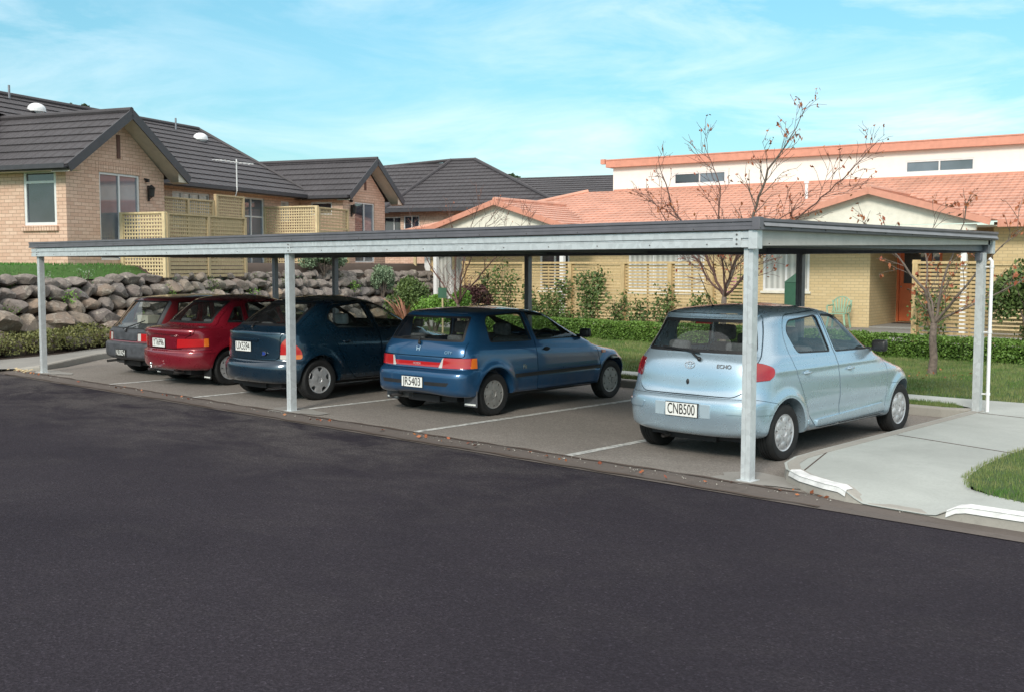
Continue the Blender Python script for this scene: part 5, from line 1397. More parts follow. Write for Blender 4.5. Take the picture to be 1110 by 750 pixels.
# ------------------------------------------------------------------ building helpers
def wall_panel(mb, T, w, z0, z1, holes=(), gable=None, thick=.16, uvo=(0, 0)):
    """brick face with openings; T maps (a, d, z); gable = (a_apex, z_apex)"""
    As = sorted({0, w} | {h[0] for h in holes} | {h[1] for h in holes}); Zs = sorted({z0, z1} | {h[2] for h in holes} | {h[3] for h in holes})
    mb.t = T
    for i in range(len(As) - 1):
        for j in range(len(Zs) - 1):
            a0, a1, b0, b1 = As[i], As[i + 1], Zs[j], Zs[j + 1]
            if any(h[0] <= a0 + 1e-6 and h[1] >= a1 - 1e-6 and h[2] <= b0 + 1e-6 and h[3] >= b1 - 1e-6 for h in holes): continue
            mb.add([(a0, 0, b0), (a1, 0, b0), (a1, 0, b1), (a0, 0, b1)], [(0, 1, 2, 3)], [[(a0 + uvo[0], b0), (a1 + uvo[0], b0), (a1 + uvo[0], b1), (a0 + uvo[0], b1)]])
    for h in holes:
        a0, a1, b0, b1 = h[:4]
        for p, u in (([(a0, 0, b0), (a0, -thick, b0), (a0, -thick, b1), (a0, 0, b1)], [(0, b0), (thick, b0), (thick, b1), (0, b1)]), ([(a1, 0, b0), (a1, -thick, b0), (a1, -thick, b1), (a1, 0, b1)], [(0, b0), (thick, b0), (thick, b1), (0, b1)]),
                     ([(a0, 0, b1), (a1, 0, b1), (a1, -thick, b1), (a0, -thick, b1)], [(a0, 0), (a1, 0), (a1, thick), (a0, thick)]), ([(a0, 0, b0), (a1, 0, b0), (a1, -thick, b0), (a0, -thick, b0)], [(a0, 0), (a1, 0), (a1, thick), (a0, thick)])):
            mb.add(p, [(0, 1, 2, 3)], [u])
    if gable:
        ga, gz = gable; mb.add([(0, 0, z1), (w, 0, z1), (ga, 0, gz)], [(0, 1, 2)], [[(uvo[0], z1), (w + uvo[0], z1), (ga + uvo[0], gz)]])
    mb.t = None

def window_unit(root, T, a0, a1, z0, z1, nv=1, name='window', glass='glassA', frame=.05, d=-.05, trans=(), sill=False, label=None, fm='alu'):
    """frame bars as the window, panes as its children"""
    mb = MB(T); f = frame
    mb.box(a0, a1, d - .04, d + .02, z1 - f, z1); mb.box(a0, a1, d - .04, d + .02, z0, z0 + f)
    mb.box(a0, a0 + f, d - .04, d + .02, z0 + f, z1 - f); mb.box(a1 - f, a1, d - .04, d + .02, z0 + f, z1 - f)
    cols = [a0 + (a1 - a0) * k / nv for k in range(1, nv)]
    for c in cols: mb.box(c - f * .45, c + f * .45, d - .038, d + .018, z0 + f, z1 - f)
    for z in trans: mb.box(a0 + f, a1 - f, d - .036, d + .016, z - f * .4, z + f * .4)
    w = mb.build(name, M[fm], root)
    if label: w['label'] = label
    xs = [a0 + f * .5] + cols + [a1 - f * .5]
    for k in range(nv):
        mb = MB(T); mb.box(xs[k], xs[k + 1], d - .022, d - .014, z0 + f * .5, z1 - f * .5); mb.build('pane', M[glass if isinstance(glass, str) else glass[k]], w)
    return w

def clip_poly(P, val, keep_above, ax=1):
    out = []
    for i in range(len(P)):
        a, b = P[i - 1], P[i]; ia = (a[ax] >= val) == keep_above; ib = (b[ax] >= val) == keep_above
        if ia != ib:
            t = (val - a[ax]) / (b[ax] - a[ax]); out.append((a[0] + (b[0] - a[0]) * t, a[1] + (b[1] - a[1]) * t))
        if ib: out.append(b)
    return out
def roof_face(mb, O, eave_dir, poly3, course=.37, lift=.028):
    """tiled slope: stepped courses cut from a planar polygon"""
    O = Vector(O); U = Vector(eave_dir).normalized(); P3 = [Vector(p) for p in poly3]
    nn = (P3[1] - P3[0]).cross(P3[2] - P3[0]).normalized()
    if nn.z < 0: nn = -nn
    V = nn.cross(U).normalized()
    if V.z < 0: V = -V
    P = [((p - O).dot(U), (p - O).dot(V)) for p in P3]
    v0 = min(p[1] for p in P); v1 = max(p[1] for p in P); k = 0
    while v0 + k * course < v1 - 1e-4:
        a = v0 + k * course; b = min(v1, a + course); Q = clip_poly(clip_poly(P, a, True), b, False); k += 1
        if len(Q) < 3: continue
        pts = [O + U * q[0] + V * q[1] + nn * (lift * (1 - (q[1] - a) / course)) for q in Q]
        mb.add(pts, [tuple(range(len(pts)))], [[(q[0], q[1]) for q in Q]])
        lo = sorted([q for q in Q if abs(q[1] - a) < 1e-4])
        if len(lo) >= 2:
            q0, q1 = lo[0], lo[-1]; A = O + U * q0[0] + V * a; B = O + U * q1[0] + V * a
            mb.add([A - nn * .004, B - nn * .004, B + nn * lift, A + nn * lift], [(0, 1, 2, 3)], [[(q0[0], a), (q1[0], a), (q1[0], a + .03), (q0[0], a + .03)]])
def ridge_cap(mb, a, b, r=.075):
    mb.tube([Vector(a) + Vector((0, 0, .03)), Vector(b) + Vector((0, 0, .03))], r, 8)
def lattice(mb, T, a0, a1, z0, z1, step=.085, w=.038, d0=-.012):
    mb.t = T; n = int((a1 - a0) / step); m = int((z1 - z0) / step)
    for i in range(n + 1): a = a0 + (a1 - a0) * i / max(n, 1); mb.box(a - w / 2, a + w / 2, d0, d0 + .010, z0, z1)
    for j in range(m + 1): z = z0 + (z1 - z0) * j / max(m, 1); mb.box(a0, a1, d0 + .011, d0 + .021, z - w / 2, z + w / 2)
    mb.t = None

# ------------------------------------------------------------------ the dark roofed brick house on the bank (frame A)
RA = R(21.3)
def WA(x, y, z=0): c, s = math.cos(RA), math.sin(RA); return (x * c - y * s, x * s + y * c, z)
def emptyA(name, x, y, z): return empty(name, WA(x, y, z), RA, org=(x, y, z))
HA = emptyA('brick_house', -19.46, 20.17, 1.75)
tag(HA, 'pinkish brick house with charcoal tiled roof and two gables on the bank at the left', 'house')
Z0 = 1.75; EZ = 4.16
mb = MB()
xw, y0, y1 = -19.46, 20.17, 23.62
TL = frame((xw, y0, 0), (-1, 0, 0), (0, -1, 0))            # window wall faces the road; a runs to the left
mbt = mb; wall_panel(mb, TL, 9, Z0, EZ + .1, holes=[(.30, 1.30, 2.80, 4.10)])
TG = frame((xw, y0, 0), (0, 1, 0), (1, 0, 0))
wall_panel(mb, TG, y1 - y0, Z0, EZ + .06, holes=[(1.09, 2.52, 1.98, 4.13)], gable=((y1 - y0) / 2, 5.50), uvo=(.12, 0))
TR = frame((xw, y1, 0), (-1, 0, 0), (0, 1, 0)); wall_panel(mb, TR, 1.6, Z0, EZ)
xm = -20.9; TM = frame((xm, y1, 0), (0, 1, 0), (1, 0, 0))
wall_panel(mb, TM, 8.8, Z0, EZ + .02, holes=[(2.1, 3.8, 2.9, 3.98), (5.25, 6.60, 1.85, 4.0), (7.55, 8.05, 3.3, 3.98)])
x2, ya, yb = -19.2, 32.28, 35.2
TG2 = frame((x2, ya, 0), (0, 1, 0), (1, 0, 0)); wall_panel(mb, TG2, yb - ya, Z0, EZ + .06, holes=[(.80, 2.16, 1.95, 4.02)], gable=((yb - ya) / 2, 5.35), uvo=(.07, 0))
TL2 = frame((x2, ya, 0), (-1, 0, 0), (0, -1, 0)); wall_panel(mb, TL2, 1.75, Z0, EZ, holes=[(.42, 1.25, 3.55, 3.98)])
mb.t = None
mb.build('wall', M['brickA'], HA)
# soldier courses over the openings
for T, a0, a1, z in ((TG, .98, 2.63, 4.135), (TG2, .7, 2.26, 4.025)):
    mb = MB(T); n = int((a1 - a0) / .086)
    for k in range(n): mb.box(a0 + k * .086 + .004, a0 + k * .086 + .082, .001, .006, z, z + .225)
    mb.build('lintel_bricks', M['brickA'], HA)
mb = MB(TL); 
for k in range(14): mb.box(.25 + k * .08, .25 + k * .08 + .072, .0, .07, 2.66, 2.785)
mb.build('brick_sill', M['brickA'], HA, bevel=.008)
# roofs
mb = MB(); oh = .50; gx = xw + oh
ez, rz_, ym = 4.15, 5.63, (y0 + y1) / 2; s = y0 - .42; e = y1 + .42
roof_face(mb, (gx, s, ez), (-1, 0, 0), [(gx, s, ez), (-30, s, ez), (-30, ym, rz_), (gx, ym, rz_)])
roof_face(mb, (gx, e, ez), (-1, 0, 0), [(gx, e, ez), (-21.2, e, ez), (-24.0, ym, rz_), (gx, ym, rz_)])
ridge_cap(mb, (gx, ym, rz_), (-26, ym, rz_))
mx, mrx, mrz = -20.42, -24.5, 6.52
roof_face(mb, (mx, e - .3, 4.2), (0, 1, 0), [(mx, 24.0, 4.2), (mx, 32.5, 4.2), (mrx, 31.6, mrz), (mrx, 19, mrz), (-23.2, 19, 5.78), (-23.2, 21.9, 5.78)])
roof_face(mb, (mx, 32.5, 4.2), (-1, 0, 0), [(mx, 32.5, 4.2), (mrx - 4, 34.5, 4.2), (mrx, 31.6, mrz)])
ridge_cap(mb, (mrx, 19, mrz), (mrx, 31.6, mrz)); ridge_cap(mb, (mrx, 31.6, mrz), (mx, 32.5, 4.2), .06)
roof_face(mb, (mrx - 4, 8, 4.2), (0, 1, 0), [(mrx - 4, 19, 4.2), (mrx - 4, 34.5, 4.2), (mrx, 31.6, mrz), (mrx, 19, mrz)])
gx2 = x2 + .45; s2, e2, ym2, rz2 = ya - .30, yb + .62, (ya + yb) / 2 + .16, 5.50
roof_face(mb, (gx2, s2, 4.16), (-1, 0, 0), [(gx2, s2, 4.16), (-24.5, s2, 4.16), (-24.5, ym2, rz2), (gx2, ym2, rz2)])
roof_face(mb, (gx2, e2, 4.16), (-1, 0, 0), [(gx2, e2, 4.16), (-24.5, e2, 4.16), (-24.5, ym2, rz2), (gx2, ym2, rz2)])
ridge_cap(mb, (gx2, ym2, rz2), (-24.5, ym2, rz2))
roofA_ = mb.build('roof', M['roofA'], HA)
mb = MB(); mb.add([(mx - 2.78, 19.12, 5.70), (mrx - 4, 19.12, 4.1), (mrx, 19.12, mrz - .08), (mx - 2.78, 19.12, 4.1)], [(0, 3, 1, 2)], [[(0, 5.6), (0, 4), (6, 4), (3, 6.5)]]); mb.build('gable_end', M['brickA'], HA)
# barge boards, soffits, gutters
mb = MB()
for (gx_, s_, e_, ym_, ez_, rr) in ((gx, s, e, ym, ez, rz_), (gx2, s2, e2, ym2, 4.16, rz2)):
    for q in (s_, e_):
        a = Vector((gx_ + .012, q, ez_ - .06)); b = Vector((gx_ + .012, ym_, rr - .06)); mb = MB(); mb.bar(a, b, .03, .21, up=(0, 0, 1)); mb.build('barge_board', M['trimA'], HA)
mb = MB()
for (gx_, s_, e_, ym_, ez_, rr, xw_) in ((gx, s, e, ym, ez, rz_, xw), (gx2, s2, e2, ym2, 4.16, rz2, x2)):
    for q in (s_, e_):
        mb.poly([(gx_ - .01, q, ez_ - .15), (xw_ - .05, q, ez_ - .15), (xw_ - .05, ym_, rr - .15), (gx_ - .01, ym_, rr - .15)])
    mb.poly([(gx_ - .01, s_, ez_ - .1), (xw_ - 6, s_, ez_ - .1), (xw_ - 6, s_ + .44, ez_ - .1), (gx_ - .01, s_ + .44, ez_ - .1)])
    mb.poly([(gx_ - .02, e_, ez_ - .13), (xw_ + .0, e_, ez_ - .13), (xw_ + .0, e_ - .42, ez_ - .13), (gx_ - .02, e_ - .42, ez_ - .13)])
    mb.poly([(gx_ - .02, e_, ez_ - .13), (gx_ - .02, e_ - .42, ez_ - .13), (gx_ - .02, e_ - .42, ez_ + .16)])
mb.poly([(mx - .01, y1, 4.11), (mx - .01, 32.5, 4.11), (xm - .02, 32.5, 4.11), (xm - .02, y1, 4.11)])
mb.build('soffit', M['soffit'], HA)
for yy, xa, xb in ((s, -30, gx - .03), (s2, -20.6, gx2 - .03)):
    mb = MB()
    mb.box(xa, xb, yy - .12, yy - .005, ez - .07, ez - .052); mb.box(xa, xb, yy - .12, yy - .108, ez - .052, ez + .035)
    mb.box(xa, xb, yy - .004, yy + .016, ez - .10, ez + .0); mb.build('gutter', M['trimA'], HA)
mb = MB()
mb.box(mx + .004, mx + .016, e, s2 - .1, 4.07, 4.18); mb.box(mx + .016, mx + .12, e, s2 - .1, 4.10, 4.118); mb.box(mx + .108, mx + .12, e, s2 - .1, 4.118, 4.20)
mb.build('gutter', M['trimA'], HA)
window_unit(HA, TL, .30, 1.30, 2.80, 4.10, 1, glass='glassA', frame=.07, d=-.03, trans=(3.82,))
window_unit(HA, TG, 1.09, 2.52, 1.98, 4.13, 2, name='sliding_door', glass=('glassL', 'glassL'), frame=.055, d=-.05, trans=(2.45,))
window_unit(HA, TM, 2.1, 3.8, 2.9, 3.98, 4, glass='glassC')
window_unit(HA, TM, 5.25, 6.60, 1.85, 4.0, 2, name='sliding_door', glass='glassL', trans=(3.4,))
window_unit(HA, TM, 7.55, 8.05, 3.3, 3.98, 1, glass='glassC')
window_unit(HA, TG2, .80, 2.16, 1.95, 4.02, 2, name='sliding_door', glass=('glassA', 'glassL'))
window_unit(HA, TL2, .42, 1.25, 3.55, 3.98, 1, glass='glassA')
M['vent'] = plain('brown_vent', (.13, .06, .045), .6)
for T, a, z in ((TG, 1.77, 4.5), (TG2, 1.52, 4.45)):
    mb = MB(T); mb.box(a - .055, a + .055, .0, .025, z, z + .58); mb.build('gable_vent', M['vent'], HA)
for T, a in ((TG, 2.80), (TG2, .52)):
    mb = MB(T); mb.box(a - .12, a - .02, 0, .03, 4.04, 4.08); mb.box(a - .1, a - .04, .03, .12, 3.98, 4.06); mb.build('security_light', M['black'], HA)
    mb = MB(T); mb.lathe([(3.60, .02), (3.62, .07), (3.80, .085), (3.84, .10), (3.92, .015)], 8, 'z', (a + .02, .12, 0)); mb.box(a, a + .04, 0, .05, 3.5, 3.9); mb.bar((a + .02, .03, 3.55), (a + .02, .12, 3.60), .02); mb.build('wall_lantern', M['black'], HA)
# roof fittings
def on_main(y, up): t = up; return (mx + (mrx - mx) * t, y, 4.2 + (mrz - 4.2) * t)
for (y, t) in ((30.6, .80), (23.6, .82)):
    x_, y_, z_ = on_main(y, t); mb = MB(); mb.smooth = True; mb.sphere((x_ + .03, y_, z_ + .05), (.23, .25, .17), 18, 10); mb.smooth = False; mb.lathe([(-.02, .27), (.05, .27)], 20, 'z', (x_, y_, z_)); mb.build('roof_skylight', M['white_pipe'], HA)
for (y, t) in ((30.0, .92), (23.2, .95)):
    x_, y_, z_ = on_main(y, t); mb = MB(); mb.tube([(x_, y_, z_), (x_, y_, z_ + .38)], .03, 8); mb.build('vent_pipe', M['galvD'], HA)
ax, ay = -20.30, 27.95; mb = MB(); mb.tube([(ax - .1, ay, 3.85), (ax, ay, 4.1), (ax, ay, 5.05)], .02, 8); 
mb.tube([(ax, ay - 1.0, 4.93), (ax, ay + .85, 4.98)], .011, 6)
for k in range(9): yy = ay - .95 + k * .21; mb.tube([(ax - .18 + .008 * k, yy, 4.95), (ax + .18 - .008 * k, yy, 4.95)], .006, 5)
mb.build('television_aerial', M['alu'], HA)

# second dark roofed house, far right of it
HC = emptyA('brick_house', -22.0, 41.8, 1.75); tag(HC, 'brick house with a charcoal hip roof behind the salmon roofed house', 'house')
TC = frame((-22.05, 41.8, 0), (1, 0, 0), (0, -1, 0)); TC2 = frame((-26.5, 42.6, 0), (1, 0, 0), (0, -1, 0))
mb = MB(); wall_panel(mb, TC, 12.5, Z0, 4.2, holes=[(.15, .9, 2.9, 3.95), (3.2, 4.5, 2.9, 3.95), (7.2, 8.6, 2.9, 3.95)]); wall_panel(mb, TC2, 4.45, Z0, 4.2, holes=[(3.2, 4.2, 3.0, 3.95)])
wall_panel(mb, frame((-22.05, 42.6, 0), (0, -1, 0), (-1, 0, 0)), .8, Z0, 4.2); wall_panel(mb, frame((-9.55, 41.8, 0), (0, 1, 0), (1, 0, 0)), 8, Z0, 4.2)
mb.build('wall', M['brickA'], HC)
window_unit(HC, TC, .15, .9, 2.9, 3.95, 2, glass='glassA'); window_unit(HC, TC, 3.2, 4.5, 2.9, 3.95, 2, glass='glassC'); window_unit(HC, TC, 7.2, 8.6, 2.9, 3.95, 2, glass='glassA'); window_unit(HC, TC2, 3.2, 4.2, 3.0, 3.95, 2, glass='glassA')
mb = MB(); ap = (-21.6, 45.9, 6.60); ap2 = (-20.4, 45.9, 6.58)
roof_face(mb, (-22.6, 41.3, 4.22), (1, 0, 0), [(-22.6, 41.3, 4.22), (-14.6, 41.3, 4.22), (-20.4, 45.9, 6.60), ap])
roof_face(mb, (-22.6, 41.3, 4.22), (0, 1, 0), [(-22.6, 41.3, 4.22), ap, (-22.6, 50.5, 4.22)])
mb2_ = [(-18.0, 45.9, 6.0), (-10.5, 45.9, 5.25)]
roof_face(mb, (-27, 42.1, 4.22), (1, 0, 0), [(-27, 42.1, 4.22), (-21.9, 42.1, 4.22), (-21.9, 45.9, 6.52), (-27, 45.9, 6.30)])
ridge_cap(mb, (-22.6, 41.3, 4.22), ap, .09); ridge_cap(mb, ap, (-20.4, 45.9, 6.60)); ridge_cap(mb, (-20.4, 45.9, 6.60), (-14.6, 41.3, 4.22), .09); ridge_cap(mb, (-27, 45.9, 6.30), ap)
mb.build('roof', M['roofA'], HC)
mb = MB(); mb.box(-27, -22.7, 41.96, 42.09, 4.08, 4.22); mb.build('gutter', M['trimA'], HC); mb = MB(); mb.box(-22.6, -13.4, 41.16, 41.29, 4.08, 4.22); mb.box(-22.6, -9.5, 41.285, 41.78, 4.10, 4.12); mb.build('gutter', M['trimA'], HC)
HD = emptyA('brick_house', -15, 50, 1.75); tag(HD, 'low charcoal roof just showing above the salmon tiles in the distance', 'house')
mb = MB(); roof_face(mb, (-22, 44.5, 4.3), (1, 0, 0), [(-22, 46.2, 4.6), (-8, 46.2, 4.6), (-10, 49.5, 5.75), (-20, 49.5, 5.9)]); ridge_cap(mb, (-20, 49.5, 5.9), (-10, 49.5, 5.75)); mb.build('roof', M['roofA'], HD)
mb = MB(); mb.box(-21, -9, 47, 52, 1.75, 4.55); mb.build('wall', M['brickA'], HD)

# lattice screens on the bank
def screen(name, label, segs, solid_posts=.09):
    x, y, z = segs[0][0]; r = emptyA(name, x, y, 1.75); tag(r, label, 'trellis screen')
    for (a, b, z0, z1, kind, m) in [(s_[0], s_[1], s_[2], s_[3], s_[4], s_[5]) for s_ in segs]:
        A = Vector(a); B = Vector(b); d = B - A; n = Vector((d.y, -d.x, 0)).normalized(); T = frame((A.x, A.y, 0), d, n); w = d.length
        mb = MB(T); mb.box(-.05, w + .05, -.045, .045, z1, z1 + .045)
        for k in range(int(round(w / 1.3)) + 1):
            q = k * w / max(1, int(round(w / 1.3))); mb.box(q - .045, q + .045, -.045, .045, z0, z1 - .001)
        if kind == 'mix': mb.box(.05, w - .05, -.03, .03, z1 - .66, z1 - .60)
        fr = mb.build('frame', M[m], r)
        mb = MB(); 
        lattice(mb, T, .05, w - .05, (z1 - .60 if kind == 'mix' else z0 + .05), z1 - .01); mb.build('lattice_panel', M[m], r)
        if kind == 'mix':
            mb = MB(T); zz = z0
            while zz < z1 - .68: mb.box(.05, w - .05, -.01, .012, zz, zz + .075); zz += .10
            mb.build('slat_panel', M[m], r)
    return r
screen('trellis_screen', 'pale timber lattice screen in front of the gable sliding door', [((-19.40, 21.95, 0), (-18.10, 21.95, 0), 1.55, 3.12, 'lat', 'pine')])
screen('trellis_screen', 'long slatted timber screen running back from the pale lattice screen', [((-18.08, 22.03, 0), (-18.08, 25.2, 0), 1.55, 3.10, 'slat' if False else 'mix', 'pineD')])
screen('trellis_screen', 'tall lattice screen standing behind the long slatted screen', [((-19.65, 23.7, 0), (-19.65, 25.9, 0), 1.7, 3.64, 'lat', 'pineD'), ((-19.6, 26.0, 0), (-19.6, 27.25, 0), 1.7, 3.82, 'lat', 'pineD')])
screen('trellis_screen', 'timber lattice screen before the far gable of the brick house', [((-20.9, 30.25, 0), (-18.95, 30.25, 0), 1.7, 3.70, 'lat', 'pine'), ((-18.92, 30.3, 0), (-18.92, 32.1, 0), 1.7, 3.66, 'mix', 'pineD')])
mb = MB(); r_ = emptyA('timber_fence', -17.5, 36.2, 1.8); tag(r_, 'low pale timber fence beyond the second gable', 'fence')
T = frame((-18.6, 36.3, 0), (1, .25, 0), (0, -1, 0)); mb = MB(T); mb.box(0, 3.0, -.02, .02, 3.05, 3.1)
for k in range(5): mb.box(0, 3.0, -.012, .012, 2.3 + k * .15, 2.41 + k * .15)
for k in range(3): mb.box(k * 1.45, k * 1.45 + .09, -.045, .045, 1.7, 3.05)
mb.build('fence_panel', M['pine'], r_)

# ------------------------------------------------------------------ the bank and the boulder wall
DX = .45
def zbank(x, y):
    """frame A heights"""
    t = float(np.clip((-17.95 + DX - x) / .85, 0, 1)); h = .02 + 1.50 * t
    top = 1.50 + .33 * float(sstep((-18.8 + DX - x) / .7)) if y < 22.2 else 1.50 + .42 * float(sstep((-18.6 + DX - x) / .5))
    h = h if x > -18.8 + DX else top
    h2 = 1.78 * float(sstep((y - 38.2) / 1.2))
    return max(h, h2)
def grid_sheet(name, xs, ys, zf, mat, T=lambda x, y: (x, y), kind='structure'):
    V = [(*T(x, y)[:2], zf(x, y)) for x in xs for y in ys]; n = len(ys)
    F = [(i * n + j, (i + 1) * n + j, (i + 1) * n + j + 1, i * n + j + 1) for i in range(len(xs) - 1) for j in range(n - 1)]
    mb = MB(); mb.smooth = True; mb.add(V, F); o = mb.build(name, mat); o['kind'] = kind; return o
xsA = [-120, -60, -30, -24] + list(np.arange(-21, -16.9, .15)) + [-16.6, -12, 0, 10]
ysA = [-60, -10, 5] + list(np.arange(8, 42, .6)) + [60, 100, 200]
xs1 = [x for x in xsA if x <= -16.8]
grid_sheet('bank', xs1, ysA, zbank, M['soil'], WA)
grid_sheet('bank', [-16.95, -14, -8, 0, 12, 40], [38.0, 38.6, 39.2, 40, 60, 200], lambda x, y: max(-.02, 1.78 * float(sstep((y - 38.2) / 1.2))), M['soil'], WA)
gl = [WA(-18.86 + DX, 8)[:2], WA(-18.86 + DX, 21.9)[:2], WA(-19.44, 21.9)[:2], WA(-19.44, 20.2)[:2], WA(-30, 20.15)[:2], WA(-30, 8)[:2]]
def zw(x, y):
    c, s = math.cos(RA), math.sin(RA); return zbank(x * c + y * s, -x * s + y * c)
cdt_sheet('lawn', gl, lambda x, y: zw(x, y) + .03, .3, M['lawn_far'])
P = scatter_poly(gl, 26000); C = np.array([(p[0], p[1], zw(p[0], p[1]) + .03) for p in P]); tag(blades('grass', C, .06, leafy('bank_grass', [(0, (.03, .11, .015)), (1, (.07, .19, .03))]), None, .02), kind='stuff')

from mathutils import noise as mnoise
wallr = emptyA('boulder_retaining_wall', -18.3, 26, 0); tag(wallr, 'dry stacked wall of rounded grey and brown boulders holding up the bank', 'retaining wall')
rocks = []
def rock_mesh(r, seed):
    rd = random.Random(seed); bm = bmesh.new(); bmesh.ops.create_icosphere(bm, subdivisions=3, radius=1)
    pl = []
    for k in range(11):
        d = Vector((rd.gauss(0, 1), rd.gauss(0, 1), rd.gauss(0, 1))).normalized(); pl.append((d, rd.uniform(.60, .9)))
    o = Vector((rd.uniform(0, 50), rd.uniform(0, 50), rd.uniform(0, 50)))
    for v in bm.verts:
        c = v.co.copy()
        for d, t in pl:
            q = c.dot(d)
            if q > t: c -= d * (q - t) * .94
        c *= 1 + .10 * mnoise.noise(c * 1.6 + o) + .045 * mnoise.noise(c * 5 + o)
        v.co = Vector((c.x * r[0], c.y * r[1], c.z * r[2]))
    for f in bm.faces: f.smooth = True
    me = bpy.data.meshes.new('boulder'); bm.to_mesh(me); bm.free(); me.set_sharp_from_angle(angle=R(24)); return me
rd = random.Random(5)
rows = [(-17.98, .28, .30, .70), (-18.14, .65, .25, .60), (-18.30, .97, .21, .50), (-18.46, 1.25, .19, .45), (-18.64, 1.49, .16, .42)]
k = 0; allr = []
for (x, z, h, w) in rows:
    x += DX
    y = 12.5 + rd.uniform(0, .4)
    while y < 37.6:
        ww = w * rd.uniform(.5, 1.5); big = rd.uniform(.82, 1.2); f = 1.0 if y < 24 else .8
        ww *= f
        if not (z > 1.4 and rd.random() < .22):
            zz = z + rd.uniform(-.05, .06) + (.0 if y < 22 else (.05 if z > .9 else 0))
            allr.append((y + ww / 2, x + rd.uniform(-.06, .08), zz, (ww * .42 + .1, ww * .56, h * big * (.95 if f == 1 else .9))))
        y += ww * .98
for q in range(70):
    y = rd.uniform(13, 37); z = rd.choice([.55, .98, 1.32]); x = -17.98 + DX - (z - .33) * .5; allr.append((y, x + .05, z, (.13, .15, .13)))
allr.sort(key=lambda q: -(q[3][1] * q[3][2]) / (1 if 16 < q[0] < 36.5 else 3) / (1 + .02 * q[0]))
restbm = bmesh.new()
for i, (y, x, z, r) in enumerate(allr):
    me = rock_mesh(r, i); Rm = Matrix.Rotation(rd.uniform(-.3, .3), 4, 'X') @ Matrix.Rotation(rd.uniform(-.4, .4), 4, 'Z')
    me.transform(Matrix.Translation(Vector((x, y, z)) - ORG[wallr.name]) @ Rm)
    if i < 99: link_mesh('boulder', me, wallr, M['rock'])
    else: restbm.from_mesh(me)
me = bpy.data.meshes.new('boulders'); restbm.to_mesh(me); restbm.free(); me.polygons.foreach_set('use_smooth', [True] * len(me.polygons)); me.set_sharp_from_angle(angle=R(30)); o = link_mesh('small_boulders', me, wallr, M['rock']); o['kind'] = 'stuff'

# ground cover in front of the wall
gc = [(-21.15, 7.6), (-21.2, 8.4), (-21.15, 9.2), (-21.5, 10.0), (-22.1, 10.9), (-22.6, 12.2), (-23.0, 14.3), (-25.3, 18.5)] + [WA(-17.4, 21)[:2], WA(-17.4, 12)[:2], WA(-17.0, 7)[:2]]
cdt_sheet('mulch_bed', [(-21.1, 7.5), (-21.12, 9.3), (-21.5, 10.0), (-22.1, 10.9), (-22.6, 12.2), (-22.9, 14.3), (-25.5, 21.4)] + [WA(-17.1, 24)[:2], WA(-17.1, 10)[:2], WA(-16.5, 3)[:2]], lambda x, y: .07, .6, M['soil'])
P = scatter_poly(gc, 60000)
def gch(x, y): return .44 + .18 * mnoise.noise(Vector((x * .9, y * .9, 0))) + .10 * mnoise.noise(Vector((x * 2.6, y * 2.6, 3)))
# distance to the bed's front edge shapes the rounded rim
def edge_d(x, y): return min(np.hypot(x - a[0], y - a[1]) for a in ((-21.15, 7.6), (-21.2, 8.4), (-21.15, 9.2), (-21.5, 10.0), (-21.8, 10.45), (-22.1, 10.9), (-22.35, 11.5), (-22.6, 12.2)))
C = []
for (x, y) in P:
    e = min(1, edge_d(x, y) / .7); h = gch(x, y) * (.35 + .65 * math.sqrt(e)) + .1; C.append((x, y, .05 + h * (1 - .75 * rng.random() ** 2.2)))
tag(rhombi('ground_cover', np.array(C), .058, M['juniper_leaf'], None, .6, up=.4), kind='stuff')

# plants along the top of the bank
def weed(x, y, z, h, mat, label, cat='plant', grp=None, n=220, w=.22, name='bank_plant'):
    r = emptyA(name, x, y, z); tag(r, label, cat, grp); mb = MB(); Cc = []
    for k in range(7):
        a = random.uniform(0, 6.28); l = random.uniform(.5, 1) * h; tip = Vector((x + math.cos(a) * w * .7, y + math.sin(a) * w * .7, z + l)); mb.tube([(x, y, z - .1), (Vector((x, y, z)) + tip) / 2 + Vector((.02, .02, .04)), tip], [.010, .007, .004], 5)
        for q in range(n // 7):
            t = random.uniform(.15, 1.05); c = Vector((x, y, z)).lerp(tip, t) + Vector((random.gauss(0, w * .22), random.gauss(0, w * .22), random.gauss(0, .03))); Cc.append(c)
    mb.build('stems', M['twig'], r); rhombi('leaves', Cc, .05, mat, r, .5, up=.5); return r
sp = [(-18.66, 17.3, .42), (-18.72, 18.2, .34), (-18.66, 19.3, .50), (-18.7, 20.6, .38), (-18.6, 22.3, .45), (-18.5, 24.2, .52), (-18.55, 25.1, .40), (-18.5, 26.2, .62), (-18.45, 27.2, .55), (-18.5, 28.4, .60), (-18.4, 29.5, .50), (-18.45, 31.0, .45), (-18.35, 33.4, .5)]
for i, (x, y, h) in enumerate(sp):
    x += DX
    grp = 'young plants along the top of the boulder wall'
    weed(x, y, zbank(x, y), h, M['grey_leaf'] if i % 3 else M['shrub_leaf'], 'young wispy plant growing on top of the boulder wall', 'plant', grp)
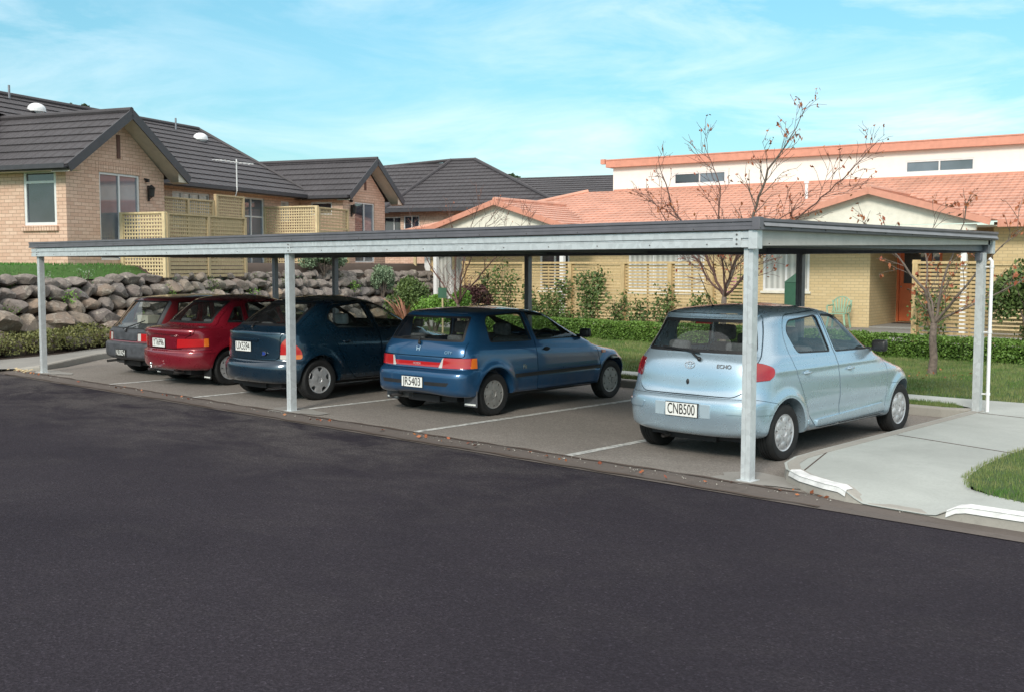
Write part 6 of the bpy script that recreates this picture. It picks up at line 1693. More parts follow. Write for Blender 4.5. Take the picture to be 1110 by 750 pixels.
def bush(name, c, r, n, size, mat, label, cat='shrub', k=10, spread=.45, up=.2, org=None, core=True, grp=None, A=False):
    rt = emptyA(name, c[0], c[1], c[2] - r[2]) if A else empty(name, (c[0], c[1], c[2] - r[2]), 0, org=(c[0], c[1], c[2] - r[2]))
    tag(rt, label, cat, grp); rhombi('foliage', clump_pts(c, r, n, k, spread), size, mat, rt, .6, up=up)
    if core:
        mb = MB(); mb.smooth = False
        for q in range(9): 
            a = q * 2.4; mb.tube([(c[0], c[1], c[2] - r[2] - .05), (c[0] + .3 * r[0] * math.cos(a), c[1] + .3 * r[1] * math.sin(a), c[2] - .2 * r[2]), (c[0] + .75 * r[0] * math.cos(a), c[1] + .75 * r[1] * math.sin(a), c[2] + .4 * r[2])], [.02, .013, .005], 5)
        mb.build('stems', M['bark'], rt)
    return rt
bush('ground_shrub', (-18.05, 29.2, 2.0), (.5, 1.15, .42), 5000, .075, M['grey_leaf'], 'spreading grey green shrub on the bank behind the second front post', k=16, A=True)
bush('ground_shrub', (-17.5, 31.9, 1.35), (.35, .6, .62), 3200, .07, M['grey_leaf'], 'grey green creeper spilling down the boulders', k=14, A=True)
bush('ground_shrub', (-17.5, 33.4, .95), (.3, .4, .42), 1500, .07, M['grey_leaf'], 'small trailing creeper low on the boulder wall near its far end', k=9, A=True)

for i, (y, z, dx) in enumerate([(16.6, .85, 0), (18.4, 1.15, .0), (20.1, .6, 0), (21.6, 1.2, 0), (23.4, 1.3, 0), (25.0, 1.05, 0), (26.8, 1.35, 0), (30.5, 1.2, 0), (34.6, 1.1, 0)]):
    x = -17.98 + DX - (z - .33) * .5 + .22; r = emptyA('wall_weed', x, y, z); tag(r, 'small weed rooted in a gap between the boulders', 'weed', 'weeds in the gaps of the boulder wall')
    rhombi('leaves', np.array([x, y, z]) + rng.normal(0, 1, (130, 3)) * np.array([.05, .14, .10]), .05, M['bright_leaf'] if i % 2 else M['shrub_leaf'], r, .6)
for i, (y, h) in enumerate([(22.9, .3), (23.7, .5), (24.7, .35), (25.7, .55), (27.7, .45), (30.3, .5), (32.4, .4), (34.5, .45), (35.4, .35)]):
    x = -18.55 + DX; weed(x, y, zbank(x, y), h, M['shrub_leaf'] if i % 2 else M['grey_leaf'], 'young wispy plant growing on top of the boulder wall', 'plant', 'young plants along the top of the boulder wall', n=300, w=.26)
# ------------------------------------------------------------------ the salmon roofed house (frame B)
RB = R(8.45)
def WB(x, y, z=0): c, s = math.cos(RB), math.sin(RB); return (x * c - y * s, x * s + y * c, z)
def emptyB(name, x, y, z): return empty(name, WB(x, y, z), RB, org=(x, y, z))
HB = emptyB('brick_house', -15, 31.95, 0); tag(HB, 'cream brick unit with salmon tiled roof, red door and long white upper wall', 'house')
YF, ZE = 31.95, 3.02
TB = frame((-26.1, YF, 0), (1, 0, 0), (0, -1, 0)); def_a = lambda x: x + 26.1
W_ = [(-25.75, -24.35, .6, 2.35, 2, 'glassC'), (-21.1, -19.9, 1.0, 2.45, 2, 'glassA'), (-17.6, -14.9, 1.0, 2.45, 3, 'glassC'), (-12.95, -11.5, 1.08, 2.40, 2, 'glassC')]
mb = MB(); wall_panel(mb, TB, def_a(-9.71), 0, 3.0, holes=[(def_a(a), def_a(b), c, d) for a, b, c, d, n, g in W_])
TBr = frame((-9.71, YF, 0), (0, 1, 0), (1, 0, 0)); wall_panel(mb, TBr, 2.65, 0, 3.0, uvo=(.1, 0))
TBd = frame((-9.71, 34.6, 0), (1, 0, 0), (0, -1, 0)); wall_panel(mb, TBd, 3.4, 0, 3.0, holes=[(.02, 1.35, .12, 2.55)], uvo=(.05, 0))
TBe = frame((-6.32, 34.6, 0), (0, -1, 0), (-1, 0, 0)); wall_panel(mb, TBe, 3.1, 0, 3.0)
TBf = frame((-6.32, 31.5, 0), (1, 0, 0), (0, -1, 0)); wall_panel(mb, TBf, 12, 0, 3.0, holes=[(3.5, 5.5, 1, 2.4)])
wall_panel(mb, frame((-26.1, YF, 0), (0, 1, 0), (-1, 0, 0)), 8, 0, 3.0)
mb.build('wall', M['brickB'], HB)
for a, b, c, d, n, g in W_: window_unit(HB, TB, def_a(a), def_a(b), c, d, n, glass=g, frame=.07, d=-.03)
window_unit(HB, TBf, 3.5, 5.5, 1, 2.4, 2, glass='glassC')
mb = MB(TB)
for a, b, c, d, n, g in W_[1:]: mb.box(def_a(a) - .06, def_a(b) + .06, -.02, .06, c - .07, c - .003)
mb.build('window_sill', M['cream'], HB)
# porch: door, frame, sidelight
mb = MB(TBd); mb.box(.02, .09, -.10, .02, .12, 2.55); mb.box(1.28, 1.35, -.10, .02, .12, 2.55); mb.box(.09, 1.28, -.10, .02, 2.48, 2.55); mb.box(.98, 1.04, -.10, .02, .12, 2.48); mb.build('door_frame', M['door'], HB)
mb = MB(TBd); mb.box(.10, .97, -.09, -.03, .14, 1.30); mb.box(.10, .22, -.09, -.03, 1.30, 2.46); mb.box(.85, .97, -.09, -.03, 1.30, 2.46); mb.box(.22, .85, -.09, -.03, 2.30, 2.46); mb.box(.20, .50, -.03, -.018, .28, 1.15); mb.box(.57, .87, -.03, -.018, .28, 1.15); dr = mb.build('door', M['door'], HB, bevel=.004)
mb = MB(TBd); mb.box(.22, .85, -.07, -.06, 1.30, 2.30); mb.build('pane', M['glassA'], dr)
mb = MB(TBd); mb.sphere((.16, .02, 1.2), .03, 8, 6); mb.build('handle', M['chrome'], dr)
mb = MB(TBd); mb.box(1.04, 1.28, -.07, -.06, .14, 2.48); mb.build('pane', M['glassL'], HB)
mb = MB(TBr); mb.box(.9, 1.02, 0, .05, 1.52, 1.60); mb.build('light_switch', M['alu'], HB)
mb = MB(); mb.box(-26.0, -2.0, 24.0, YF - .005, -.04, .06); mb.box(-9.7, -6.33, YF - .003, 34.59, -.04, .10); tag(mb.build('patio', M['path_dull']), kind='structure'); o_ = bpy.data.objects['patio']; o_.rotation_euler = (0, 0, RB)
mb = MB(TBd); mb.box(.1, 1.0, .25, .75, .101, .12); mb.build('door_mat', M['black'], HB)
# roof
ye, yr, zr = 30.95, 36.0, 4.60; mb = MB(); sl = (zr - ZE) / (yr - ye)
roof_face(mb, (-26.7, ye, ZE), (1, 0, 0), [(-26.7, ye, ZE), (8, ye, ZE), (8, yr, zr), (-21.6, yr, zr)], .32, .025)
roof_face(mb, (-26.7, ye, ZE), (0, 1, 0), [(-26.7, ye, ZE), (-21.6, yr, zr), (-21.6, yr + 2, zr), (-26.7, yr + 7, ZE)], .32, .025)
ridge_cap(mb, (-26.7, ye, ZE), (-21.6, yr, zr), .08)
def gable_roof(xa, x0, x1, yg, za, z0, z1):
    yb_ = ye + (za - ZE) / sl
    roof_face(mb, (x0, yg, z0), (0, 1, 0), [(x0, yg, z0), (xa, yg, za), (xa, yb_ + .05, za), (x0, ye + .02, z0)], .32, .025)
    roof_face(mb, (x1, yg, z1), (0, 1, 0), [(x1, yg, z1), (xa, yg, za), (xa, yb_ + .05, za), (x1, ye + .02, z1)], .32, .025)
    ridge_cap(mb, (xa, yg, za), (xa, yb_, za), .08)
gable_roof(-21.44, -24.6, -18.5, 29.7, 4.0, 3.06, 3.08)
gable_roof(-9.21, -12.6, -6.1, 30.0, 3.92, 2.98, 3.02)
mb.build('roof', M['roofB'], HB)
mb = MB()
for (xa, x0, x1, yg, za, z0, z1) in ((-21.44, -24.6, -18.5, 29.7, 4.0, 3.06, 3.08), (-9.21, -12.6, -6.1, 30.0, 3.92, 2.98, 3.02)):
    for q, z in ((x0, z0), (x1, z1)): mb = MB(); mb.bar((q, yg - .02, z - .06), (xa, yg - .02, za - .06), .035, .17); mb.build('barge_board', M['trimB'], HB)
mb = MB(); 
for a, b in ((-26.7, -24.6), (-18.5, -12.6), (-6.1, 8)):
    mb = MB(); mb.box(a, b, ye - .13, ye - .012, ZE - .17, ZE + .03); mb.build('gutter', M['trimB'], HB)
mb = MB(); mb.box(-26.6, 8, ye, YF - .003, ZE - .14, ZE - .11); mb.build('soffit', M['cream'], HB)
mb = MB()
for (xa, x0, x1, yg, za, z0, z1) in ((-21.44, -24.4, -18.7, 29.95, 3.92, 3.0, 3.02), (-9.21, -12.4, -6.3, 30.25, 3.84, 2.92, 2.95)):
    mb = MB(); mb.add([(x0, yg, z0), (x1, yg, z1), (xa, yg, za), (x0, yg + .08, z0), (x1, yg + .08, z1), (xa, yg + .08, za)], [(0, 1, 2), (5, 4, 3), (0, 3, 4, 1)])
    mb.box(x0 + .2, x1 - .2, yg - .02, yg + .12, z0 - .16, z0 - .003); mb.build('gable_board', M['cream'], HB)
mb = MB(); mb.box(-6.84, -6.70, 30.2, 30.34, 0, 2.76); mb.build('porch_post', M['alu'], HB)
mb = MB(); mb.box(-24.2, -24.06, 29.9, 30.04, 0, 2.84); mb.build('porch_post', M['alu'], HB); mb = MB(); mb.box(-19.0, -18.86, 29.9, 30.04, 0, 2.84); mb.build('porch_post', M['alu'], HB)
mb = MB(); mb.tube([(-26.0, YF - .06, 0), (-26.0, YF - .06, 2.9)], .045, 10); mb.box(-26.2, -25.98, YF - .10, YF - .02, 0, 2.95); mb.build('downpipe', M['white_pipe'], HB)
# clerestory
yc = 36.05; TCl = frame((-20.55, yc, 0), (1, 0, 0), (0, -1, 0)); mb = MB(); ca = lambda x: x + 20.55
HW = [(-18.05, -16.05, 4.74, 5.15), (-9.92, -7.85, 4.76, 5.15)]
wall_panel(mb, TCl, 28, 4.3, 5.50, holes=[(ca(a), ca(b), c, d) for a, b, c, d in HW]); wall_panel(mb, frame((-20.55, yc + 5, 0), (0, -1, 0), (-1, 0, 0)), 5, 3.5, 5.5); mb.build('upper_wall', M['stucco'], HB)
for a, b, c, d in HW: window_unit(HB, TCl, ca(a), ca(b), c, d, 2, glass=('glassA', 'glassL') if a < -15 else 'glassL', frame=.05, d=-.03)
mb = MB(); mb.box(-20.75, 8, yc - .22, yc - .06, 5.47, 5.72); mb.box(-20.75, 8, yc - .24, yc + 5.2, 5.722, 5.76); mb.box(-20.75, -20.58, yc - .05, yc + 5.2, 5.47, 5.72); mb.build('upper_fascia', M['trimB'], HB)
mb = MB(); mb.box(-20.95, -20.77, yc - .26, yc - .1, 5.60, 5.78); mb.box(-20.5, 7.9, yc - .05, yc - .002, 4.57, 4.66); mb.build('flashing', M['stucco'] if False else M['trimB'], HB)
mb = MB(); mb.tube([(-12.35, 33.9, 3.9), (-12.35, 33.9, 4.42)], .05, 10); mb.lathe([(0, .08), (.10, .08)], 12, 'z', (-12.35, 33.9, 4.42)); mb.build('vent_pipe', M['white_pipe'], HB)

# ------------------------------------------------------------------ slatted fences
def slat_fence(label, x0, x1, y, z0, z1, posts, n=30):
    r = empty('slatted_fence', (x0, y, 0), 0, org=(x0, y, 0)); tag(r, label, 'fence')
    step = (z1 - z0 - .06) / n
    xs = [x0] + list(posts) + [x1]
    for a, b in zip(xs[:-1], xs[1:]):
        if b - a < .2: continue
        mb = MB()
        for k in range(n): z = z0 + k * step; q = .004 * math.sin(k * 7.1 + a); mb.box(a + .0, b - .004, y - .010 + q, y + .010 + q, z, z + step * .62)
        m_ = (a + b) / 2; mb.box(m_ - .02, m_ + .02, y + .016, y + .04, z0, z1 - .07)
        mb.build('slat_panel', M['pineF'], r)
    for p in xs:
        mb = MB(); mb.box(p - .055, p + .055, y - .045 - .03, y + .075, 0, z1 - .062 if x0 < p < x1 else z1 + .02); mb.build('fence_post', M['pineF'], r)
    mb = MB(); mb.box(x0 - .06, x1 + .06, y - .08, y + .08, z1 - .06, z1 - .01); mb.build('top_rail', M['pineF'], r); return r
slat_fence('long pale timber slat fence behind the hedge with climbers on its face', -22.2, -13.15, 21.6, .25, 1.95, (-19.9, -18.3, -16.6, -15.2, -14.05), 21)
slat_fence('pale timber slat fence right of the red front door', -9.30, -1.0, 21.7, .25, 1.94, (-7.15, -4.9, -2.9), 21)

# hedge
def hedge(label, x0, x1, y0, y1, z, n):
    r = empty('box_hedge', ((x0 + x1) / 2, (y0 + y1) / 2, 0), 0, org=((x0 + x1) / 2, (y0 + y1) / 2, 0)); tag(r, label, 'hedge')
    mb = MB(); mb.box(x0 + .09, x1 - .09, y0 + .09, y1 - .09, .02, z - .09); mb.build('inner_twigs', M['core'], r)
    f = rng.random(n); x = rng.uniform(x0, x1, n); yy = rng.uniform(y0, y1, n); zz = rng.uniform(.03, z, n)
    fr = f < .5; tp = (f >= .5) & (f < .88); e0 = (f >= .88) & (f < .94); e1 = f >= .94
    yy[fr] = y0; zz[tp] = z; x[e0] = x0; x[e1] = x1
    bumpy = np.array([.05 * mnoise.noise(Vector((a * 1.3, b * 1.5, c * 1.5))) for a, b, c in zip(x, yy, zz)]) + rng.normal(0, .02, n)
    C = np.c_[x, yy - bumpy * fr - .05 * fr * (rng.random(n) - .3), zz + (bumpy + .015) * tp]
    C[:, 2] = np.minimum(C[:, 2], z + .06); C[fr, 1] += .09 * rng.random(fr.sum()) ** 2
    rhombi('foliage', C, .045, M['hedge_leaf'], r, .7); return r
hedge('low clipped box hedge along the foot of the long slat fence', -20.2, -9.9, 20.35, 20.95, .49, 52000)
hedge('low clipped box hedge in front of the right slat fence', -9.85, -1.2, 20.40, 21.0, .46, 40000)
hedge('short low hedge beside the path to the red front door', *(-9.75, -8.9), 21.5, 24.2, .50, 6000) if False else None

# bushes near the left end of the fence
bush('round_bush', (-21.35, 19.6, .52), (.62, .6, .62), 6500, .07, M['bright_leaf'], 'bright green rounded bush left of the bare twiggy tree', k=16)
bush('round_bush', (-20.55, 19.9, .62), (.42, .5, .66), 4200, .065, M['bright_leaf'], 'bright green upright bush at the foot of the bare twiggy tree', k=13)
bush('purple_bush', (-21.2, 21.0, 1.0), (.55, .35, .42), 1800, .07, leafy('purple_leaves', [(0, (.035, .015, .018)), (1, (.085, .035, .035))]), 'dark purple leaved shrub behind the bright green bushes', k=10)
fx = empty('flax', (-22.2, 19.4, 0), 0, org=(-22.2, 19.4, 0)); tag(fx, 'bronze and pink strap leaved flax beside the boulder wall', 'plant')
mb = MB()
for k in range(60):
    a = random.uniform(0, 6.28); l = random.uniform(.8, 1.6); e = random.uniform(.25, .7); c = Vector((-22.2 + .12 * math.cos(a), 19.4 + .12 * math.sin(a), 0)); d = Vector((math.cos(a), math.sin(a), 0)); s_ = Vector((-d.y, d.x, 0)) * .028; pr = None
    for q in range(7):
        t = q / 6; p = c + d * (e * l * t ** 1.6) + Vector((0, 0, l * (t - .32 * t ** 3))); w = s_ * (1.05 - t ** 2)
        if pr: mb.add([pr[0], pr[1], p + w, p - w], [(0, 1, 2, 3)])
        pr = (p - w, p + w)
mb.build('leaves', M['flax_leaf'], fx)
bush('dark_bush', (-23.0, 20.2, .75), (.75, .6, .85), 6000, .075, M['shrub_leaf'], 'dark green shrub between the flax and the boulder wall', k=16)
bush('dark_bush', (-6.85, 21.1, 1.25), (.80, .42, .80), 0 or 4200, .085, M['shrub_leaf'], 'glossy dark green camellia bush at the right edge in front of the slat fence', k=12)

# climbers on the fence
def climber(x, h, w, n, label, mat='shrub_leaf', y=21.42):
    r = empty('climbing_rose', (x, y, 0), 0, org=(x, y, 0)); tag(r, label, 'climber'); mb = MB(); Cc = []
    for k in range(max(3, int(w * 7))):
        p = Vector((x + random.uniform(-.06, .06), y, 0)); pts = [p.copy()]; tx = x + random.uniform(-w, w); L_ = h * random.uniform(.6, 1.02)
        for q in range(1, 8):
            t = q / 7; pts.append(Vector((p.x + (tx - p.x) * t + random.uniform(-.06, .06), y + random.uniform(-.06, .08), L_ * t)))
        mb.tube(pts, [.014 - .0012 * i for i in range(8)], 5)
        for q in range(int(n * 2.1) // max(3, int(w * 7))):
            i = min(6, int(random.random() ** .7 * 7)); c = pts[i].lerp(pts[i + 1], random.random()); Cc.append(c + Vector((random.gauss(0, .15), random.gauss(-.05, .06), random.gauss(0, .10))))
    mb.build('stems', M['twig'], r); rhombi('leaves', Cc, .078, M[mat], r, .65, up=.1); return r
climber(-21.0, 1.75, .32, 420, 'leafy climber on the fence just right of the bare twiggy tree')
climber(-19.3, 1.3, .40, 420, 'leafy climber just left of the middle back post')
climber(-18.2, 1.0, .45, 300, 'low spreading climber left of the tallest climbing rose')
climber(-15.2, 1.55, .35, 300, 'upright climber in front of the curtained window')
climber(-20.5, 1.95, .45, 260, 'sparse tall climber at the left end of the slat fence')
climber(-18.75, 1.55, .42, 560, 'bushy climber on the fence right of the middle back post')
climber(-17.55, 1.98, .40, 700, 'tallest densest climbing rose in the middle of the slat fence')
climber(-16.75, 1.2, .35, 260, 'thin climber rising to mid height beside a fence post')
climber(-15.9, 1.0, .42, 200, 'low straggly climber spread across the lower slats')
climber(-14.3, 1.35, .38, 360, 'climber with small leaves near the right end of the long slat fence')
climber(-8.75, 1.5, .35, 260, 'thin climber at the left end of the right slat fence')
climber(-6.9, 1.0, .4, 260, 'low climber behind the white downpipe')
rr = empty('flowering_shrub', WB(-13.3, 31.0), 0, org=WB(-13.3, 31.0)); tag(rr, 'pink flowering hydrangea under the window by the dark post', 'shrub')
bx, by_, _ = WB(-13.3, 31.0)
mb = MB()
for q in range(8): a_ = q * .8; mb.tube([(bx, by_, 0), (bx + .15 * math.cos(a_), by_ + .12 * math.sin(a_), .6), (bx + .3 * math.cos(a_), by_ + .25 * math.sin(a_), 1.2)], [.014, .01, .006], 5)
mb.build('stems', M['twig'], rr)
rhombi('foliage', np.vstack([clump_pts((bx, by_, 1.0), (.45, .35, .7), 1800, 9), clump_pts((bx, by_, .42), (.45, .35, .4), 1300, 8)]), .10, M['shrub_leaf'], rr, .7)
rhombi('flowers', clump_pts((bx, by_ - .25, 1.15), (.35, .15, .5), 160, 4, .3), .08, leafy('pink_petals', [(0, (.4, .15, .2)), (1, (.6, .3, .38))]), rr, .9)

# ------------------------------------------------------------------ trees
def tree(label, base, limbs, seed, leafn, twig_len=.28, leafsize=.07, trunk_r=.07, depth=4, twigmat='twig', fork=None, name='bare_tree'):
    rd = random.Random(seed); r = empty(name, base, 0, org=base); tag(r, label, 'tree')
    B_ = Vector(base); fk = Vector(fork); tr = MB(); br = MB(); tips = []
    tr.smooth = True
    pts = [B_ + Vector((0, 0, -.05)), B_ + Vector((0, 0, .05)), B_.lerp(fk, .35) + Vector((.02, 0, 0)), B_.lerp(fk, .7) + Vector((-.015, .01, 0)), fk]
    tr.tube(pts, [trunk_r * 1.5, trunk_r * 1.15, trunk_r, trunk_r * .95, trunk_r * .8], 12)
    def limb(p0, p1, r0, r1, d, mb_):
        br = mb_
        n = max(3, int((p1 - p0).length / .16)); pts = []; off = Vector((rd.uniform(-1, 1), rd.uniform(-1, 1), rd.uniform(-.5, .5))) * (p1 - p0).length * .05
        for i in range(n + 1):
            t = i / n; w = math.sin(t * PI); pts.append(p0.lerp(p1, t) + off * w + Vector((rd.gauss(0, .012), rd.gauss(0, .012), rd.gauss(0, .012))) * (1 if 0 < i < n else 0))
        mb_.tube(pts, [r0 + (r1 - r0) * i / n for i in range(n + 1)], 7 if r0 > .012 else 5)
        if d <= 0: tips.extend(pts[1:]); return
        dirn = (p1 - p0).normalized(); ln = (p1 - p0).length; k = max(2, int(ln / twig_len))
        for i in range(k):
            t = .25 + .75 * (i + rd.random()) / k; t = min(t, 1); s_ = p0.lerp(p1, t) + off * math.sin(t * PI)
            az = Vector((rd.gauss(0, 1), rd.gauss(0, 1), rd.gauss(0, 1))); az -= dirn * az.dot(dirn); az.normalize()
            nd = (dirn * rd.uniform(.55, 1.0) + az * rd.uniform(.5, .95) + Vector((0, 0, .25))).normalized(); nl = (ln * rd.uniform(.35, .65) + .12) * (1.1 - .4 * t)
            rr_ = (r0 + (r1 - r0) * t)
            if nl > .06: limb(s_, s_ + nd * nl, max(.0048, rr_ * .42), .0028, d - 1, br)
        tips.append(p1)
    for (off, rad, path) in limbs:
        rad *= .72; p = fk; q = [Vector(v) for v in path]; r0 = rad; bm_ = MB()
        for i, v in enumerate(q):
            r1 = rad * (1 - (i + 1) / len(q)) ** 1.3 + .005; limb(p, v, r0, r1, depth - 1, bm_); p = v; r0 = r1
        bm_.build('branch', M['bark'] if rad > .03 else M[twigmat], r, sharp=60)
    tr.build('trunk', M['bark'], r)
    if leafn:
        C = []
        for k in range(leafn): c = rd.choice(tips); C.append(c + Vector((rd.gauss(0, .02), rd.gauss(0, .02), -rd.uniform(0, .06))))
        rhombi('leaves', C, leafsize, M['red_leaf'], r, .5, tilt=1.6)
    return r
# tree by the right fence: forks low, wide spreading
tree('small low forked tree with red leaves on the lawn by the right fence', (-7.23, 17.57, .08),
     [(None, .045, [(-7.35, 17.5, 1.45), (-7.75, 17.35, 2.0), (-8.3, 17.2, 2.45)]),
      (None, .035, [(-7.1, 17.6, 1.6), (-6.95, 17.7, 2.2), (-6.8, 17.7, 2.85)]),
      (None, .035, [(-6.85, 17.5, 1.35), (-6.4, 17.5, 1.9), (-5.85, 17.5, 2.45)]),
      (None, .028, [(-6.8, 17.7, 1.15), (-6.2, 17.9, 1.5), (-5.5, 18.0, 2.0)]),
      (None, .028, [(-7.5, 17.9, 1.5), (-7.7, 18.2, 2.2), (-7.5, 18.4, 2.75)])], 3, 300, .20, .080, .062, 3, 'bark', fork=(-7.22, 17.57, .92))
# tree at the middle: taller, twiggy crown above the carport
tree('tall bare tree with sparse red leaves rising above the carport roof', (-11.55, 18.1, .08),
     [(None, .05, [(-11.0, 18.1, 2.5), (-10.55, 18.0, 3.6), (-10.1, 18.0, 4.15), (-9.8, 18.0, 4.65)]),
      (None, .038, [(-12.0, 18.0, 2.3), (-12.6, 17.9, 3.0), (-12.75, 17.8, 3.6), (-12.85, 17.8, 4.0)]),
      (None, .036, [(-10.8, 18.4, 2.2), (-10.1, 18.5, 2.8), (-9.2, 18.5, 3.5), (-8.75, 18.6, 4.0)]),
      (None, .03, [(-12.3, 18.3, 2.0), (-13.0, 18.3, 2.7), (-13.6, 18.4, 3.3)]),
      (None, .03, [(-11.4, 17.7, 2.4), (-11.3, 17.6, 3.3), (-11.6, 17.5, 4.1)]),
      (None, .028, [(-10.9, 17.6, 2.1), (-10.0, 17.3, 2.6), (-9.3, 17.1, 2.9)])], 21, 680, .14, .072, .06, 3, 'twig', fork=(-11.5, 18.1, 1.25))
tree('bare multi stemmed tree with fine red twigs above the bright green bushes', (-20.3, 19.5, .08),
     [(None, .035, [(-20.9, 19.4, 1.5), (-21.4, 19.3, 2.3), (-21.9, 19.3, 3.0)]),
      (None, .035, [(-20.5, 19.6, 1.6), (-20.6, 19.7, 2.5), (-20.8, 19.6, 3.3)]),
      (None, .035, [(-20.1, 19.4, 1.6), (-19.8, 19.4, 2.5), (-19.3, 19.3, 3.4)]),
      (None, .035, [(-19.7, 19.6, 1.5), (-18.9, 19.6, 2.2), (-17.8, 19.6, 2.8)]),
      (None, .03, [(-19.9, 19.2, 1.4), (-19.2, 19.0, 2.3), (-18.4, 19.0, 3.2)])], 9, 60, .17, .06, .055, 3, 'twig', fork=(-20.3, 19.5, .85))
# small dark trees far behind the roofs
def far_tree(x, y, z, r, label):
    t = empty('distant_tree', (x, y, 0), 0, org=(x, y, 0)); tag(t, label, 'tree')
    mb = MB(); mb.tube([(x, y, 0), (x + .1, y, z * .6), (x, y, z)], [.28, .2, .1], 8); mb.build('trunk', M['bark'], t)
    rhombi('crown', clump_pts((x, y, z), (r, r, r * .8), 1400, 10, .5), .38, leafy('distant_leaves', [(0, (.015, .03, .015)), (1, (.05, .08, .035))]) if 'distant_leaves' not in bpy.data.materials else bpy.data.materials['distant_leaves'], t, .8)
far_tree(*WA(-66.9, 70)[:2], 14.2, .75, 'left one of two small dark trees above the charcoal ridge at far left')
far_tree(*WA(-65.4, 70)[:2], 14.0, .85, 'right one of two small dark trees above the charcoal ridge at far left')
far_tree(*WA(-28.6, 70)[:2], 7.2, 1.0, 'rounded dark tree top above the distant hip roof')
far_tree(*WA(-25.9, 70)[:2], 6.8, .9, 'small dark tree top above the low distant roof')

# ------------------------------------------------------------------ garden things
cx_, cy_, _ = WB(-10.35, 31.2); ch = empty('garden_chair', (cx_, cy_, .06), RB, org=(0, 0, 0)); tag(ch, 'pale green moulded plastic garden chair against the cream brick wall', 'chair')
mb = MB(); mb.box(-.23, .23, -.22, .22, .40, .425); mb.build('seat', M['green_plastic'], ch, bevel=.01)
mb = MB()
for k in range(7):
    a = (k - 3) * .075; mb.bar((a * .8, .22, .44), (a * 1.25, .30, .86 - .012 * abs(k - 3) ** 1.6), .038, .012, up=(0, 1, 0))
pts = [(.27 * math.sin(t), .305 - .0 * t, .66 + .23 * math.cos(t)) for t in np.linspace(-1.9, 1.9, 15)]; mb.tube([(-.25, .22, .44)] + pts + [(.25, .22, .44)], .018, 6); mb.build('backrest', M['green_plastic'], ch)
for sx in (-1, 1):
    for sy in (-1, 1): mb = MB(); mb.bar((sx * .21, sy * .19, .42), (sx * .27, sy * .25, 0), .05, .03); mb.build('leg', M['green_plastic'], ch)
    mb = MB(); mb.tube([(sx * .25, -.20, .42), (sx * .28, -.19, .60), (sx * .29, -.1, .645), (sx * .28, .1, .64), (sx * .25, .27, .66)], .022, 7); mb.build('armrest', M['green_plastic'], ch)
gx_, gy_, _ = WB(-11.85, 31.6); gb = empty('meter_cabinet', (gx_, gy_, 0), RB, org=(0, 0, 0)); tag(gb, 'dark green cabinet standing by the window behind the dark back post', 'cabinet')
mb = MB(); mb.box(-.22, .22, -.15, .15, 0, 1.35); mb.add([(-.24, -.17, 1.352), (.24, -.17, 1.352), (.24, .17, 1.352), (-.24, .17, 1.352), (.1, -.1, 1.62), (.24, -.1, 1.62), (.24, .1, 1.62), (.1, .1, 1.62)], [(0, 3, 2, 1), (4, 5, 6, 7), (0, 1, 5, 4), (1, 2, 6, 5), (2, 3, 7, 6), (3, 0, 4, 7)]); mb.build('cabinet_body', M['green_box'], gb)
mb = MB(); mb.box(-.17, .17, -.162, -.152, .5, 1.25); mb.build('cabinet_door', M['green_box'], gb)
# small green sign on the twiggy tree's stake
sg = empty('garden_sign', (-20.62, 19.25, 0), R(35), org=(0, 0, 0)); tag(sg, 'small blank green sign on a stake in front of the twiggy tree', 'sign')
mb = MB(); mb.box(-.11, .11, -.012, .0, 1.02, 1.28); mb.build('board', M['green_box'], sg); mb = MB(); mb.box(-.02, .02, 0, .03, 0, 1.3); mb.build('stake', M['pineD'], sg)
# ------------------------------------------------------------------ cars

# ------------------------------------------------------------------ sky, sun, camera
w = bpy.data.worlds.new('World'); scene.world = w; w.use_nodes = True; nt = w.node_tree
bg = nt.nodes['Background']; sk = nt.nodes.new('ShaderNodeTexSky'); sk.sky_type = 'NISHITA'; sk.sun_disc = False
SUN_EL, SUN_AZ = 32, 24          # azimuth of the sun measured from -Y towards +X
sk.sun_elevation = R(SUN_EL); sk.sun_rotation = R(180 - SUN_AZ); sk.air_density = 1.0; sk.dust_density = .6; sk.ozone_density = 1.5
tc = nt.nodes.new('ShaderNodeTexCoord')
sep = nt.nodes.new('ShaderNodeSeparateXYZ'); nt.links.new(tc.outputs['Generated'], sep.inputs[0])
el = nt.nodes.new('ShaderNodeMapRange'); el.inputs[1].default_value = 0; el.inputs[2].default_value = .42; nt.links.new(sep.outputs[2], el.inputs[0])
tint = ramp(nt, el.outputs[0], [(0, (.50, .55, .54)), (.25, (.48, .68, .66)), (.7, (.62, .98, .86))])
skc = mix(nt, 1.0, sk.outputs[0], tint, 'MULTIPLY')
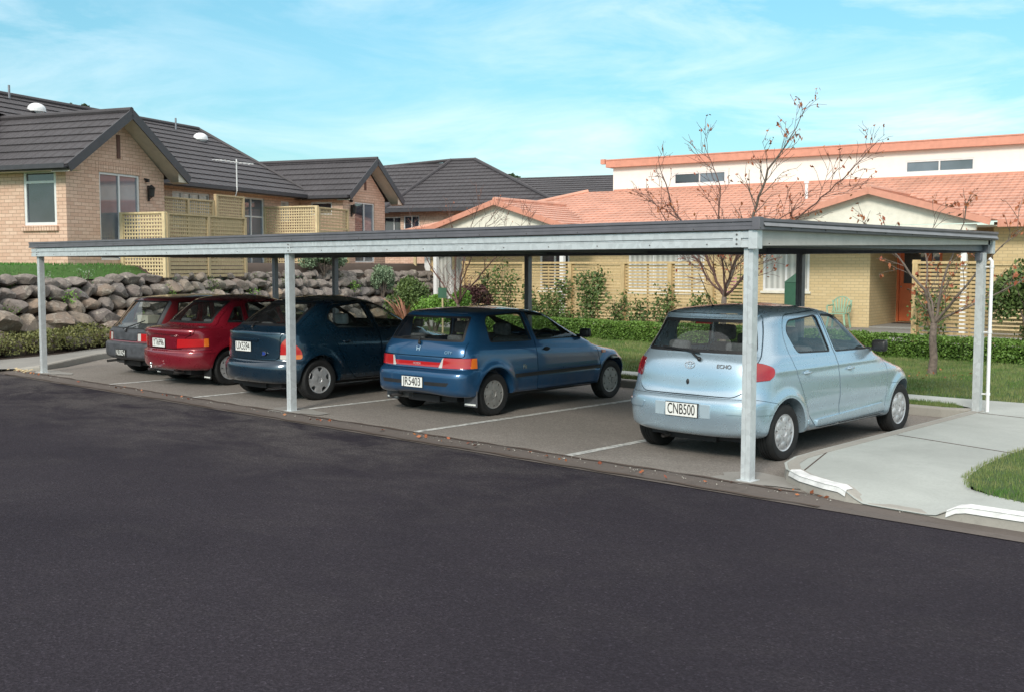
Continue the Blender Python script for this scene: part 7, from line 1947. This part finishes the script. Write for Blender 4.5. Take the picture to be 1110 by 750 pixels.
# thin high cloud, laid out by direction
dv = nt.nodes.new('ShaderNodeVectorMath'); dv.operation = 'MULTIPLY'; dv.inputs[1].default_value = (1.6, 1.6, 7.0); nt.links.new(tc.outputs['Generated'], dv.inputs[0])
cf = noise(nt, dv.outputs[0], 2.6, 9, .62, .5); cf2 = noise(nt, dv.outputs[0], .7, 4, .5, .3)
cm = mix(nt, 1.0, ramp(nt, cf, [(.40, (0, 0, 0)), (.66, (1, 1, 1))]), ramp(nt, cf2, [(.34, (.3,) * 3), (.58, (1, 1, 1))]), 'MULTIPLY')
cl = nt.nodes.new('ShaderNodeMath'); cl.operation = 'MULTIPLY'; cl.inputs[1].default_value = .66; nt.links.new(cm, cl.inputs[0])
fill_haze = nt.nodes.new('ShaderNodeMapRange'); fill_haze.interpolation_type = 'SMOOTHSTEP'; fill_haze.inputs[1].default_value = .27; fill_haze.inputs[2].default_value = .60; fill_haze.inputs[4].default_value = .85; nt.links.new(sep.outputs[2], fill_haze.inputs[0])  # white haze overhead, out of view, added to neutralise the ambient light
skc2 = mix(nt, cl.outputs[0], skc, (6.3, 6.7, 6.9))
col = mix(nt, fill_haze.outputs[0], skc2, (7.6, 7.5, 7.3))
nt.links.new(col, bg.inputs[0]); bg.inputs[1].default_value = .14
ld = bpy.data.lights.new('sun', 'SUN'); ld.energy = 2.0; ld.angle = R(13); ld.color = (1, .93, .82)
lo = bpy.data.objects.new('sun', ld); COL.objects.link(lo)
sd = Vector((math.sin(R(SUN_AZ)) * math.cos(R(SUN_EL)), -math.cos(R(SUN_AZ)) * math.cos(R(SUN_EL)), math.sin(R(SUN_EL))))
lo.rotation_euler = sd.to_track_quat('Z', 'Y').to_euler()
cd = bpy.data.cameras.new('camera'); co = bpy.data.objects.new('camera', cd); COL.objects.link(co)
cd.sensor_width = 36; cd.sensor_fit = 'HORIZONTAL'; cd.lens = 36 * 1192 / 1110; cd.clip_end = 2000; cd.clip_start = .1
pitch = math.atan(87 / 1192)
co.location = (0, 0, 1.85); co.rotation_euler = (PI / 2 - pitch, 0, R(43.35)); scene.camera = co
scene.render.engine = 'CYCLES'
vs = scene.view_settings; vs.view_transform = 'Standard'; vs.look = 'None'; vs.exposure = .48; vs.gamma = 1
